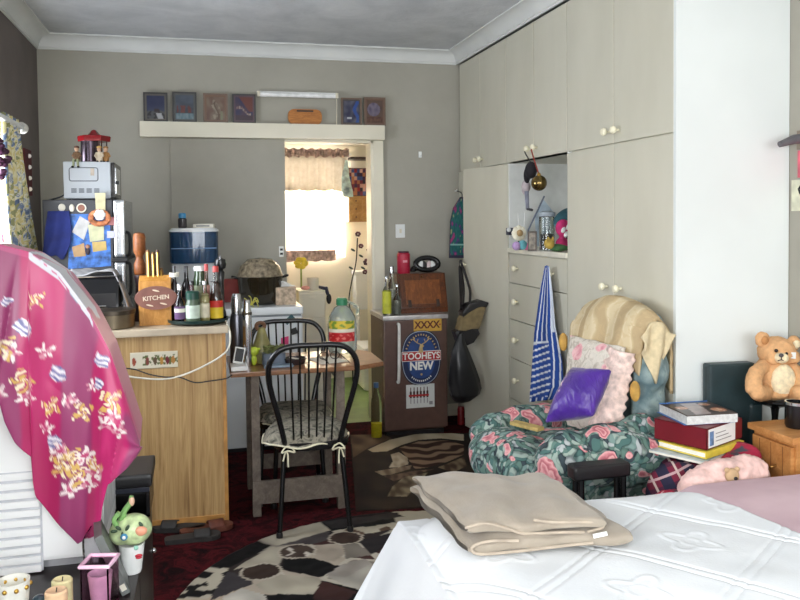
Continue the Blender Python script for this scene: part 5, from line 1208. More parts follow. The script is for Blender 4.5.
def scp(u, v):
    x, y, z = sc(u, v)
    c = mixc((186, 36, 106), (160, 26, 84), .5 + .8*nz(u*5, v*5, 7))
    d1 = z - interp(topz, x)
    if v > .3:
        q = (v-.3)/.7
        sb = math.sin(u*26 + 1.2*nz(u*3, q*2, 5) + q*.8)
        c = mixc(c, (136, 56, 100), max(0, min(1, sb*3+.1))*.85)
        wx, wz = x + .010*nz(x*38, z*38, 1), z + .010*nz(x*38, z*38, 9)
        for fx, fz, r, kd, ph in FL:
            dx, dzz = wx-fx, wz-fz; d = math.hypot(dx, dzz)
            if d < r:
                a = math.atan2(dzz, dx)
                if kd == 'b':      # tulip-like sprays, white streaked with blue
                    s_ = dx*math.cos(ph*.3) + dzz*math.sin(ph*.3+.8); p_ = -dx*math.sin(ph*.3+.8) + dzz*math.cos(ph*.3)
                    if abs(p_) < r*.62 and abs(s_) < r*.7*(1-abs(p_)/r*.6):
                        st = math.sin(s_/r*13+ph)
                        c = (224, 220, 226) if st > .15 else ((96, 98, 150) if st < -.45 else (170, 160, 190))
                elif kd == 'w':
                    if d < r*(.55+.3*math.cos(5*a+ph)): c = (228, 216, 214) if nz(x*60, z*60, 5) > -.12 else (200, 130, 150)
                    if d < r*.2: c = (180, 60, 110)
                else:              # gold scrollwork with pale petals inside
                    k_ = math.sin(a*3+d/r*9+ph)
                    if d < r*(.7+.3*math.cos(4*a+ph)):
                        if k_ > .35: c = (206, 170, 92)
                        elif k_ < -.62: c = (232, 220, 190)
    if v <= .32: c = mixc(c, (196, 76, 126), .5)  # lighter pink on the top paints in the satin sheen
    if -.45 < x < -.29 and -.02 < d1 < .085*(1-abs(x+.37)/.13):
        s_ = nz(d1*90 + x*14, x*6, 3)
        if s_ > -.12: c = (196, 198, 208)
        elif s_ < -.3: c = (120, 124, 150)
    return c
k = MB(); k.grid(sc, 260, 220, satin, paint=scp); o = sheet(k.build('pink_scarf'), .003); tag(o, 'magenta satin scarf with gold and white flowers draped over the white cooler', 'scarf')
o.modifiers[0].offset = 0
# small things along the front of the cabinet
def cup(name, label, x, y, prof, m_, cat='candle', group='candles on the low cabinet', inner_=None):
    t = thing(name, label, cat, (x, y, KT), group=group)
    k = MB(); k.lathe(prof, m_, (x, y, KT+.001), seg=24); k.build('body', t)
    return t
p = sight(13, 580, Y=2.12); h = p.z-KT
t = cup('candle_cup', 'white glass candle cup with gold dots at the bottom left corner', p.x, 2.12, [(0, 0), (.024, 0), (.034, h*.45), (.039, h), (.036, h), (.031, h*.45), (.02, .006), (0, .006)], mat('frosted_cup', (226, 226, 218), .4))
k = MB(); k.lathe([(0, h*.78), (.036, h*.78)], mat('wax_white', (232, 226, 206), .5), (p.x, 2.12, KT)); w_ = k.build('wax', t)
k = MB()
for a in range(9): k.ell((p.x+.038*math.cos(a*.7+.2), 2.12+.038*math.sin(a*.7+.2), KT+h*.88), .006, gold, 8, 6)
k.build('gold_dots', t)
for px, ytop, y, r, m_, lb in [(56, 590, 2.13, .027, mat('peach_wax', (236, 200, 160), .45), 'short peach candle in front of the taller yellow one'), (62, 579, 2.2, .026, mat('yellow_wax', (240, 230, 176), .45), 'pale yellow candle behind the peach one')]:
    p = sight(px, ytop, Y=y); h = p.z-KT
    t = thing('candle', lb, 'candle', (p.x, y, KT), group='candles on the low cabinet')
    k = MB(); k.lathe([(0, 0), (r, 0), (r, h-.004), (r-.004, h), (r*.6, h-.004), (0, h-.006)], m_, (p.x, y, KT+.001)); k.build('wax', t)
    k = MB(); k.tube([(p.x, y, KT+h-.008), (p.x+.002, y, KT+h+.006)], .0015, blackp, 6); k.build('wick', t)
p = sight(39, 597, Y=2.2); k = MB(); k.ell((p.x, 2.2, KT+.02), .02, mat('teal_glass', (60, 84, 96), .06, spec=.9), 16, 12); k.lathe([(0, 0), (.015, 0), (.01, .004), (0, .004)], MATS['teal_glass'], (p.x, 2.2, KT+.0005)); tag(k.build('glass_ball'), 'small dark teal glass ball between the candles', 'ornament')
# pink tealight lantern
p = sight(98, 563, Y=2.17); zt = p.z; x0, x1 = sight(82, 590, Y=2.17).x, sight(117, 590, Y=2.17).x; pk = glass('pink_glass', (248, 214, 232), .04, trans=1.0, ior=1.1)
t = thing('glass_lantern', 'square pink glass candle lantern with a silver cup inside', 'candle holder', ((x0+x1)/2, 2.17, KT))
w = (x1-x0)/2; cx = (x0+x1)/2
k = MB(); M0 = T(cx, 2.18, KT+.001) @ R(-14, 'Z'); w *= .86
for a in range(4): k.box(-w, w, w-.005, w, 0, zt-KT, pk, bev=.001, M=M0 @ R(90*a, 'Z'))
k.box(-w, w, -w, w, 0, .006, pk, M=M0); k.build('glass', t)
k = MB(); 
for a in range(4): k.tube([(-w, w, zt-KT), (w, w, zt-KT)], .004, mat('pink_rim', (240, 196, 220), .2), 8)
k.bm.clear()
pts = [M0 @ Vector((sx*w, sy*w, zt-KT)) for sx, sy in ((-1, -1), (1, -1), (1, 1), (-1, 1))]
k.tube([q for a, b_ in zip(pts, pts[1:]+pts[:1]) for q in (a, a.lerp(b_, .5))], .0055, MATS['pink_rim'], 8, closed=True); k.build('rim', t)
k = MB(); k.lathe([(0, .008), (.022, .008), (.03, (zt-KT)*.75), (.028, (zt-KT)*.75), (.02, .012), (0, .012)], mat('silver_foil', (226, 216, 226), .3, .3), (cx, 2.18, KT)); k.build('cup', t)
# clear bag behind
k = MB(); a, c = sight(86, 560, Y=2.36), sight(104, 525, Y=2.36)
loft(k, [((a.x+c.x)/2, 2.36, KT+.002, .028, .025), ((a.x+c.x)/2+.004, 2.36, KT+.06, .034, .028), ((a.x+c.x)/2-.006, 2.36, KT+.11, .026, .02), ((a.x+c.x)/2+.006, 2.36, c.z, .016, .012)], glass('frosted_wrap', (236, 236, 240), .25, ior=1.1), wob=.12)
tag(k.build('plastic_wrap'), 'crumpled clear plastic wrap standing beside the pink lantern', 'wrap')
# leaning grey picture frame seen from its edge
b0, b1 = sight(103, 527, Y=2.30), sight(128, 592, Y=2.22)
fr_ = thing('photo_frame', 'grey photo frame leaning on the low cabinet, seen nearly edge-on', 'photo frame', (b1.x, 2.24, KT))
dv = Vector((b0.x-b1.x, 0, b0.z-KT)); L_ = dv.length; ang = math.degrees(math.atan2(dv.x, dv.z))
M0 = T(b1.x-.004, 2.22, KT+.004) @ R(ang, 'Y') @ R(8, 'Z')
k = MB(); k.box(-.011, .011, 0, .15, 0, L_, mat('grey_frame', (96, 100, 98), .4), bev=.002, M=M0); k.build('frame', fr_)
k = MB(); k.box(-.0135, -.0105, .02, .13, .02, L_-.02, mat('photo_print', (120, 110, 104), .4, var=.3, scale=30), M=M0); k.build('picture', fr_)
k = MB(); k.box(-.007, .007, -.001, 0, .012, .03, mat('pale_sticker', (208, 206, 190), .5), M=M0); k.build('price_tag', fr_)
# frog-topped planter cup
p = sight(133, 572, Z=KT); yy = p.y; s = yy/800*1.03
mz = lambda py: sight(133, py, Y=yy).z
og = thing('face_planter', 'white cup with red lips under a mottled pale green head with a blue eye spot', 'ornament', (p.x, yy, KT))
x = p.x
k = MB(); h1 = mz(543)-KT; k.lathe([(0, 0), (.024, 0), (.026, .006), (.036, h1), (.032, h1), (.02, .012), (0, .012)], white, (x-.002, yy, KT+.001)); k.build('cup', og)
k = MB(); q = sight(140, 557, Y=yy-.033); k.ell((q.x-.004, yy-.029, q.z+.003), (.011, .005, .004), mat('lip_red', (196, 30, 52), .3), 12, 8); k.ell((q.x-.004, yy-.028, q.z-.003), (.009, .005, .004), MATS['lip_red'], 12, 8); l = k.build('lips', og); 
k = MB(); q = sight(136, 546, Y=yy-.03); k.ell((q.x, yy-.0335, q.z-.004), (.007, .002, .007), mat('mint_spot', (150, 206, 186), .5), 10, 6); k.build('painted_spot', og)
fg = mat('frog_green', (176, 192, 146), .3, var=.22, scale=34)
hz = (mz(543)+mz(515))/2
k = MB(); k.ell((x+.004, yy, hz), (.052, .045, .044), fg, 20, 14); k.ell((x-.03, yy-.006, hz-.004), (.032, .03, .036), fg, 14, 10); soft(k.build('head', og), .006, smooth=2)
k = MB(); k.ell((x+.026, yy-.038, hz+.006), (.018, .008, .014), mat('blush_pink', (216, 150, 120), .4), 10, 8); k.build('cheek', og)
for dx, dz_ in ((-.018, -.004),):
    k = MB(); k.ell((x+dx, yy-.044, hz+dz_), (.010, .006, .010), mat('eye_blue', (70, 140, 180), .25), 12, 8); e = k.build('eye', og)
    k = MB(); k.ell((x+dx, yy-.0495, hz+dz_), (.005, .0025, .005), white, 8, 6); k.build('pupil', e)
k = MB(); k.tube(spline([(x-.03, yy+.0, hz+.02), (x-.02, yy-.01, hz+.055), (x-.004, yy-.012, hz+.078), (x+.002, yy-.012, hz+.10)], 5), [.010]*5+[.008]*6+[.006]*5, mat('leaf_frill', (110, 150, 90), .5, var=.25), 7)
for q in range(7): k.ell((x-.045+.012*q, yy-.036-.003*(q%2), hz+.012+.012*math.sin(q*2.3)), (.010, .004, .005), mat('dark_leaf_spots', (52, 74, 52), .5), 7, 5, R(40*q, 'Y'))
k.tube(spline([(x-.035, yy-.02, hz+.015), (x-.045, yy-.025, hz+.04), (x-.03, yy-.025, hz+.06)], 5), .007, MATS['leaf_frill'], 7); k.build('leaves', og)
k = MB(); k.ell((x+.002, yy-.014, hz+.085), (.008, .007, .014), mat('peach_bud', (216, 176, 150), .5), 10, 8); k.build('bud', og)

# ================================================================ FLOOR THINGS
def sandal(px, py, rz, label, m_, Z=0):
    p = sight(px, py, Z=0); t = thing('sandal', label, 'sandal', (p.x, p.y, 0), rz, group='sandals beside the counter')
    W = T(p.x, p.y, .012) @ Matrix.Rotation(rz, 4, 'Z')
    pts = [(-.12, -.028), (-.06, -.034), (.02, -.036), (.09, -.046), (.125, -.024), (.13, .012), (.10, .042), (.02, .034), (-.07, .03), (-.12, .022)]
    k = MB(); k.prism([(q.x, q.y) for q in spline([(a, b_, 0) for a, b_ in pts]+[(pts[0][0], pts[0][1], 0)], 3)[:-1]], .022, m_, T(0, 0, -.011) if False else W @ T(0, 0, -.0115), bev=.004); k.build('sole', t)
    k = MB(); k.M = W
    def st(u, v): 
        a = lerp(-1, 1, u); return (lerp(.01, .085, v) , a*.042, .008 + .026*math.cos(a*PI/2)**.7 if abs(a) < 1 else .008)
    k.grid(st, 14, 6, m_); s2 = sheet(k.build('strap', t), .004); return t
sg = mat('grey_sandal', (48, 46, 45), .7, var=.1); sr = mat('red_brown_sandal', (92, 48, 34), .6, var=.2)
sandal(180, 530, 2.9, 'grey sandal lying nearest the black cabinet at the foot of the counter', sg)
sandal(206, 531, .2, 'tan and red sandal against the counter corner', sr)
sandal(192, 540, .05, 'grey sandal with a pale sole in front of the other two', sg)
# round patchwork hide rug
RCX, RCY, RR = .825, 2.945, .975
def P2(*a):   # corners noted on an enlarged view of the rug, brought down to the floor
    return [tuple(sight(165+q[0]*.3, 500+q[1]*.3, Z=0)[:2]) for q in a]
cr, dk_, gy, blk, mar = (176, 168, 150), (44, 37, 35), (128, 120, 110), (14, 13, 14), (62, 38, 35)
patches = [(P2((20, 333), (60, 262), (105, 225), (215, 232), (170, 300), (145, 333)), 'cow'), (P2((105, 228), (300, 136), (352, 158), (215, 230)), blk), (P2((300, 132), (518, 77), (550, 105), (372, 156)), cr),
  (P2((520, 76), (770, 46), (795, 58), (560, 100)), (48, 44, 44)), (P2((560, 106), (800, 76), (770, 100), (640, 122), (560, 118)), 'spot'), (P2((380, 156), (545, 108), (560, 130), (500, 152), (430, 150)), (72, 66, 66)),
  (P2((350, 162), (440, 158), (390, 200), (380, 218), (320, 222), (230, 236)), cr), (P2((400, 200), (500, 198), (582, 226), (520, 262), (380, 236)), blk), (P2((208, 240), (285, 268), (295, 285), (240, 305), (150, 340), (170, 290)), (62, 58, 60)),
  (P2((500, 155), (590, 150), (600, 182), (565, 212), (500, 196)), (170, 158, 142)), (P2((590, 150), (645, 150), (690, 188), (602, 200)), gy), (P2((640, 140), (760, 112), (720, 170), (690, 184)), (40, 36, 38)),
  (P2((560, 228), (665, 200), (690, 215), (600, 262), (535, 258)), (168, 160, 150)), (P2((300, 288), (370, 252), (505, 262), (525, 272), (495, 320), (340, 316)), cr), (P2((500, 268), (640, 310), (600, 345), (495, 340)), mar),
  (P2((195, 325), (260, 300), (335, 322), (340, 345), (190, 345)), (204, 198, 186)), (P2((330, 320), (498, 318), (500, 345), (335, 345)), blk), (P2((540, 262), (690, 215), (700, 240), (645, 305)), (176, 170, 158))]
ovals = [(sight(165+440*.3, 500+175*.3, Z=0), .085, .078, (86, 72, 62)), (sight(165+320*.3, 500+243*.3, Z=0), .088, .08, (62, 48, 40)), (sight(165+602*.3, 500+130*.3, Z=0), .08, .075, (70, 54, 46))]
# pieces the photograph hides carry the same kinds of hide
def rugp(x, y):
    d = math.hypot(x-RCX, y-RCY)
    for c, a, b_, col in ovals:
        e = math.hypot((x-c.x)/a, (y-c.y)/b_)
        if e < .9: return mixc(col, (40, 30, 26), .4+.5*nz(x*20, y*20, 1)) if not (col[0] == 86 and nz(x*14, y*14, 5) > .25) else (190, 182, 170)
        if e < 1.04: return (176, 166, 150)
    for poly, col in patches:
        if inside((x, y), poly):
            n = nz(x*9, y*9, 3)
            if col == 'cow': return blk if nz(x*13, y*13, 8) > .08 else cr
            if col == 'spot': return (90, 70, 56) if nz(x*11, y*11, 2) > .2 else cr
            return mixc(col, tuple(q*.8 for q in col), .5+n)
    a = math.atan2(y-RCY, x-RCX)
    if d > .78*RR: 
        return [cr, blk, gy, dk_, (176, 160, 140)][int((a+PI)/(2*PI)*15) % 5]
    q = noise.cell(Vector((x*5.2, y*5.2, 3))); q2 = noise.voronoi(Vector((x*4.2, y*4.2, 0)))
    if q2[0][1]-q2[0][0] < .07: return (180, 172, 156)
    return [cr, blk, gy, mar, dk_, (168, 156, 140)][int(abs(q2[1][0].x*37+q2[1][0].y*91)) % 6]
hide = painted('painted_hide', .85, .2)
k = MB(); k.grid(lambda u, v: (RCX+RR*v*math.cos(u*2*PI), RCY+RR*v*math.sin(u*2*PI), .006 + .004*nz(v*20*math.cos(u*2*PI), v*20*math.sin(u*2*PI), 0)), 420, 150, hide, wrapu=True, paint=lambda u, v: rugp(RCX+RR*v*math.cos(u*2*PI), RCY+RR*v*math.sin(u*2*PI)))
o = k.build('hide_rug'); mod(o, 'SOLIDIFY', thickness=.006, offset=-1); tag(o, 'round patchwork rug of black, cream and brown hide under the near chair', 'rug')
# dark pictorial rug
Q = [sight(350, 436, Z=0), Vector((1.86, 5.20, 0)), Vector((1.74, 3.86, 0)), sight(356, 512, Z=0)]
def onrug(px, py):
    p = sight(px, py, Z=0); best = None
    # invert the four-cornered map by a short search
    u, v = .5, .5
    for _ in range(14):
        f = Q[0].lerp(Q[1], u).lerp(Q[3].lerp(Q[2], u), v); e = p-f
        du = (Q[1]-Q[0]).lerp(Q[2]-Q[3], v); dv = (Q[3]-Q[0]).lerp(Q[2]-Q[1], u)
        det = du.x*dv.y-du.y*dv.x; u += (e.x*dv.y-e.y*dv.x)/det; v += (du.x*e.y-du.y*e.x)/det
    return (u, v)
def Z6(*a): return [onrug(350+q[0]*.1625, 420+q[1]*.1625) for q in a]
arch = Z6((110, 190), (240, 130), (400, 95), (560, 82), (700, 95), (700, 135), (560, 120), (420, 130), (320, 160), (230, 200), (140, 205))
pale = Z6((250, 220), (300, 205), (355, 240), (360, 280), (300, 300), (240, 300), (262, 265))
hand = Z6((150, 325), (380, 285), (370, 310), (250, 345), (200, 350))
hand2 = Z6((210, 355), (400, 320), (520, 310), (380, 350), (270, 385))
fig = Z6((300, 180), (420, 140), (600, 132), (700, 160), (700, 220), (600, 265), (480, 300), (400, 310), (360, 250))
fig2 = Z6((540, 300), (700, 235), (720, 290), (640, 330))
light = Z6((330, 360), (480, 330), (350, 480), (230, 480), (260, 420))
left = Z6((0, 90), (180, 88), (260, 120), (120, 175), (20, 240))
def hrug(u, v):
    p = (u, v); n = nz(u*9, v*9, 4); n2 = nz(u*26, v*14, 1)
    c = mixc((30, 24, 22), (52, 42, 34), .5+n)
    if inside(p, left): c = mixc((120, 98, 74), (70, 54, 44), .5+n)
    if inside(p, arch): c = mixc((196, 184, 158), (166, 152, 126), .5+n)
    if inside(p, fig): c = mixc((58, 38, 32), (142, 118, 96), .5+1.6*math.sin(v*64+3*math.sin(u*9)+n*3))
    if inside(p, fig2): c = mixc((130, 112, 88), (70, 52, 42), .5+n2*1.4)
    if inside(p, hand2): c = mixc((120, 98, 80), (60, 44, 40), .5+n2*1.6)
    if inside(p, hand): c = mixc((158, 142, 120), (110, 90, 74), .5+n2)
    if inside(p, light): c = mixc((150, 138, 112), (84, 70, 56), .5+n2*1.4)
    if inside(p, pale): c = mixc((200, 190, 168), (140, 122, 104), .3+n2)
    return c
k = MB(); k.grid(lambda u, v: (*(Q[0].lerp(Q[1], u).lerp(Q[3].lerp(Q[2], u), v))[:2], .008), 200, 220, hide, paint=hrug)
o = k.build('pictorial_rug'); mod(o, 'SOLIDIFY', thickness=.007, offset=-1); tag(o, 'dark brown and cream pictorial rug in front of the bar fridge and armchair', 'rug')
# ================================================================ NICHE THINGS
NZ = NZB+.001
# things hanging from the knobs above the niche
def hang(px, py, X): return sight(px, py, X=X)
kA, kB = hang(526.5, 149, XW-.02), hang(534, 147, XW-.02)
kzA = Vector((XW-.03, 4.395, ZS+.075)); kzB = Vector((XW-.03, 4.305, ZS+.075))
p = hang(539, 183, XW-.06); r = 7.7*4.6/800
t = thing('brass_bell', 'brass ball bell hanging on a red cord before the niche', 'bell', (p.x, p.y, p.z-r))
k = MB(); k.ell((p.x, p.y, p.z), r, mat('antique_brass', (128, 108, 66), .22, .9, var=.1), 24, 16); k.build('ball', t)
k = MB(); k.tube(spline([(kzB.x, kzB.y, kzB.z+.004), (kzB.x-.01, kzB.y-.012, kzB.z-.03), (p.x, p.y, p.z+r)], 5), .004, mat('red_cord', (150, 60, 48), .7), 7); k.build('cord', t)
k = MB(); k.lathe([(.01, 0), (.012, .006), (.006, .014), (0, .016)], gold, (p.x, p.y, p.z+r-.002)); k.build('cap', t)
p = hang(531, 170, XW-.05)
t = thing('hanging_doll', 'small doll with a black top and pale legs hanging beside the brass bell', 'doll', (p.x, p.y, p.z-.2)); s = 4.7/800
k = MB(); k.ell((p.x, p.y, p.z), (.035, .042, .05), mat('black_wool', (28, 26, 30), .9)); k.ell((p.x-.01, p.y+.035, p.z-.03), (.02, .025, .05), MATS['black_wool']); soft(k.build('body', t), .008)
q = hang(526, 188, XW-.055); k = MB(); k.ell((q.x, q.y, q.z+.01), (.026, .035, .04), mat('pink_grey_cloth', (176, 164, 166), .8, var=.15)); k.ell((q.x, q.y+.03, q.z-.01), (.014, .016, .03), MATS['pink_grey_cloth']); soft(k.build('skirt', t), .008)
k = MB(); a, b_ = hang(526.5, 189, XW-.055), hang(527.5, 209, XW-.055); k.tube([a, b_], [.014, .011], mat('grey_legs', (120, 122, 136), .7), 8); k.tube([b_, hang(532, 210, XW-.055)], .008, mat('dark_shoes', (50, 48, 54), .5), 7); k.build('leg', t)
k = MB(); k.tube(spline([(kzA.x, kzA.y, kzA.z+.004), (kzA.x-.008, kzA.y, kzA.z-.03), (p.x, p.y, p.z+.04)], 5), .004, blackp, 7); k.build('cord', t)
def nic(px, py, Y=4.3): return sight(px, py, Y=Y)
ny = 4.28
p = nic(547, 246, ny); zt = nic(547, 211, ny).z; r = 7.6*4.75/800
t = thing('storage_jar', 'tall clear glass jar with a wide lid standing in the niche', 'jar', (p.x, ny, NZB)); h = zt-NZ
k = MB(); k.lathe([(0, 0), (r, 0), (r, h*.84), (r*.86, h*.86), (r*.8, h*.84), (r*.86, .01), (0, .008)], clear, (p.x, ny, NZ), seg=28); k.build('glass', t)
k = MB(); k.lathe([(0, h*.02), (r*.8, h*.02), (r*.8, h*.4), (0, h*.42)], mat('dark_beans', (70, 66, 58), .7, var=.4, scale=60), (p.x, ny, NZ)); k.build('contents', t)
k = MB(); k.lathe([(r*1.02, h*.86), (r*1.08, h*.88), (r*1.08, h*.96), (r*.5, h), (0, h)], mat('grey_glass_lid', (160, 170, 178), .15), (p.x, ny, NZ), seg=28); k.build('lid', t)
t = thing('photo_frame', 'small dark standing photo frame beside the jar in the niche', 'photo frame', (nic(532, 246, 4.22).x, 4.22, NZB))
a, c = nic(528.5, 246, 4.2), nic(536, 231, 4.2); k = MB(); M0 = T((a.x+c.x)/2, 4.2, NZ) @ R(-25, 'Z') @ R(-8, 'X')
w = (c.x-a.x)/2*1.1; h = c.z-NZ; k.box(-w, w, 0, .012, 0, h, mat('dark_brown_frame', (66, 54, 44), .4), bev=.002, M=M0); k.build('frame', t)
k = MB(); k.box(-w+.008, w-.008, -.001, .001, .01, h-.01, mat('old_photo', (120, 112, 100), .5, var=.3, scale=40), M=M0); k.build('photo', t)
# pale flower / daisy figure at the left
p = nic(517, 233, 4.45); rr_ = 7*4.85/800
t = thing('flower_ornament', 'white daisy-shaped ornament with a tan centre at the left of the niche', 'ornament', (p.x, 4.42, NZB))
k = MB(); [k.ell((p.x+rr_*.62*math.cos(a*PI/4), 4.42, p.z+rr_*.62*math.sin(a*PI/4)), (rr_*.5, .012, rr_*.5), mat('daisy_white', (232, 226, 204), .6), 10, 7) for a in range(8)]; k.build('petals', t)
k = MB(); k.ell((p.x, 4.405, p.z), (rr_*.48, .014, rr_*.48), mat('tan_centre', (176, 146, 100), .6), 12, 8); k.build('centre', t)
k = MB(); k.tube([(p.x, 4.425, NZ), (p.x, 4.425, p.z)], .006, lf, 7); k.lathe([(0, 0), (.03, 0), (.02, .015), (0, .016)], lf, (p.x, 4.425, NZ)); k.build('stand', t)
p = nic(519, 242, 4.38)
t = thing('plush_toy', 'small pink, lilac and turquoise plush heap below the daisy ornament', 'toy', (p.x, 4.36, NZB))
for dx, dz_, r, m_, nm in [(-.025, .025, .026, mat('lilac_plush', (190, 160, 206), .9, var=.15), 'body'), (.015, .03, .028, mat('turquoise_plush', (110, 180, 190), .9, var=.15), 'back'), (.04, .02, .021, mat('pink_plush', (214, 120, 160), .9, var=.15), 'head')]:
    k = MB(); k.ell((p.x+dx, 4.36, NZ+dz_), (r, r*.8, r), m_, 12, 9); k.build(nm, t)
p = nic(509, 231, 4.60)
t = thing('clip_light', 'small dark clip with white ends at the left lip of the niche', 'clip', (XW-.02, 4.7, 1.38))
q = hang(508, 231, XW-.02); k = MB(); k.box(q.x-.015, q.x+.02, q.y-.05, q.y-.0, q.z-.025, q.z+.02, mat('navy_clip', (52, 54, 70), .4), bev=.006); k.build('body', t)
k = MB(); k.ell((q.x-.012, q.y-.045, q.z+.008), (.014, .014, .014), white, 10, 8); k.build('end', t)
k = MB(); k.box(q.x-.004, XI+.02, q.y-.03, q.y-.01, q.z-.01, q.z, mat('navy_clip', (52, 54, 70), .4)); k.build('arm', t)
# paper fan / pale blue card leaning on the lining behind the jar
t = thing('fan_card', 'pale blue card leaning behind the jar in the niche', 'card', (nic(545, 210, 4.5).x, 4.5, NZB))
P = [nic(536, 216, 4.5), nic(544, 199, 4.5), nic(556, 214, 4.5), nic(552, 246, 4.5), nic(538, 246, 4.5)]
cx = P[3].x; k = MB(); k.prism([(q.x-cx, max(q.z-NZ, .001)) for q in P], .006, mat('pale_blue_card', (190, 208, 222), .6), T(cx, 4.52, NZ) @ FACE_CAM); k.build('card', t)
k = MB(); q0, q1 = nic(529, 230, 4.48), nic(545, 196, 4.48); k.tube([(q0.x, 4.49, q0.z), (q1.x, 4.49, q1.z)], .005, mat('slate_stick', (100, 108, 124), .5), 6); k.tube([(q0.x, 4.49, q0.z), (q0.x, 4.49, NZ)], .005, MATS['slate_stick'], 6); k.build('stick', t)
for i, (px0, px1, y1) in enumerate([(520, 518, 213), (523, 525, 212)]):
    q0, q1 = nic(px0, 240, 4.5), nic(px1, y1, 4.5); k = MB(); k.tube([(q0.x, 4.5, NZ), (q1.x, 4.5, q1.z)], .003, mat('white_stick', (226, 226, 222), .5), 6); tag(k.build('thin_stick'), ['thin pale stick standing left of its twin behind the daisy ornament', 'thin pale stick standing right of its twin, nearer the jar'][i], 'stick', 'thin sticks in the niche')
# teal beret and pink striped toy at the right of the niche
k = MB(); P = [(552, 246), (553, 228), (560, 214), (570, 205), (580, 203), (580, 246)]
q = [nic(a, b_, 4.16) for a, b_ in P]; cx = q[0].x
t = thing('teal_cap', 'dark teal cloth cap hanging over the things at the right of the niche', 'cap', (cx+.05, 4.2, NZB))
k.ell((nic(566, 216, 4.2).x, 4.2, nic(566, 218, 4.2).z), (.085, .05, .05), mat('dark_teal_felt', (44, 86, 96), .85, var=.12), 18, 12, R(-32, 'Y')); k.build('crown', t)
k = MB(); k.tube([(nic(555, 226, 4.15).x, 4.15, nic(555, 226, 4.15).z), (nic(568, 214, 4.14).x, 4.145, nic(568, 222, 4.14).z)], .010, mat('teal_trim', (96, 150, 164), .8), 8); k.build('band', t)
k = MB(); k.tube([(nic(566, 232, 4.24).x, 4.24, NZ), (nic(566, 232, 4.24).x, 4.24, nic(566, 218, 4.2).z)], .012, blackp, 8); k.build('stand', t)
p = nic(563, 228, 4.08)
t = thing('striped_toy', 'magenta and white soft toy at the right edge of the niche', 'toy', (p.x, 4.08, NZB)); mg = mat('magenta_plush', (186, 44, 104), .85, var=.15)
k = MB(); k.ell((p.x, 4.08, p.z), (.045, .035, .05), mg, 14, 10); k.ell((p.x, 4.09, NZ+.04), (.04, .035, .04), mg, 14, 10); soft(k.build('body', t), .008)
for dx, dz_ in ((-.012, -.01), (.015, .005), (.004, -.035)):
    k = MB(); k.ell((p.x+dx, 4.05, p.z+dz_), (.012, .010, .018), white, 10, 8, R(30, 'Y')); k.build('white_stripe', t)
p = nic(552, 240, 4.10)
t = thing('green_plush', 'green and yellow plush animal lying before the jar in the niche', 'toy', (p.x, 4.08, NZB)); gpl = mat('grass_plush', (66, 104, 64), .9, var=.2)
k = MB(); k.ell((p.x+.03, 4.08, NZ+.022), (.06, .035, .022), gpl, 14, 10); k.build('body', t)
k = MB(); k.ell((p.x-.035, 4.06, NZ+.045), (.03, .026, .03), mat('ochre_plush', (176, 148, 70), .9, var=.2), 12, 9); h_ = k.build('head', t)
k = MB(); k.ell((p.x-.05, 4.04, NZ+.07), (.008, .006, .014), MATS['ochre_plush'], 8, 6); k.ell((p.x-.02, 4.045, NZ+.07), (.008, .006, .014), MATS['ochre_plush'], 8, 6); k.build('ears', h_)
p = nic(558, 216, 4.12)
# ================================================================ APRON, BAGS
t = thing('apron', 'blue and white striped apron hanging from a drawer knob', 'apron', (XW-.05, 4.1, .45))
ax = XW-.05
def apr(u, v):
    l = interp([(0, 545), (.15, 541), (.5, 534.5), (1, 529.5)], v); r_ = interp([(0, 549), (.15, 551.5), (.45, 555), (.72, 562), (.9, 563), (1, 557)], v)
    x = ax - .012*math.sin(u*11+v*2)*(.25+v) - .012*v
    return sight(lerp(l, r_, u), lerp(266, 402 - 3*u, v), X=x)
def aprp(u, v):
    bl_, wh = (38, 74, 150), (222, 226, 232)
    if .56 < v < .97 and u < .62: 
        if v < .575: return wh
        return wh if (v*21 + u*1.2) % 1 < .28 else bl_
    if u > .8 and v < .5: return (206, 214, 226)
    return wh if (u*4.6 + v*1.0) % 1 < .26 else bl_
k = MB(); k.grid(apr, 70, 130, cloth_p, paint=aprp); sheet(k.build('cloth', t), .004)
ky = Vector((XW-.032, 4.09, (dz[0]+dz[1])/2+.005))
q = apr(.5, 0); k = MB(); k.tube(spline([q, (XW-.047, ky.y+.02, ky.z+.012), (XW-.045, ky.y, ky.z+.024), (XW-.047, ky.y-.02, ky.z+.012), q+Vector((0, -.01, -.01))], 5), .005, mat('blue_tape', (44, 78, 150), .8), 7); k.build('neck_loop', t)
# bags on the ajar door's knob
bx = XW-.085
kp = KP.copy()
def rows(lst, X, th):
    out = []
    for l, r_, y in lst:
        a, c = sight(l, y, X=X), sight(r_, y, X=X); out.append((X, (a.y+c.y)/2, (a.z+c.z)/2, th*min(1, (r_-l)/24), abs(a.y-c.y)/2))
    return out[::-1]
def byY(lst, Y, th):
    out = []
    for l, r_, y in lst:
        a, c = sight(l, y, Y=Y), sight(r_, y, Y=Y); out.append(((a.x+c.x)/2, Y, (a.z+c.z)/2, abs(a.x-c.x)/2, th*min(1, (r_-l)/24)))
    return out[::-1]
canv = mat('olive_canvas', (122, 106, 74), .85, var=.1, scale=30); blk_l = mat('black_leather', (26, 24, 26), .4, var=.1)
t = thing('shoulder_bag', 'olive canvas shoulder bag with black trim hanging from the wardrobe knob', 'bag', (1.7, 5.3, .75)); Yb = 5.04
def tilt(pts): return pts
k = MB(); poly = [(459, 320), (463, 310), (470, 303), (481, 302), (484.5, 305), (480, 319), (477, 329), (472, 331), (456, 331)]
P = [sight(a, b_, Y=Yb) for a, b_ in poly]; cx, cz = sum(q.x for q in P)/len(P), sum(q.z for q in P)/len(P)
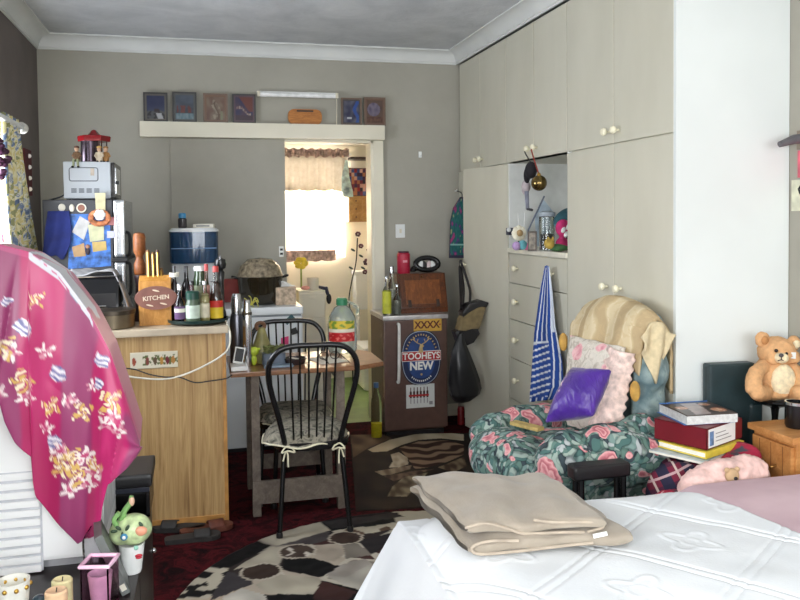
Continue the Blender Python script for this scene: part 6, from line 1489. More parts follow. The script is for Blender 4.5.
def bagpart(poly, th, m_, name, y0, rnd=.018):
    P = [sight(a, b_, Y=y0) for a, b_ in poly]; cx, cz = sum(q.x for q in P)/len(P), sum(q.z for q in P)/len(P)
    k = MB(); k.prism([(q.x-cx, q.z-cz) for q in P], th, m_, T(cx, y0+th/2, cz) @ FACE_CAM, bev=rnd)
    return k
o = bagpart(poly, .09, canv, 'b', Yb).build('body', t)
o = bagpart([(460, 312), (467, 303), (479, 299.5), (487, 302), (484, 307), (475, 305), (466, 310), (461, 317)], .10, blk_l, 'b', Yb, .012).build('flap_trim', t)
o = bagpart([(452.5, 331), (457, 329), (470, 331), (476, 327), (478, 333), (472, 342), (465, 345), (456, 341)], .096, blk_l, 'b', Yb, .02).build('base', t)
k = MB(); a0, a1 = sight(463, 305, Y=Yb), sight(474, 302, Y=Yb); kq = KP + Vector((0, 0, .012))
k.tube(spline([a0, sight(463.5, 288, Y=5.2), (kq.x-.012, kq.y+.01, kq.z-.012), (kq.x-.012, kq.y, kq.z+.014), (kq.x-.012, kq.y-.02, kq.z-.008), sight(469.5, 288, Y=5.18), sight(470, 303, Y=Yb)], 6), .009, blk_l, 8)
k.tube(spline([sight(461, 309, Y=Yb), sight(462, 288, Y=5.2), (kq.x-.02, kq.y, kq.z-.02)], 6), .009, blk_l, 8); k.build('strap', t)
t = thing('black_bag', 'soft black bag hanging under the olive canvas bag', 'bag', (1.65, 5.3, .3)); Yc = 4.96
rws = byY([(458.5, 463, 334), (455, 465, 342), (451.5, 469, 352), (449.5, 474, 366), (448.5, 479, 380), (449, 481, 389), (450.5, 479, 395), (455, 470, 401), (459, 463, 403)], Yc, .06)
k = MB(); loft(k, rws, mat('black_nylon', (24, 24, 27), .35, var=.12), seg=30, wob=.05); k.build('body', t)
k = MB(); k.tube(spline([sight(459, 338, Y=Yc), sight(461, 318, Y=Yc+.13), (kq.x-.024, kq.y, kq.z-.03)], 5), .007, blk_l, 8); k.build('strap', t)
k = MB(); q = sight(473, 379, Y=Yc-.06); k.ell((q.x, q.y+.014, q.z), (.010, .006, .010), chrome, 10, 8); k.build('clasp', t)
# patterned bag in the corner
def pbg(u, v):
    if v < .06 or u < .07 or u > .93 or v > .97: return (52, 50, 70)
    if .2 < v < .24: return (140, 190, 180)
    n = nz(u*5, v*8, 3); 
    if n > .3: return (160, 60, 110)
    if n > .16: return (70, 60, 110)
    if n < -.42: return (160, 170, 120)
    return mixc((30, 84, 84), (44, 110, 104), .5+nz(u*14, v*14, 6))
t = thing('drawstring_bag', 'green patterned cloth bag hanging in the corner beside the wardrobe', 'bag', (1.84, 5.68, 1.2))
def dbg(u, v, s=1):
    l = interp([(0, 449), (.6, 450), (.82, 453), (1, 460)], v); r_ = interp([(0, 466), (.9, 466), (1, 465)], v)
    y = 5.66 - .10*u; e = (4*u*(1-u))**.5*min(1, 4*v+.2)
    p = sight(lerp(l, r_, u), lerp(258, 197, v), Y=y); return (p.x - .012*s*e, p.y - .015*s*e, p.z)
k = MB(); k.grid(dbg, 30, 50, cloth_p, paint=pbg); k.grid(lambda u, v: dbg(u, v, -1), 20, 20, cloth_p, paint=lambda u, v: (40, 70, 74)); k.build('bag', t)
k = MB(); a0 = Vector(dbg(.6, 1)); k.tube(spline([a0, a0+Vector((.005, .03, .03)), (a0.x, YB-.03, a0.z+.05)], 4), .004, blackp, 6); k.build('cord', t)
k = MB(); k.tube([(a0.x, YB-.001, a0.z+.05), (a0.x, YB-.04, a0.z+.047), (a0.x, YB-.042, a0.z+.06)], .004, white, 7); tag(k.build('coat_hook'), 'small white hook holding the green patterned bag in the corner', 'hook')

# ================================================================ ARMCHAIR
t = NT('rose_chintz'); t.set(.85, 0, .2); v = t.coord()
vo = t.n('ShaderNodeTexVoronoi'); vo.inputs['Scale'].default_value = 10.5; vo.inputs['Randomness'].default_value = .85
wn = t.n('ShaderNodeTexNoise'); wn.inputs['Scale'].default_value = 9; t.l(v, wn.inputs['Vector'])
wv = t.n('ShaderNodeMix'); wv.data_type = 'RGBA'; wv.blend_type = 'LINEAR_LIGHT'; wv.inputs[0].default_value = .09; t.l(v, wv.inputs[6]); t.l(wn.outputs['Color'], wv.inputs[7])
t.l(wv.outputs[2], vo.inputs['Vector'])
lv = t.n('ShaderNodeTexVoronoi'); lv.inputs['Scale'].default_value = 40; lv.feature = 'F1'; t.l(wv.outputs[2], lv.inputs['Vector'])
sp_ = t.n('ShaderNodeSeparateColor'); t.l(lv.outputs['Color'], sp_.inputs['Color'])
leaf = t.ramp(sp_.outputs[0], [(0, (80, 112, 108)), (.2, (124, 150, 144)), (.4, (156, 172, 162)), (.58, (100, 128, 118)), (.82, (64, 76, 82)), (.9, (176, 182, 182))], 'CONSTANT')
de = t.ramp(lv.outputs['Distance'], [(.45, (255, 255, 255)), (.75, (140, 142, 150))])
mm = t.n('ShaderNodeMix'); mm.data_type = 'RGBA'; mm.blend_type = 'MULTIPLY'; mm.inputs[0].default_value = .8; t.l(leaf, mm.inputs[6]); t.l(de, mm.inputs[7])
sr_ = t.n('ShaderNodeSeparateColor'); t.l(vo.outputs['Color'], sr_.inputs['Color'])
ring = t.math('FRACT', t.math('ADD', t.math('MULTIPLY', vo.outputs['Distance'], 4.6), t.math('MULTIPLY', t.noise(v, 30, 2), 1.6)))
rose = t.ramp(ring, [(.1, (176, 100, 110)), (.4, (206, 134, 140)), (.75, (224, 174, 172)), (.95, (196, 120, 128))])
msk = t.math('MULTIPLY', t.math('LESS_THAN', vo.outputs['Distance'], .46), t.math('GREATER_THAN', sr_.outputs[0], .48))
t.col(t.mix(msk, mm.outputs[2], rose)); t.bump(t.noise(v, 40, 2), .2, .006); rosec = t.m
t = NT('teal_chintz'); t.set(.85, 0, .2); v = t.coord(); lv = t.n('ShaderNodeTexVoronoi'); lv.inputs['Scale'].default_value = 17; t.l(v, lv.inputs['Vector'])
f = t.noise(v, 22, 3, .6, 1); t.col(t.mix(t.math('MULTIPLY', lv.outputs['Distance'], 1.1), t.ramp(f, [(.36, (130, 150, 150)), (.6, (176, 192, 188))]), (92, 114, 120))); tealc = t.m
ac_ = thing('armchair', 'armchair under a loose rose and leaf patterned cover, in front of the wardrobe', 'armchair', (1.5, 3.1, 0))
AM = T(1.70, 3.14, 0) @ R(8, 'Z')       # x runs from the seat to the back, y to the far side
def soften(k, name, par, vox=.016, sm=6, ru=None):
    o = soft(k.build(name, par), vox, smooth=sm)
    if ru: rough_up(o, *ru)
    return o
def AK():
    k = MB(); k.M = AM.copy(); return k
k = AK()     # seat, front roll and skirt
k.box(-.46, .04, -.26, .26, .20, .50, rosec, bev=.05, seg=3)
k.ell((-.42, .04, .46), (.155, .31, .135), rosec, 22, 16); k.ell((-.43, .04, .26), (.13, .31, .22), rosec, 22, 14); k.box(-.52, -.3, -.2, .28, .06, .3, rosec, bev=.05, seg=3)
k.ell((-.20, 0, .50), (.26, .27, .075), rosec, 20, 12)
soften(k, 'seat', ac_, .016, 6, (.12, .026))
k = AK()     # near arm
k.ell((-.40, -.31, .57), (.13, .10, .115), rosec, 20, 14); k.ell((-.22, -.32, .595), (.20, .10, .105), rosec, 20, 14); k.ell((-.04, -.30, .60), (.13, .09, .115), rosec, 18, 12); k.ell((-.44, -.28, .42), (.10, .09, .20), rosec, 18, 14); k.ell((-.14, -.385, .56), (.22, .075, .10), rosec, 18, 12); k.ell((.0, -.35, .38), (.09, .07, .22), rosec, 18, 12)
k.box(-.42, .06, -.37, -.25, .16, .60, rosec, bev=.04, seg=3)
soften(k, 'arm', ac_, .014, 5, (.1, .028))
k = AK()
k.ell((-.36, .31, .52), (.13, .09, .09), rosec, 18, 12); k.ell((-.18, .31, .545), (.19, .09, .09), rosec, 18, 12); k.box(-.42, .06, .25, .36, .10, .53, rosec, bev=.04, seg=3)
soften(k, 'arm', ac_, .014, 5, (.1, .028))
k = AK()     # back
k.M = AM @ T(0, 0, .3) @ R(3, 'Y'); k.box(.0, .13, -.245, .21, 0, .70, tealc, bev=.05, seg=3)
k.lathe([(0, -.235), (.06, -.225), (.078, -.17), (.08, 0), (.078, .14), (.06, .20), (0, .21)], tealc, M=k.M.inverted() @ AM @ T(.085, 0, 1.035) @ R(-90, 'X'))
k.M = AM.copy(); k.ell((.06, -.235, .86), (.085, .06, .11), tealc, 16, 12); k.ell((.06, -.22, .70), (.08, .05, .16), tealc, 16, 12)
soften(k, 'backrest', ac_, .013, 4, (.07, .024))
for y in (-.28, .28):
    for x in (-.36, .06):
        k = AK(); k.box(x-.025, x+.025, y-.025, y+.025, 0, .24, black, bev=.004); k.build('foot', ac_)
# cream throw over the top of the back
t = NT('cream_brocade'); t.set(.85, 0, .2); v = t.coord(); w = t.n('ShaderNodeTexWave'); w.wave_type = 'BANDS'; w.bands_direction = 'Y'; w.inputs['Scale'].default_value = 2.6; w.inputs['Distortion'].default_value = 3.2; w.inputs['Detail'].default_value = 1; w.inputs['Detail Scale'].default_value = 3.0; t.l(v, w.inputs['Vector'])
f = t.noise(v, 50, 3, .6); g = t.noise(v, 17, 2, .5, 2.0); c1 = t.ramp(w.outputs['Fac'], [(.25, (176, 154, 118)), (.45, (192, 174, 138)), (.6, (212, 198, 166)), (.85, (202, 186, 152))]); c1 = t.mix(t.math('MULTIPLY', t.math('GREATER_THAN', g, .56), .45), c1, (190, 166, 126)); t.col(t.mix(t.math('MULTIPLY', f, .4), c1, (196, 176, 140))); t.bump(f, .25, .004); broc = t.m
prof = [(-.035, .88), (-.03, .95), (-.018, 1.03), (.01, 1.095), (.055, 1.138), (.10, 1.135), (.155, 1.085), (.172, 1.0), (.168, .9), (.165, .80)]
def thr(u, v):
    y = lerp(-.262, .235, u); i = v*(len(prof)-1); a = min(int(i), len(prof)-2); tt = i-a
    x, z = (lerp(prof[a][j], prof[a+1][j], tt) for j in (0, 1))
    e = abs(2*u-1)
    z += -.07*e**4*(1 if .25 < v < .85 else .4) + .010*math.sin(u*11+v*4)
    x += .008*math.sin(u*15+v*6) + .02*e**5*(1 if v < .5 else -.8)
    p = AM @ Vector((x, y, z)); p.x = min(p.x, XW-.012); return p
k = MB(); k.grid(thr, 60, 44, broc); o = sheet(k.build('throw'), .012); tag(o, 'cream and brown patterned throw over the top of the armchair back', 'throw')
k = MB()
def thr2(u, v):
    z = lerp(1.07-.06*abs(2*u-1)**2, .985 - .17*(1-abs(2*u-.8)), v); x = lerp(-.02, .13, u)
    return AM @ Vector((x, -.276 - .02*math.sin(v*2.6) - .008*math.sin(u*12+v*4), z))
k.grid(thr2, 24, 24, mat('cream_lace', (206, 190, 154), .9, var=.06, scale=40)); o = sheet(k.build('lace_cloth'), .008); tag(o, 'cream lace cloth hanging down the near side of the armchair back', 'cloth')
# pale rose pillow
t = NT('pale_rose_print'); t.set(.85, 0, .2); v = t.coord(); vo = t.n('ShaderNodeTexVoronoi'); vo.inputs['Scale'].default_value = 9; t.l(v, vo.inputs['Vector']); f = t.noise(v, 26, 3, .6, 1)
sr_ = t.n('ShaderNodeSeparateColor'); t.l(vo.outputs['Color'], sr_.inputs['Color']); msk = t.math('MULTIPLY', t.math('LESS_THAN', vo.outputs['Distance'], t.math('ADD', .22, t.math('MULTIPLY', f, .3))), t.math('GREATER_THAN', sr_.outputs[0], .62))
base = t.ramp(f, [(.38, (182, 172, 158)), (.5, (216, 208, 196)), (.62, (204, 198, 186)), (.72, (170, 172, 150))]); t.col(t.mix(msk, base, t.ramp(f, [(.35, (206, 130, 142)), (.6, (230, 186, 186))]))); palec = t.m
k = MB(); puff(k, [AM @ Vector(q) for q in ((-.10, .12, .57), (-.10, -.20, .59), (-.055, -.22, .965), (-.055, .16, .965))], .11, palec, 18, .35); o = k.build('rose_pillow'); rough_up(o, .08, .014); tag(o, 'pale pillow with pink roses standing against the armchair back', 'pillow')
# frilled runner down the near side of the seat back
def fr2(u, v):
    a = Vector((-.07, -.17, .96)).lerp(Vector((-.19, -.19, .62)), v); b_ = Vector((-.02, -.27, .94)).lerp(Vector((-.10, -.29, .68)), v)
    p = a.lerp(b_, u); p.y += .03; p.x -= .035*math.sin(u*PI) + .005*math.sin(v*44)*(.3+abs(2*u-1)); p.y -= .03*math.sin(u*PI); return AM @ p
k = MB(); k.grid(fr2, 18, 60, mat('frilled_rose_cloth', (222, 196, 186), .9, var=.16, scale=36)); o = sheet(k.build('frilled_runner'), .012); tag(o, 'pink and cream frilled runner hanging beside the pale rose pillow', 'cloth')
gt_ = mat('golden_tassel', (196, 152, 74), .8, var=.15)
for p, lb in [((-.06, -.29, .80), 'golden yellow tassel at the near corner of the frilled runner'), ((-.07, .20, .93), 'golden yellow tassel at the far upper corner of the pale rose pillow')]:
    k = AK(); k.ell(p, (.018, .025, .042), gt_, 12, 9); tag(k.build('tassel'), lb, 'tassel', 'golden tassels on the armchair')
# purple cushion
t = NT('purple_satin'); t.set(.36, 0, .5); v = t.coord(); t.col(t.ramp(t.noise(v, 9, 3), [(.3, (58, 24, 122)), (.7, (80, 38, 150))])); t.b.inputs['Sheen Weight'].default_value = .2; t.bump(t.noise(t.coord((14, 4, 4)), 4, 3, .5, .8), .35, .02); pur = t.m
C4 = [sight(546, 422, X=1.30), sight(592, 415, X=1.42), sight(610, 371, X=1.52), sight(573, 368, X=1.45)]
k = MB(); puff(k, C4, .12, pur, 18, .35); o = k.build('purple_cushion'); rough_up(o, .07, .010); tag(o, 'square purple satin cushion leaning on the armchair seat', 'cushion')
# tan flat stick on the seat
a, c = sight(513, 423, Z=.60), sight(541, 430, Z=.60)
d = (c-a); ang = math.degrees(math.atan2(d.y, d.x))
k = MB(); k.box(0, d.length, -.022, .022, -.008, .008, mat('tan_strap', (176, 152, 92), .7, var=.15, scale=40), bev=.004, M=T(a.x, a.y, .603) @ R(ang, 'Z')); tag(k.build('wooden_ruler'), 'flat tan stick lying on the armchair seat', 'stick')

# ================================================================ STOOL, HEAP, BOOKS beside the armchair
t = thing('footstool', 'low black footstool beside the near arm of the armchair', 'stool', (1.42, 2.72, 0))
A, B = sight(566, 461, Y=2.66), sight(622, 463, Y=2.66); z1 = sight(592, 467, Y=2.58).z
k = MB(); k.box(A.x, B.x, 2.59, 2.66, z1-.055, z1, blk_l, bev=.02, seg=3); k.build('cushion', t)
for x in (A.x+.03, B.x-.03):
    for y in (2.60, 2.645):
        k = MB(); k.tube([(x, y, z1-.05), (x, y, 0)], .012, black, 8); k.build('leg', t)
k = MB(); k.tube([(A.x+.03, 2.60, .15), (B.x-.03, 2.60, .15)], .009, black, 8); k.build('rail', t)
# heap of blankets: tartan, red floral, pink fluffy
t = NT('tartan'); t.set(.9, 0, .15); v = t.coord((1, 1, 1), rot=(.4, .3, .5)); sx = t.n('ShaderNodeSeparateXYZ'); t.l(v, sx.inputs[0])
def band(o, f, th, ph=0): return t.math('LESS_THAN', t.math('FRACT', t.math('ADD', t.math('MULTIPLY', o, f), ph)), th)
c = t.mix(band(sx.outputs[0], 11, .45), (110, 40, 58), (44, 42, 62)); c = t.mix(t.math('MULTIPLY', band(sx.outputs[2], 11, .45), .6), c, (36, 38, 56)); c = t.mix(t.math('MULTIPLY', band(sx.outputs[0], 11, .09, .3), .8), c, (206, 190, 180)); c = t.mix(t.math('MULTIPLY', band(sx.outputs[2], 11, .09, .3), .8), c, (190, 160, 160)); t.col(c); tart = t.m
hp = MB(); hp.ell((1.82, 2.62, .3), (.22, .14, .30), tart, 22, 14); hp.ell((1.67, 2.53, .47), (.12, .10, .14), tart, 18, 12); hp.ell((1.91, 2.66, .46), (.11, .12, .13), tart, 18, 12); hp.box(1.68, 2.02, 2.52, 2.74, 0, .575, tart, bev=.06, seg=3)
o = soft(hp.build('tartan_blanket'), .014, smooth=5); rough_up(o, .09, .03); tag(o, 'dark tartan blanket heaped up between the armchair and the bedside chest', 'blanket')
t = NT('red_floral_blanket'); t.set(.9); v = t.coord(); f = t.noise(v, 13, 3, .6, .6); t.col(t.ramp(f, [(.36, (60, 60, 70)), (.44, (150, 26, 56)), (.6, (178, 36, 70)), (.67, (222, 190, 186))], 'LINEAR')); rfl = t.m
hp = MB(); hp.ell((1.58, 2.46, .43), (.075, .07, .11), rfl, 18, 12); hp.ell((1.62, 2.45, .47), (.07, .05, .07), rfl, 18, 12); hp.ell((1.57, 2.47, .24), (.08, .07, .25), rfl); o = soft(hp.build('red_blanket'), .012, smooth=4); rough_up(o, .07, .025); tag(o, 'red flowered blanket bundle low at the left of the tartan heap', 'blanket')
hp = MB(); hp.ell((1.965, 2.56, .60), (.06, .07, .045), rfl, 18, 12); hp.ell((1.92, 2.53, .585), (.08, .05, .045), rfl, 18, 12); o = soft(hp.build('red_cloth'), .01, smooth=3); rough_up(o, .05, .02); tag(o, 'crumpled red cloth under the yellow-edged books, right of the heap', 'cloth')
pkf = mat('pale_pink_fleece', (226, 190, 182), .95, var=.1, scale=30)
hp = MB(); hp.ell((1.79, 2.43, .565), (.15, .065, .075), pkf, 22, 14); hp.ell((1.69, 2.42, .545), (.09, .06, .075), pkf, 18, 12); hp.ell((1.88, 2.435, .575), (.09, .06, .07), pkf, 18, 12); hp.box(1.66, 1.93, 2.38, 2.48, .42, .56, pkf, bev=.04, seg=3); o = soft(hp.build('fluffy_pillow'), .010, smooth=3); rough_up(o, .02, .016); tag(o, 'pale pink fluffy pillow lying at the foot of the tartan heap behind the bed', 'pillow')
q = sight(733, 476, Y=2.36)
k = MB(); k.ell((q.x, 2.365, q.z), (.026, .018, .026), mat('tan_plush_face', (186, 156, 120), .9), 12, 9); k.ell((q.x-.02, 2.365, q.z+.02), (.01, .008, .01), MATS['tan_plush_face'], 8, 6); k.ell((q.x+.02, 2.365, q.z+.02), (.01, .008, .01), MATS['tan_plush_face'], 8, 6); k.ell((q.x, 2.345, q.z-.004), (.008, .005, .006), blackp, 8, 6); tag(k.build('small_bear'), 'little tan bear face peeping from the pink fluffy pillow', 'toy')
# books
def book(name, px0, px1, y0, py_top, py_bot, dp, rz, label, cov, pages=True, page_m=None, z=None):
    """lying book: spine and cover boards round a block of leaves"""
    A, B = sight(px0, py_bot, Y=y0), sight(px1, py_bot, Y=y0); zt = sight((px0+px1)/2, py_top, Y=y0).z
    return A, B, zt
BYF = 2.60
zA = .655
t = thing('paperback_book', 'thin book with white leaves and a yellow spine under the red binder', 'book', (1.83, 2.66, zA-.03))
M0 = T(1.762, 2.505, .618) @ R(22, 'Z')
k = MB(); k.box(0, .25, 0, .2, 0, .004, mat('yellow_cover', (218, 196, 72), .5), bev=.001, M=M0); k.box(0, .25, 0, .2, .021, .025, MATS['yellow_cover'], bev=.001, M=M0); k.box(0, .25, -.003, .0, 0, .025, MATS['yellow_cover'], M=M0); k.build('cover', t)
k = MB(); k.box(.003, .247, .002, .197, .0045, .0205, paper, M=M0); k.build('pages', t)
t = thing('magazine', 'white-edged magazine sticking out at the lower left of the book stack', 'magazine', (1.7, 2.6, .605))
k = MB(); M0 = T(1.745, 2.485, .604) @ R(28, 'Z'); k.box(0, .2, 0, .22, 0, .008, paper, bev=.001, M=M0); k.build('pages', t)
k = MB(); k.box(0, .2, 0, .22, .0085, .0105, mat('pale_blue_cover', (190, 202, 206), .4), M=M0); k.build('cover', t)
t = thing('ring_binder', 'thick dark red ring binder with a white spine label in the book stack', 'binder', (1.84, 2.7, .65)); mrn = mat('maroon_board', (112, 22, 34), .4, var=.05)
M0 = T(1.775, 2.515, .646) @ R(25, 'Z'); bw, bdp, bh = .255, .215, .078
k = MB(); k.box(0, bw, 0, .004, 0, bh, mrn, bev=.0015, M=M0); k.box(0, bw, 0, bdp, 0, .005, mrn, bev=.0015, M=M0); k.box(0, bw, 0, bdp, bh-.005, bh, mrn, bev=.0015, M=M0); k.box(0, .004, 0, bdp, 0, bh, mrn, bev=.0015, M=M0); k.build('cover', t)
k = MB(); k.box(.006, bw-.003, .006, bdp-.006, .0055, bh-.012, paper, M=M0); k.build('pages', t)
k = MB(); k.box(.012, .20, -.0022, -.0006, .005, bh-.005, white, M=M0); l = k.build('spine_label', t)
k = MB(); k.box(.018, .045, -.003, -.0021, .012, bh-.014, mat('blue_label_print', (96, 128, 168), .5, var=.2, scale=60), M=M0)
for j in range(3): k.box(.06, .17-.02*j, -.003, -.0021, .022+.014*j, .025+.014*j, mat('grey_print', (140, 140, 140), .6), M=M0)
k.build('label_print', l)
t = thing('telephone_book', 'thick magazine with a dark glossy cover and pale page edges on top of the stack', 'magazine', (1.78, 2.7, .73))
M0 = T(1.735, 2.575, .7255) @ R(-4, 'Z'); w_, d_, h_ = .205, .205, .036
k = MB(); k.box(0, w_, 0, d_, 0.0015, h_-.003, mat('page_edges', (206, 208, 206), .7, var=.06, scale=80), M=M0); k.build('pages', t)
def cov(u, v):
    c = (66, 50, 44)
    if abs(u-.45-.2*(v-.5)) < .16 and v > .05: c = mixc((190, 170, 164), (150, 136, 136), .5+nz(u*6, v*6, 3))
    if (u-.2)**2+(v-.55)**2 < .015 or (u-.8)**2+(v-.3)**2 < .02 or (u-.78)**2+(v-.75)**2 < .012: c = (190, 128, 96) if nz(u*14, v*14, 2) > -.2 else (224, 190, 160)
    if v > .92: c = (54, 40, 38)
    return c
k = MB(); k.M = M0; k.grid(lambda u, v: (u*w_, v*d_, h_-.0022+.002*math.sin(v*4)), 40, 40, paint_gloss, paint=cov); sheet(k.build('cover', t), .002)
k = MB(); k.box(-.008, w_-.004, .004, d_+.003, -.0005, .0012, mat('blue_spine', (58, 112, 178), .4), M=M0); k.box(0, w_, d_, d_+.002, 0, h_, MATS['blue_spine'], M=M0); k.build('back_cover', t)
# dark green case against the white panel
A, B = sight(709, 366, Y=2.84), sight(752, 360, Y=2.84)
gcz = mat('dark_green_vinyl', (36, 54, 58), .45, var=.08)
t = thing('green_case', 'dark green upright case standing against the white wardrobe panel behind the books', 'case', ((A.x+B.x)/2, 2.86, 0))
k = MB(); M0 = T((A.x+B.x)/2+.01, 2.865, .0) @ R(-4, 'Z'); w = (B.x-A.x)/2+.002
k.box(-w, w, -.03, .03, .001, A.z+.004, gcz, bev=.016, seg=3, M=M0); k.build('body', t)
k = MB(); k.box(-w-.001, w+.001, -.004, .004, .02, A.z-.01, mat('green_seam', (24, 38, 42), .5), bev=.001, M=M0); k.build('seam', t)
k = MB(); k.box(w-.03, w+.03, -.04, .03, .001, .72, gcz, bev=.02, seg=3, M=M0); k.build('side_pocket', t)
# ================================================================ BEDSIDE CHEST, TEDDY, PEDESTAL
pine = wood('pine', (170, 112, 58), (206, 150, 92), (1.2, 5, 5), .4, 4); BT = .70
X0, Y0, X1, Y1 = 2.05, 2.395, XR-.012, 2.64
bc_ = thing('bedside_chest', 'pine bedside chest beside the head of the bed', 'bedside chest', ((X0+X1)/2, 2.52, 0))
k = MB(); k.box(X0+.016, X1, Y0+.01, Y1-.01, .0, BT-.024, pine, bev=.003); k.build('carcass', bc_)
k = MB(); k.box(X0-.008, X1+.004, Y0-.0, Y1, BT-.024, BT, pine, bev=.006); k.build('top', bc_)
for z0, z1 in ((.03, .33), (.34, BT-.04)):
    k = MB(); k.box(X0, X0+.017, Y0+.02, Y1-.02, z0, z1, pine, bev=.004)
    for q in (.2, .5, .8): k.box(X0-.001, X0+.002, lerp(Y0+.02, Y1-.02, q)-.0015, lerp(Y0+.02, Y1-.02, q)+.0015, z0+.006, z1-.006, mat('pine_groove', (126, 82, 42), .6))
    d = k.build('drawer', bc_)
    zc = z1-.085; k = MB(); k.tube(spline([(X0, 2.49, zc), (X0-.022, 2.492, zc-.004), (X0-.026, 2.52, zc-.012), (X0-.022, 2.548, zc-.004), (X0, 2.55, zc)], 4), .005, mat('brass_handle', (150, 110, 58), .3, .8), 8); k.build('handle', d)
p = sight(797, 425, Z=BT); k = MB()
t = thing('coffee_mug', 'black mug with a silver rim on the bedside chest at the right edge', 'mug', (2.165, 2.52, BT)); r = .042
k.lathe([(0, 0), (r*.9, 0), (r, .01), (r, .088), (r*.9, .088), (r*.85, .012), (0, .01)], black, (2.165, 2.52, BT+.001), seg=28); k.build('cup', t)
k = MB(); k.lathe([(r*.88, .088), (r*1.01, .087), (r*1.01, .097), (r*.88, .097), (r*.88, .088)], chrome, (2.165, 2.52, BT+.001), seg=28); k.build('rim', t)
k = MB(); k.tube(spline([(2.165+.036, 2.52-.02, BT+.07), (2.165+.062, 2.52-.03, BT+.06), (2.165+.058, 2.52-.03, BT+.03), (2.165+.036, 2.52-.02, BT+.02)], 4), .006, black, 8); k.build('handle', t)
# pedestal
pp = sight(775, 402, Y=2.79); PX, PYY = pp.x, 2.79; PZ = sight(775, 399, Y=2.79).z
t = thing('pedestal_stand', 'black pedestal stand with a round dished plate carrying the teddy bear', 'stand', (PX, PYY, 0))
k = MB(); k.lathe([(0, -.028), (.03, -.03), (.08, -.012), (.092, -.002), (.088, .004), (.07, -.004), (0, -.006)], black, (PX, PYY, PZ), seg=32); k.build('plate', t)
k = MB(); k.lathe([(.022, 0), (.016, .05), (.022, .1), (.013, .2), (.018, .3), (.013, PZ-.20), (.02, PZ-.14), (.012, PZ-.1), (.016, PZ-.06), (.034, PZ-.03), (0, PZ-.028)], black, (PX, PYY, .02)); k.build('stem', t)
k = MB(); k.lathe([(0, 0), (.075, 0), (.08, .01), (.05, .03), (.02, .05), (0, .05)], black, (PX, PYY, .0)); k.build('foot', t)
# teddy bear
fur = mat('honey_fur', (212, 164, 116), .95, var=.06, scale=60); fur2 = mat('cream_fur', (232, 216, 180), .95, var=.08, scale=60)
td = thing('teddy_bear', 'honey-brown teddy bear with a cream tummy sitting on the black pedestal plate', 'teddy bear', (PX, PYY, PZ))
tz = PZ+.004; S = 2.79*1.1/800
def tp(px, py, Y=2.77): return sight(px, py, Y=Y)
k = MB(); c = tp(776, 376)
k.ell((c.x, 2.79, c.z-.004), (.078, .072, .092), fur, 22, 16); k.ell((c.x, 2.79, tz+.03), (.085, .075, .035), fur, 20, 10); o = soft(k.build('body', td), .008, smooth=2); rough_up(o, .012, .010)
k = MB(); k.ell((c.x+.004, 2.733, c.z-.012), (.056, .025, .066), fur2, 20, 14); o = k.build('tummy', td); rough_up(o, .012, .008)
hd_ = tp(779, 352); k = MB(); k.ell((hd_.x, 2.785, hd_.z), (.078, .068, .062), fur, 22, 16); k.ell((hd_.x-.045, 2.75, hd_.z-.02), (.03, .028, .028), fur); k.ell((hd_.x+.05, 2.75, hd_.z-.02), (.03, .028, .028), fur); o = soft(k.build('head', td), .007, smooth=2); rough_up(o, .012, .010)
for px, py in ((765.5, 340), (797, 344)):
    q = tp(px, py); k = MB(); k.ell((q.x, 2.79, q.z), (.032, .018, .032), fur, 14, 10); e = k.build('ear', td); rough_up(e, .012, .008)
    k = MB(); k.ell((q.x, 2.773, q.z-.002), (.018, .008, .018), fur2 if px > 780 else mat('tan_ear_lining', (188, 134, 84), .95), 10, 8); k.build('ear_lining', e)
q = tp(781.5, 358, 2.72); k = MB(); k.ell((q.x, 2.722, q.z), (.028, .028, .022), fur2, 16, 12); mu = k.build('muzzle', td); rough_up(mu, .01, .004)
k = MB(); q2 = tp(782, 355.5, 2.69); k.ell((q2.x, 2.694, q2.z), (.0105, .008, .008), mat('nose_grey', (70, 66, 70), .35), 12, 8); k.build('nose', mu)
k = MB(); k.tube([(q2.x, 2.693, q2.z-.006), (q2.x, 2.694, q2.z-.018)], .002, mat('dark_stitch', (60, 44, 36), .7), 6); k.tube(spline([(q2.x-.013, 2.698, q2.z-.022), (q2.x, 2.694, q2.z-.018), (q2.x+.013, 2.698, q2.z-.022)], 4), .002, MATS['dark_stitch'], 6); k.build('mouth', mu)
for px, py in ((777.5, 351), (787.5, 354)):
    q = tp(px, py, 2.715); k = MB(); k.ell((q.x, 2.722, q.z), .0075, mat('bead_eye', (40, 26, 18), .1), 12, 9); k.build('eye', td)
for sx, pts in ((-1, [tp(764, 366, 2.77), tp(755, 375, 2.73), tp(754, 388, 2.70)]), (1, [tp(792, 368, 2.77), tp(800, 378, 2.73), tp(801, 390, 2.71)])):
    k = MB(); q = [Vector(z) for z in spline(pts, 4)]
    for i, z in enumerate(q): k.ell(z, lerp(.028, .034, i/(len(q)-1)), fur, 14, 10)
    o = soft(k.build('arm', td), .007, smooth=2); rough_up(o, .012, .009)
for sx, pts in ((-1, [tp(766, 392, 2.77), tp(760, 393, 2.72), tp(757, 392, 2.69)]), (1, [tp(788, 393, 2.77), tp(795, 394, 2.73), tp(799, 393, 2.69)])):
    k = MB(); q = [Vector(z) for z in spline(pts, 4)]
    for i, z in enumerate(q): k.ell((z.x, z.y, max(z.z, tz+.034)), lerp(.036, .032, i/(len(q)-1)), fur, 14, 10)
    o = soft(k.build('leg', td), .007, smooth=2); rough_up(o, .012, .009)
k = MB(); q = tp(795, 356, 2.71); k.prism([(-.012, -.01), (.012, -.014), (.014, .012), (-.008, .014)], .002, white, T(q.x, 2.722, q.z) @ FACE_CAM); lb = k.build('ear_tag', td); lb['label'] = 'white cloth tag'
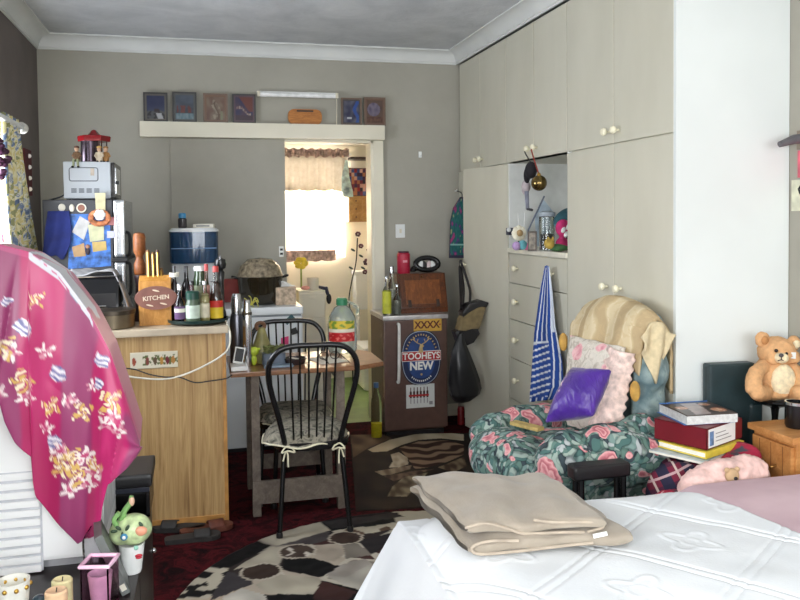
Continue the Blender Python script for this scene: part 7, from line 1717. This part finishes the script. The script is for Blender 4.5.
# ================================================================ RIGHT WALL
def rw(px, py): return sight(px, py, X=XR-.004)
p = sight(786, 143, Y=2.88)
t = thing('coat_peg', 'dark grey peg sticking out from the right wall beside the white panel', 'peg', (XR, 2.88, p.z))
k = MB(); q0 = sight(779.5, 144.5, Y=2.80); k.tube([(XR-.001, 2.80, p.z+.012), (lerp(XR, q0.x, .5), 2.80, p.z+.008), (q0.x, 2.80, q0.z)], [.022, .02, .012], mat('dark_grey_peg', (92, 90, 94), .5), 10); k.build('peg', t)
k = MB(); k.box(XR-.012, XR-.001, 2.74, 2.86, p.z-.03, p.z+.05, mat('brown_peg_board', (140, 126, 112), .6), bev=.004); k.build('board', t)
def card(name, ptop, pbot, y0, y1, m_, label, paint=None, cat='calendar'):
    z1, z0 = sight(795, ptop, X=XR).z, sight(795, pbot, X=XR).z
    k = MB(); k.box(XR-.006, XR-.001, y0, y1, z0, z1, m_, bev=.001); o = k.build(name)
    return tag(o, label, cat, 'papers on the right wall'), z0, z1
o, z0, z1 = card('wall_picture', 151, 178, 2.45, 2.86, mat('pink_orange_print', (206, 92, 110), .5, var=.25, scale=9), 'pink and orange picture on the right wall above the white calendar', cat='picture')
o, z0, z1 = card('wall_calendar', 180, 211, 2.50, 2.895, mat('cream_card', (214, 214, 190), .6), 'cream card with dark marks on the right wall below the pink picture')
k = MB()
for i in range(3): k.tube([(XR-.0065, 2.84-.03*i, lerp(z0, z1, .55)), (XR-.0065, 2.85-.03*i, lerp(z0, z1, .7)), (XR-.0065, 2.83-.03*i, lerp(z0, z1, .84))], .006, blackp, 6)
k.build('dark_marks', o)
o, z0, z1 = card('wall_note', 215, 242, 2.4, 2.80, mat('pale_wall_note', (206, 206, 196), .6), 'plain pale note low on the right wall', cat='note')

# ================================================================ BED
bd = thing('bed', 'double bed under a white quilt with a pink sheet showing at its head', 'bed', (1.5, 1.6, 0))
BX0, BX1, BY0_, BY1_, BZ_ = .60, 2.43, .85, 2.335, .595
k = MB(); k.box(BX0+.02, BX1, BY0_+.02, BY1_-.02, .06, .30, mat('bed_base_cloth', (150, 140, 130), .9), bev=.02); k.build('base', bd)
k = MB(); k.box(BX0+.01, BX1, BY0_+.01, BY1_-.01, .301, BZ_-.02, mat('mattress_cloth', (214, 210, 204), .9), bev=.05, seg=3); k.build('mattress', bd)
for x in (BX0+.1, BX1-.1):
    for y in (BY0_+.1, BY1_-.1):
        k = MB(); k.lathe([(0, 0), (.03, 0), (.035, .065), (0, .065)], blackp, (x, y, 0)); k.build('leg', bd)
# the quilt's head edge runs slantwise from the far side towards the near right
HE = [sight(640, 486, Z=BZ_), sight(700, 500, Z=BZ_), sight(800, 542, Z=BZ_)]
def headx(y): return interp([(HE[2].y, HE[2].x), (HE[1].y, HE[1].x), (HE[0].y, HE[0].x)], y) if y > HE[2].y else HE[2].x + .5*(HE[2].y-y)
t = NT('pink_sheet'); t.set(.9, 0, .15); v = t.coord(); t.col(t.ramp(t.noise(v, 5, 3), [(.3, (196, 168, 176)), (.7, (210, 184, 190))])); pks = t.m
def psh(u, v):
    x = lerp(1.35, BX1, u); y = lerp(BY1_+.018, BY0_, v); z = BZ_ - .010 + .006*nz(x*4, y*4, 2) + .018*max(0, min(1, (x-headx(min(y, BY1_))-.005)/.05))
    if v < .12: z = lerp(.22, z, min(1, v/.12)**.5); y = BY1_+.018-.02*(v/.12)
    return (x, y, z)
k = MB(); k.grid(psh, 60, 80, pks); sheet(k.build('pink_sheet', bd), .006)
t = NT('white_quilt'); t.set(.85, 0, .15); v = t.coord(); t.col(t.ramp(t.noise(v, 4, 3), [(.3, (218, 222, 225)), (.7, (229, 232, 234))])); t.bump(t.noise(v, 130, 2), .15, .003); qm = t.m
def tri(a, per, w): 
    f = abs((a/per) % 1 - .5)*per; return max(0, 1-f/w)
def qz(x, y):
    z = BZ_+.020 + .010*nz(x*2.6, y*2.6, 1) + .004*nz(x*9, y*9, 4)
    a, b_ = x*.80+y*.60, x*.60-y*.80
    for o in (0, .028): z -= .0042*(tri(a+o, .36, .007) + tri(b_+o, .36, .007))
    ca, cb = (a/.36+.54) % 1 - .5, (b_/.36+.54) % 1 - .5
    r = math.hypot(ca, cb); an = math.atan2(cb, ca)
    z += .0028*max(0, 1-abs(r-.17*(1+.3*math.cos(an*4)))/.035) + .0014*max(0, 1-abs(r-.07)/.03)
    return z
def ql(u, v):
    """u from the foot drop to the head, v from the far drop to the near side"""
    x = BX0 - .02 + (u-.16)/.84*(2.3-BX0) if u > .16 else BX0-.02
    y = BY1_ - (v-.10)/.90*(BY1_-BY0_+.02) if v > .10 else BY1_+.012
    x = min(x, lerp(BX0-.02, headx(min(y, BY1_)), (u-.16)/.84)) if u > .16 else x
    if u > .16: x = lerp(BX0-.02, headx(min(y, BY1_)), ((u-.16)/.84))
    z = qz(x, y)
    dx = max(0, (.16-u)/.16); dy = max(0, (.10-v)/.10)
    rnd = .16
    e = min(rnd, math.hypot(max(0, BX0+rnd-x), max(0, y-(BY1_-rnd))))
    if dx or dy:
        dz_ = max(dx*.48, dy*.42); z = BZ_+.012 - dz_ - .042
        x -= .25*dx * (1 if dx else 0) + .018*math.sin(v*40)*dx
        y += (.012+.06*dy)*(1 if dy else 0) + .012*math.sin(u*60)*dy
    else: z -= .045*max(0, e/rnd)**2.4
    return (x, y, z)
k = MB(); k.grid(ql, 300, 260, qm); o = sheet(k.build('quilt', bd), .008); mod(o, 'SMOOTH', factor=.5, iterations=1)
# folded beige blanket on the far corner of the foot end
t = NT('beige_wool'); t.set(.95, 0, .1); v = t.coord(); t.b.inputs['Sheen Weight'].default_value = .25
t.col(t.ramp(t.noise(v, 6, 4, .6), [(.3, (146, 136, 122)), (.7, (164, 154, 140))])); t.bump(t.noise(v, 160, 2), .25, .004); bw_ = t.m
bb = thing('folded_blanket', 'beige wool blanket folded in layers on the far foot corner of the bed', 'blanket', (.9, 2.15, BZ_))
BLq = [sight(409, 478, Z=.68), sight(566, 481, Z=.67), sight(633, 541, Z=.64), sight(468, 543, Z=.66)]
def layer(z, th, q, rz=0, inset=(0, 0, 0, 0), wav=.006, seed=0, lip=True, nm='layer', bulge=.0):
    P = [Vector((p.x, p.y, 0)) for p in q]
    P = [P[0].lerp(P[1], inset[0]), P[1].lerp(P[0], inset[1]), P[2].lerp(P[3], inset[1]), P[3].lerp(P[2], inset[0])]
    P = [P[0].lerp(P[3], inset[2]), P[1].lerp(P[2], inset[2]), P[2].lerp(P[1], inset[3]), P[3].lerp(P[0], inset[3])]
    k = MB(); n = 46
    # one thickness of cloth doubled over along the near edge: a closed flattened loop
    def f(u, v):
        s = 2*v if v < .5 else 2-2*v              # 0 far edge .. 1 near fold
        ang = v*2*PI
        e = 1-(2*s-1)**2
        up = 1 if v < .5 else -1
        s2 = .5 - .5*math.cos(v*2*PI)
        r = th/2
        hgt = r*math.copysign(abs(math.sin(v*2*PI))**.35, math.sin(v*2*PI))
        p = P[0].lerp(P[1], u).lerp(P[3].lerp(P[2], u), s2)
        w = wav*(nz(u*5+seed, s2*4, 2)*1.3 + .5*math.sin(u*9+seed+s2*3)) * (1 if up > 0 else .5)
        eu = max(0, abs(2*u-1)-.93)/.07
        return (p.x + .012*nz(s2*5, seed, u*2), p.y + .012*nz(u*6, seed, 1), z + hgt*(1-.55*eu) + w + bulge*math.sin(u*PI)*math.sin(s2*PI))
    k.grid(f, 60, 72, bw_, wrapv=True)
    return k.build(nm, bb)
zb = BZ_+.034
layer(zb+.016, .046, BLq, inset=(.0, .0, .02, .0), seed=1, wav=.009)
layer(zb+.054, .040, BLq, inset=(.02, .14, .0, .05), seed=4, wav=.010, bulge=.014)
ph = mat('pale_blanket_hem', (170, 157, 141), .9)
def hem(pts, r=.0042): 
    k = MB(); k.tube(spline(pts, 6), r, ph, 7); k.build('hem', bb)
def near(u, s, z): 
    p = BLq[0].lerp(BLq[1], u).lerp(BLq[3].lerp(BLq[2], u), s); return (p.x, p.y, z)
hem([near(.30, 1.003, zb+.030), near(.12, 1.008, zb+.034), near(.02, 1.012, zb+.022), near(.06, 1.012, zb+.003), near(.3, 1.01, zb+.004), near(.55, 1.008, zb+.010), near(.75, 1.006, zb+.014)])
hem([near(.0, .96, zb+.064), near(.12, .965, zb+.073), near(.25, .962, zb+.056), near(.36, .962, zb+.040), near(.6, .962, zb+.038), near(.72, .958, zb+.034)])
hem([near(.42, .94, zb+.072), near(.52, .955, zb+.066), near(.7, .955, zb+.062), near(.82, .945, zb+.056), near(.84, .94, zb+.042), near(.74, .955, zb+.034)])
k = MB(); a = Vector(near(.80, .99, zb+.030)); k.box(-.022, .022, -.004, .0, -.005, .006, white, bev=.001, M=T(*a) @ R(10, 'Z') @ R(-25, 'X')); l = k.build('care_tag', bb); l['label'] = 'white care tag'
# ================================================================ LIGHT
sc_ = bpy.context.scene
w = bpy.data.worlds.new('world'); sc_.world = w; w.use_nodes = True
bg = w.node_tree.nodes['Background']; bg.inputs[0].default_value = lin((232, 240, 250)); bg.inputs[1].default_value = 2.6
def area(name, loc, rot, sx, sy, power, col=(255, 255, 255)):
    l = bpy.data.lights.new(name, 'AREA'); l.shape = 'RECTANGLE'; l.size = sx; l.size_y = sy; l.energy = power; l.color = lin(col)[:3]
    o = bpy.data.objects.new(name, l); C.objects.link(o); o.location = loc; o.rotation_euler = rot; return o
# daylight through the wide window behind the camera, the side window and the wash room window
area('daylight_near', ((N0+N1)/2, YN-.14, (NZ0+NZ1)/2), (math.radians(90), 0, 0), N1-N0, NZ1-NZ0, 33, (250, 252, 253))
area('daylight_side', (XL-.14, (W0+W1)/2, (WZ0+WZ1)/2), (math.radians(90), 0, math.radians(-90)), W1-W0, WZ1-WZ0, 30, (240, 246, 255))
area('daylight_wash_room', ((V0+V1)/2, FY1+.14, (VZ0+VZ1)/2), (math.radians(-90), 0, 0), V1-V0, VZ1-VZ0, 45, (255, 248, 238))
area('added_light_camera_side', (XL-.14, (U0+U1)/2, (UZ0+UZ1)/2), (math.radians(90), 0, math.radians(-90)), U1-U0, UZ1-UZ0, 58, (252, 252, 250))  # added lamp at the unseen side window, lifts wardrobe and armchair
# the flash of the camera
l = bpy.data.lights.new('flash', 'POINT'); l.energy = 13; l.shadow_soft_size = .03; l.color = lin((255, 252, 246))[:3]
o = bpy.data.objects.new('flash', l); C.objects.link(o); o.location = EYE + UP*.07 - RI*.02 - FW*.0
vs = sc_.view_settings; vs.view_transform = 'Standard'; vs.look = 'None'; vs.gamma = 1; vs.exposure = 0.95; vs.use_curve_mapping = False
sc_.cycles.use_denoising = True; sc_.cycles.max_bounces = 8; sc_.cycles.diffuse_bounces = 4; sc_.cycles.sample_clamp_indirect = 6
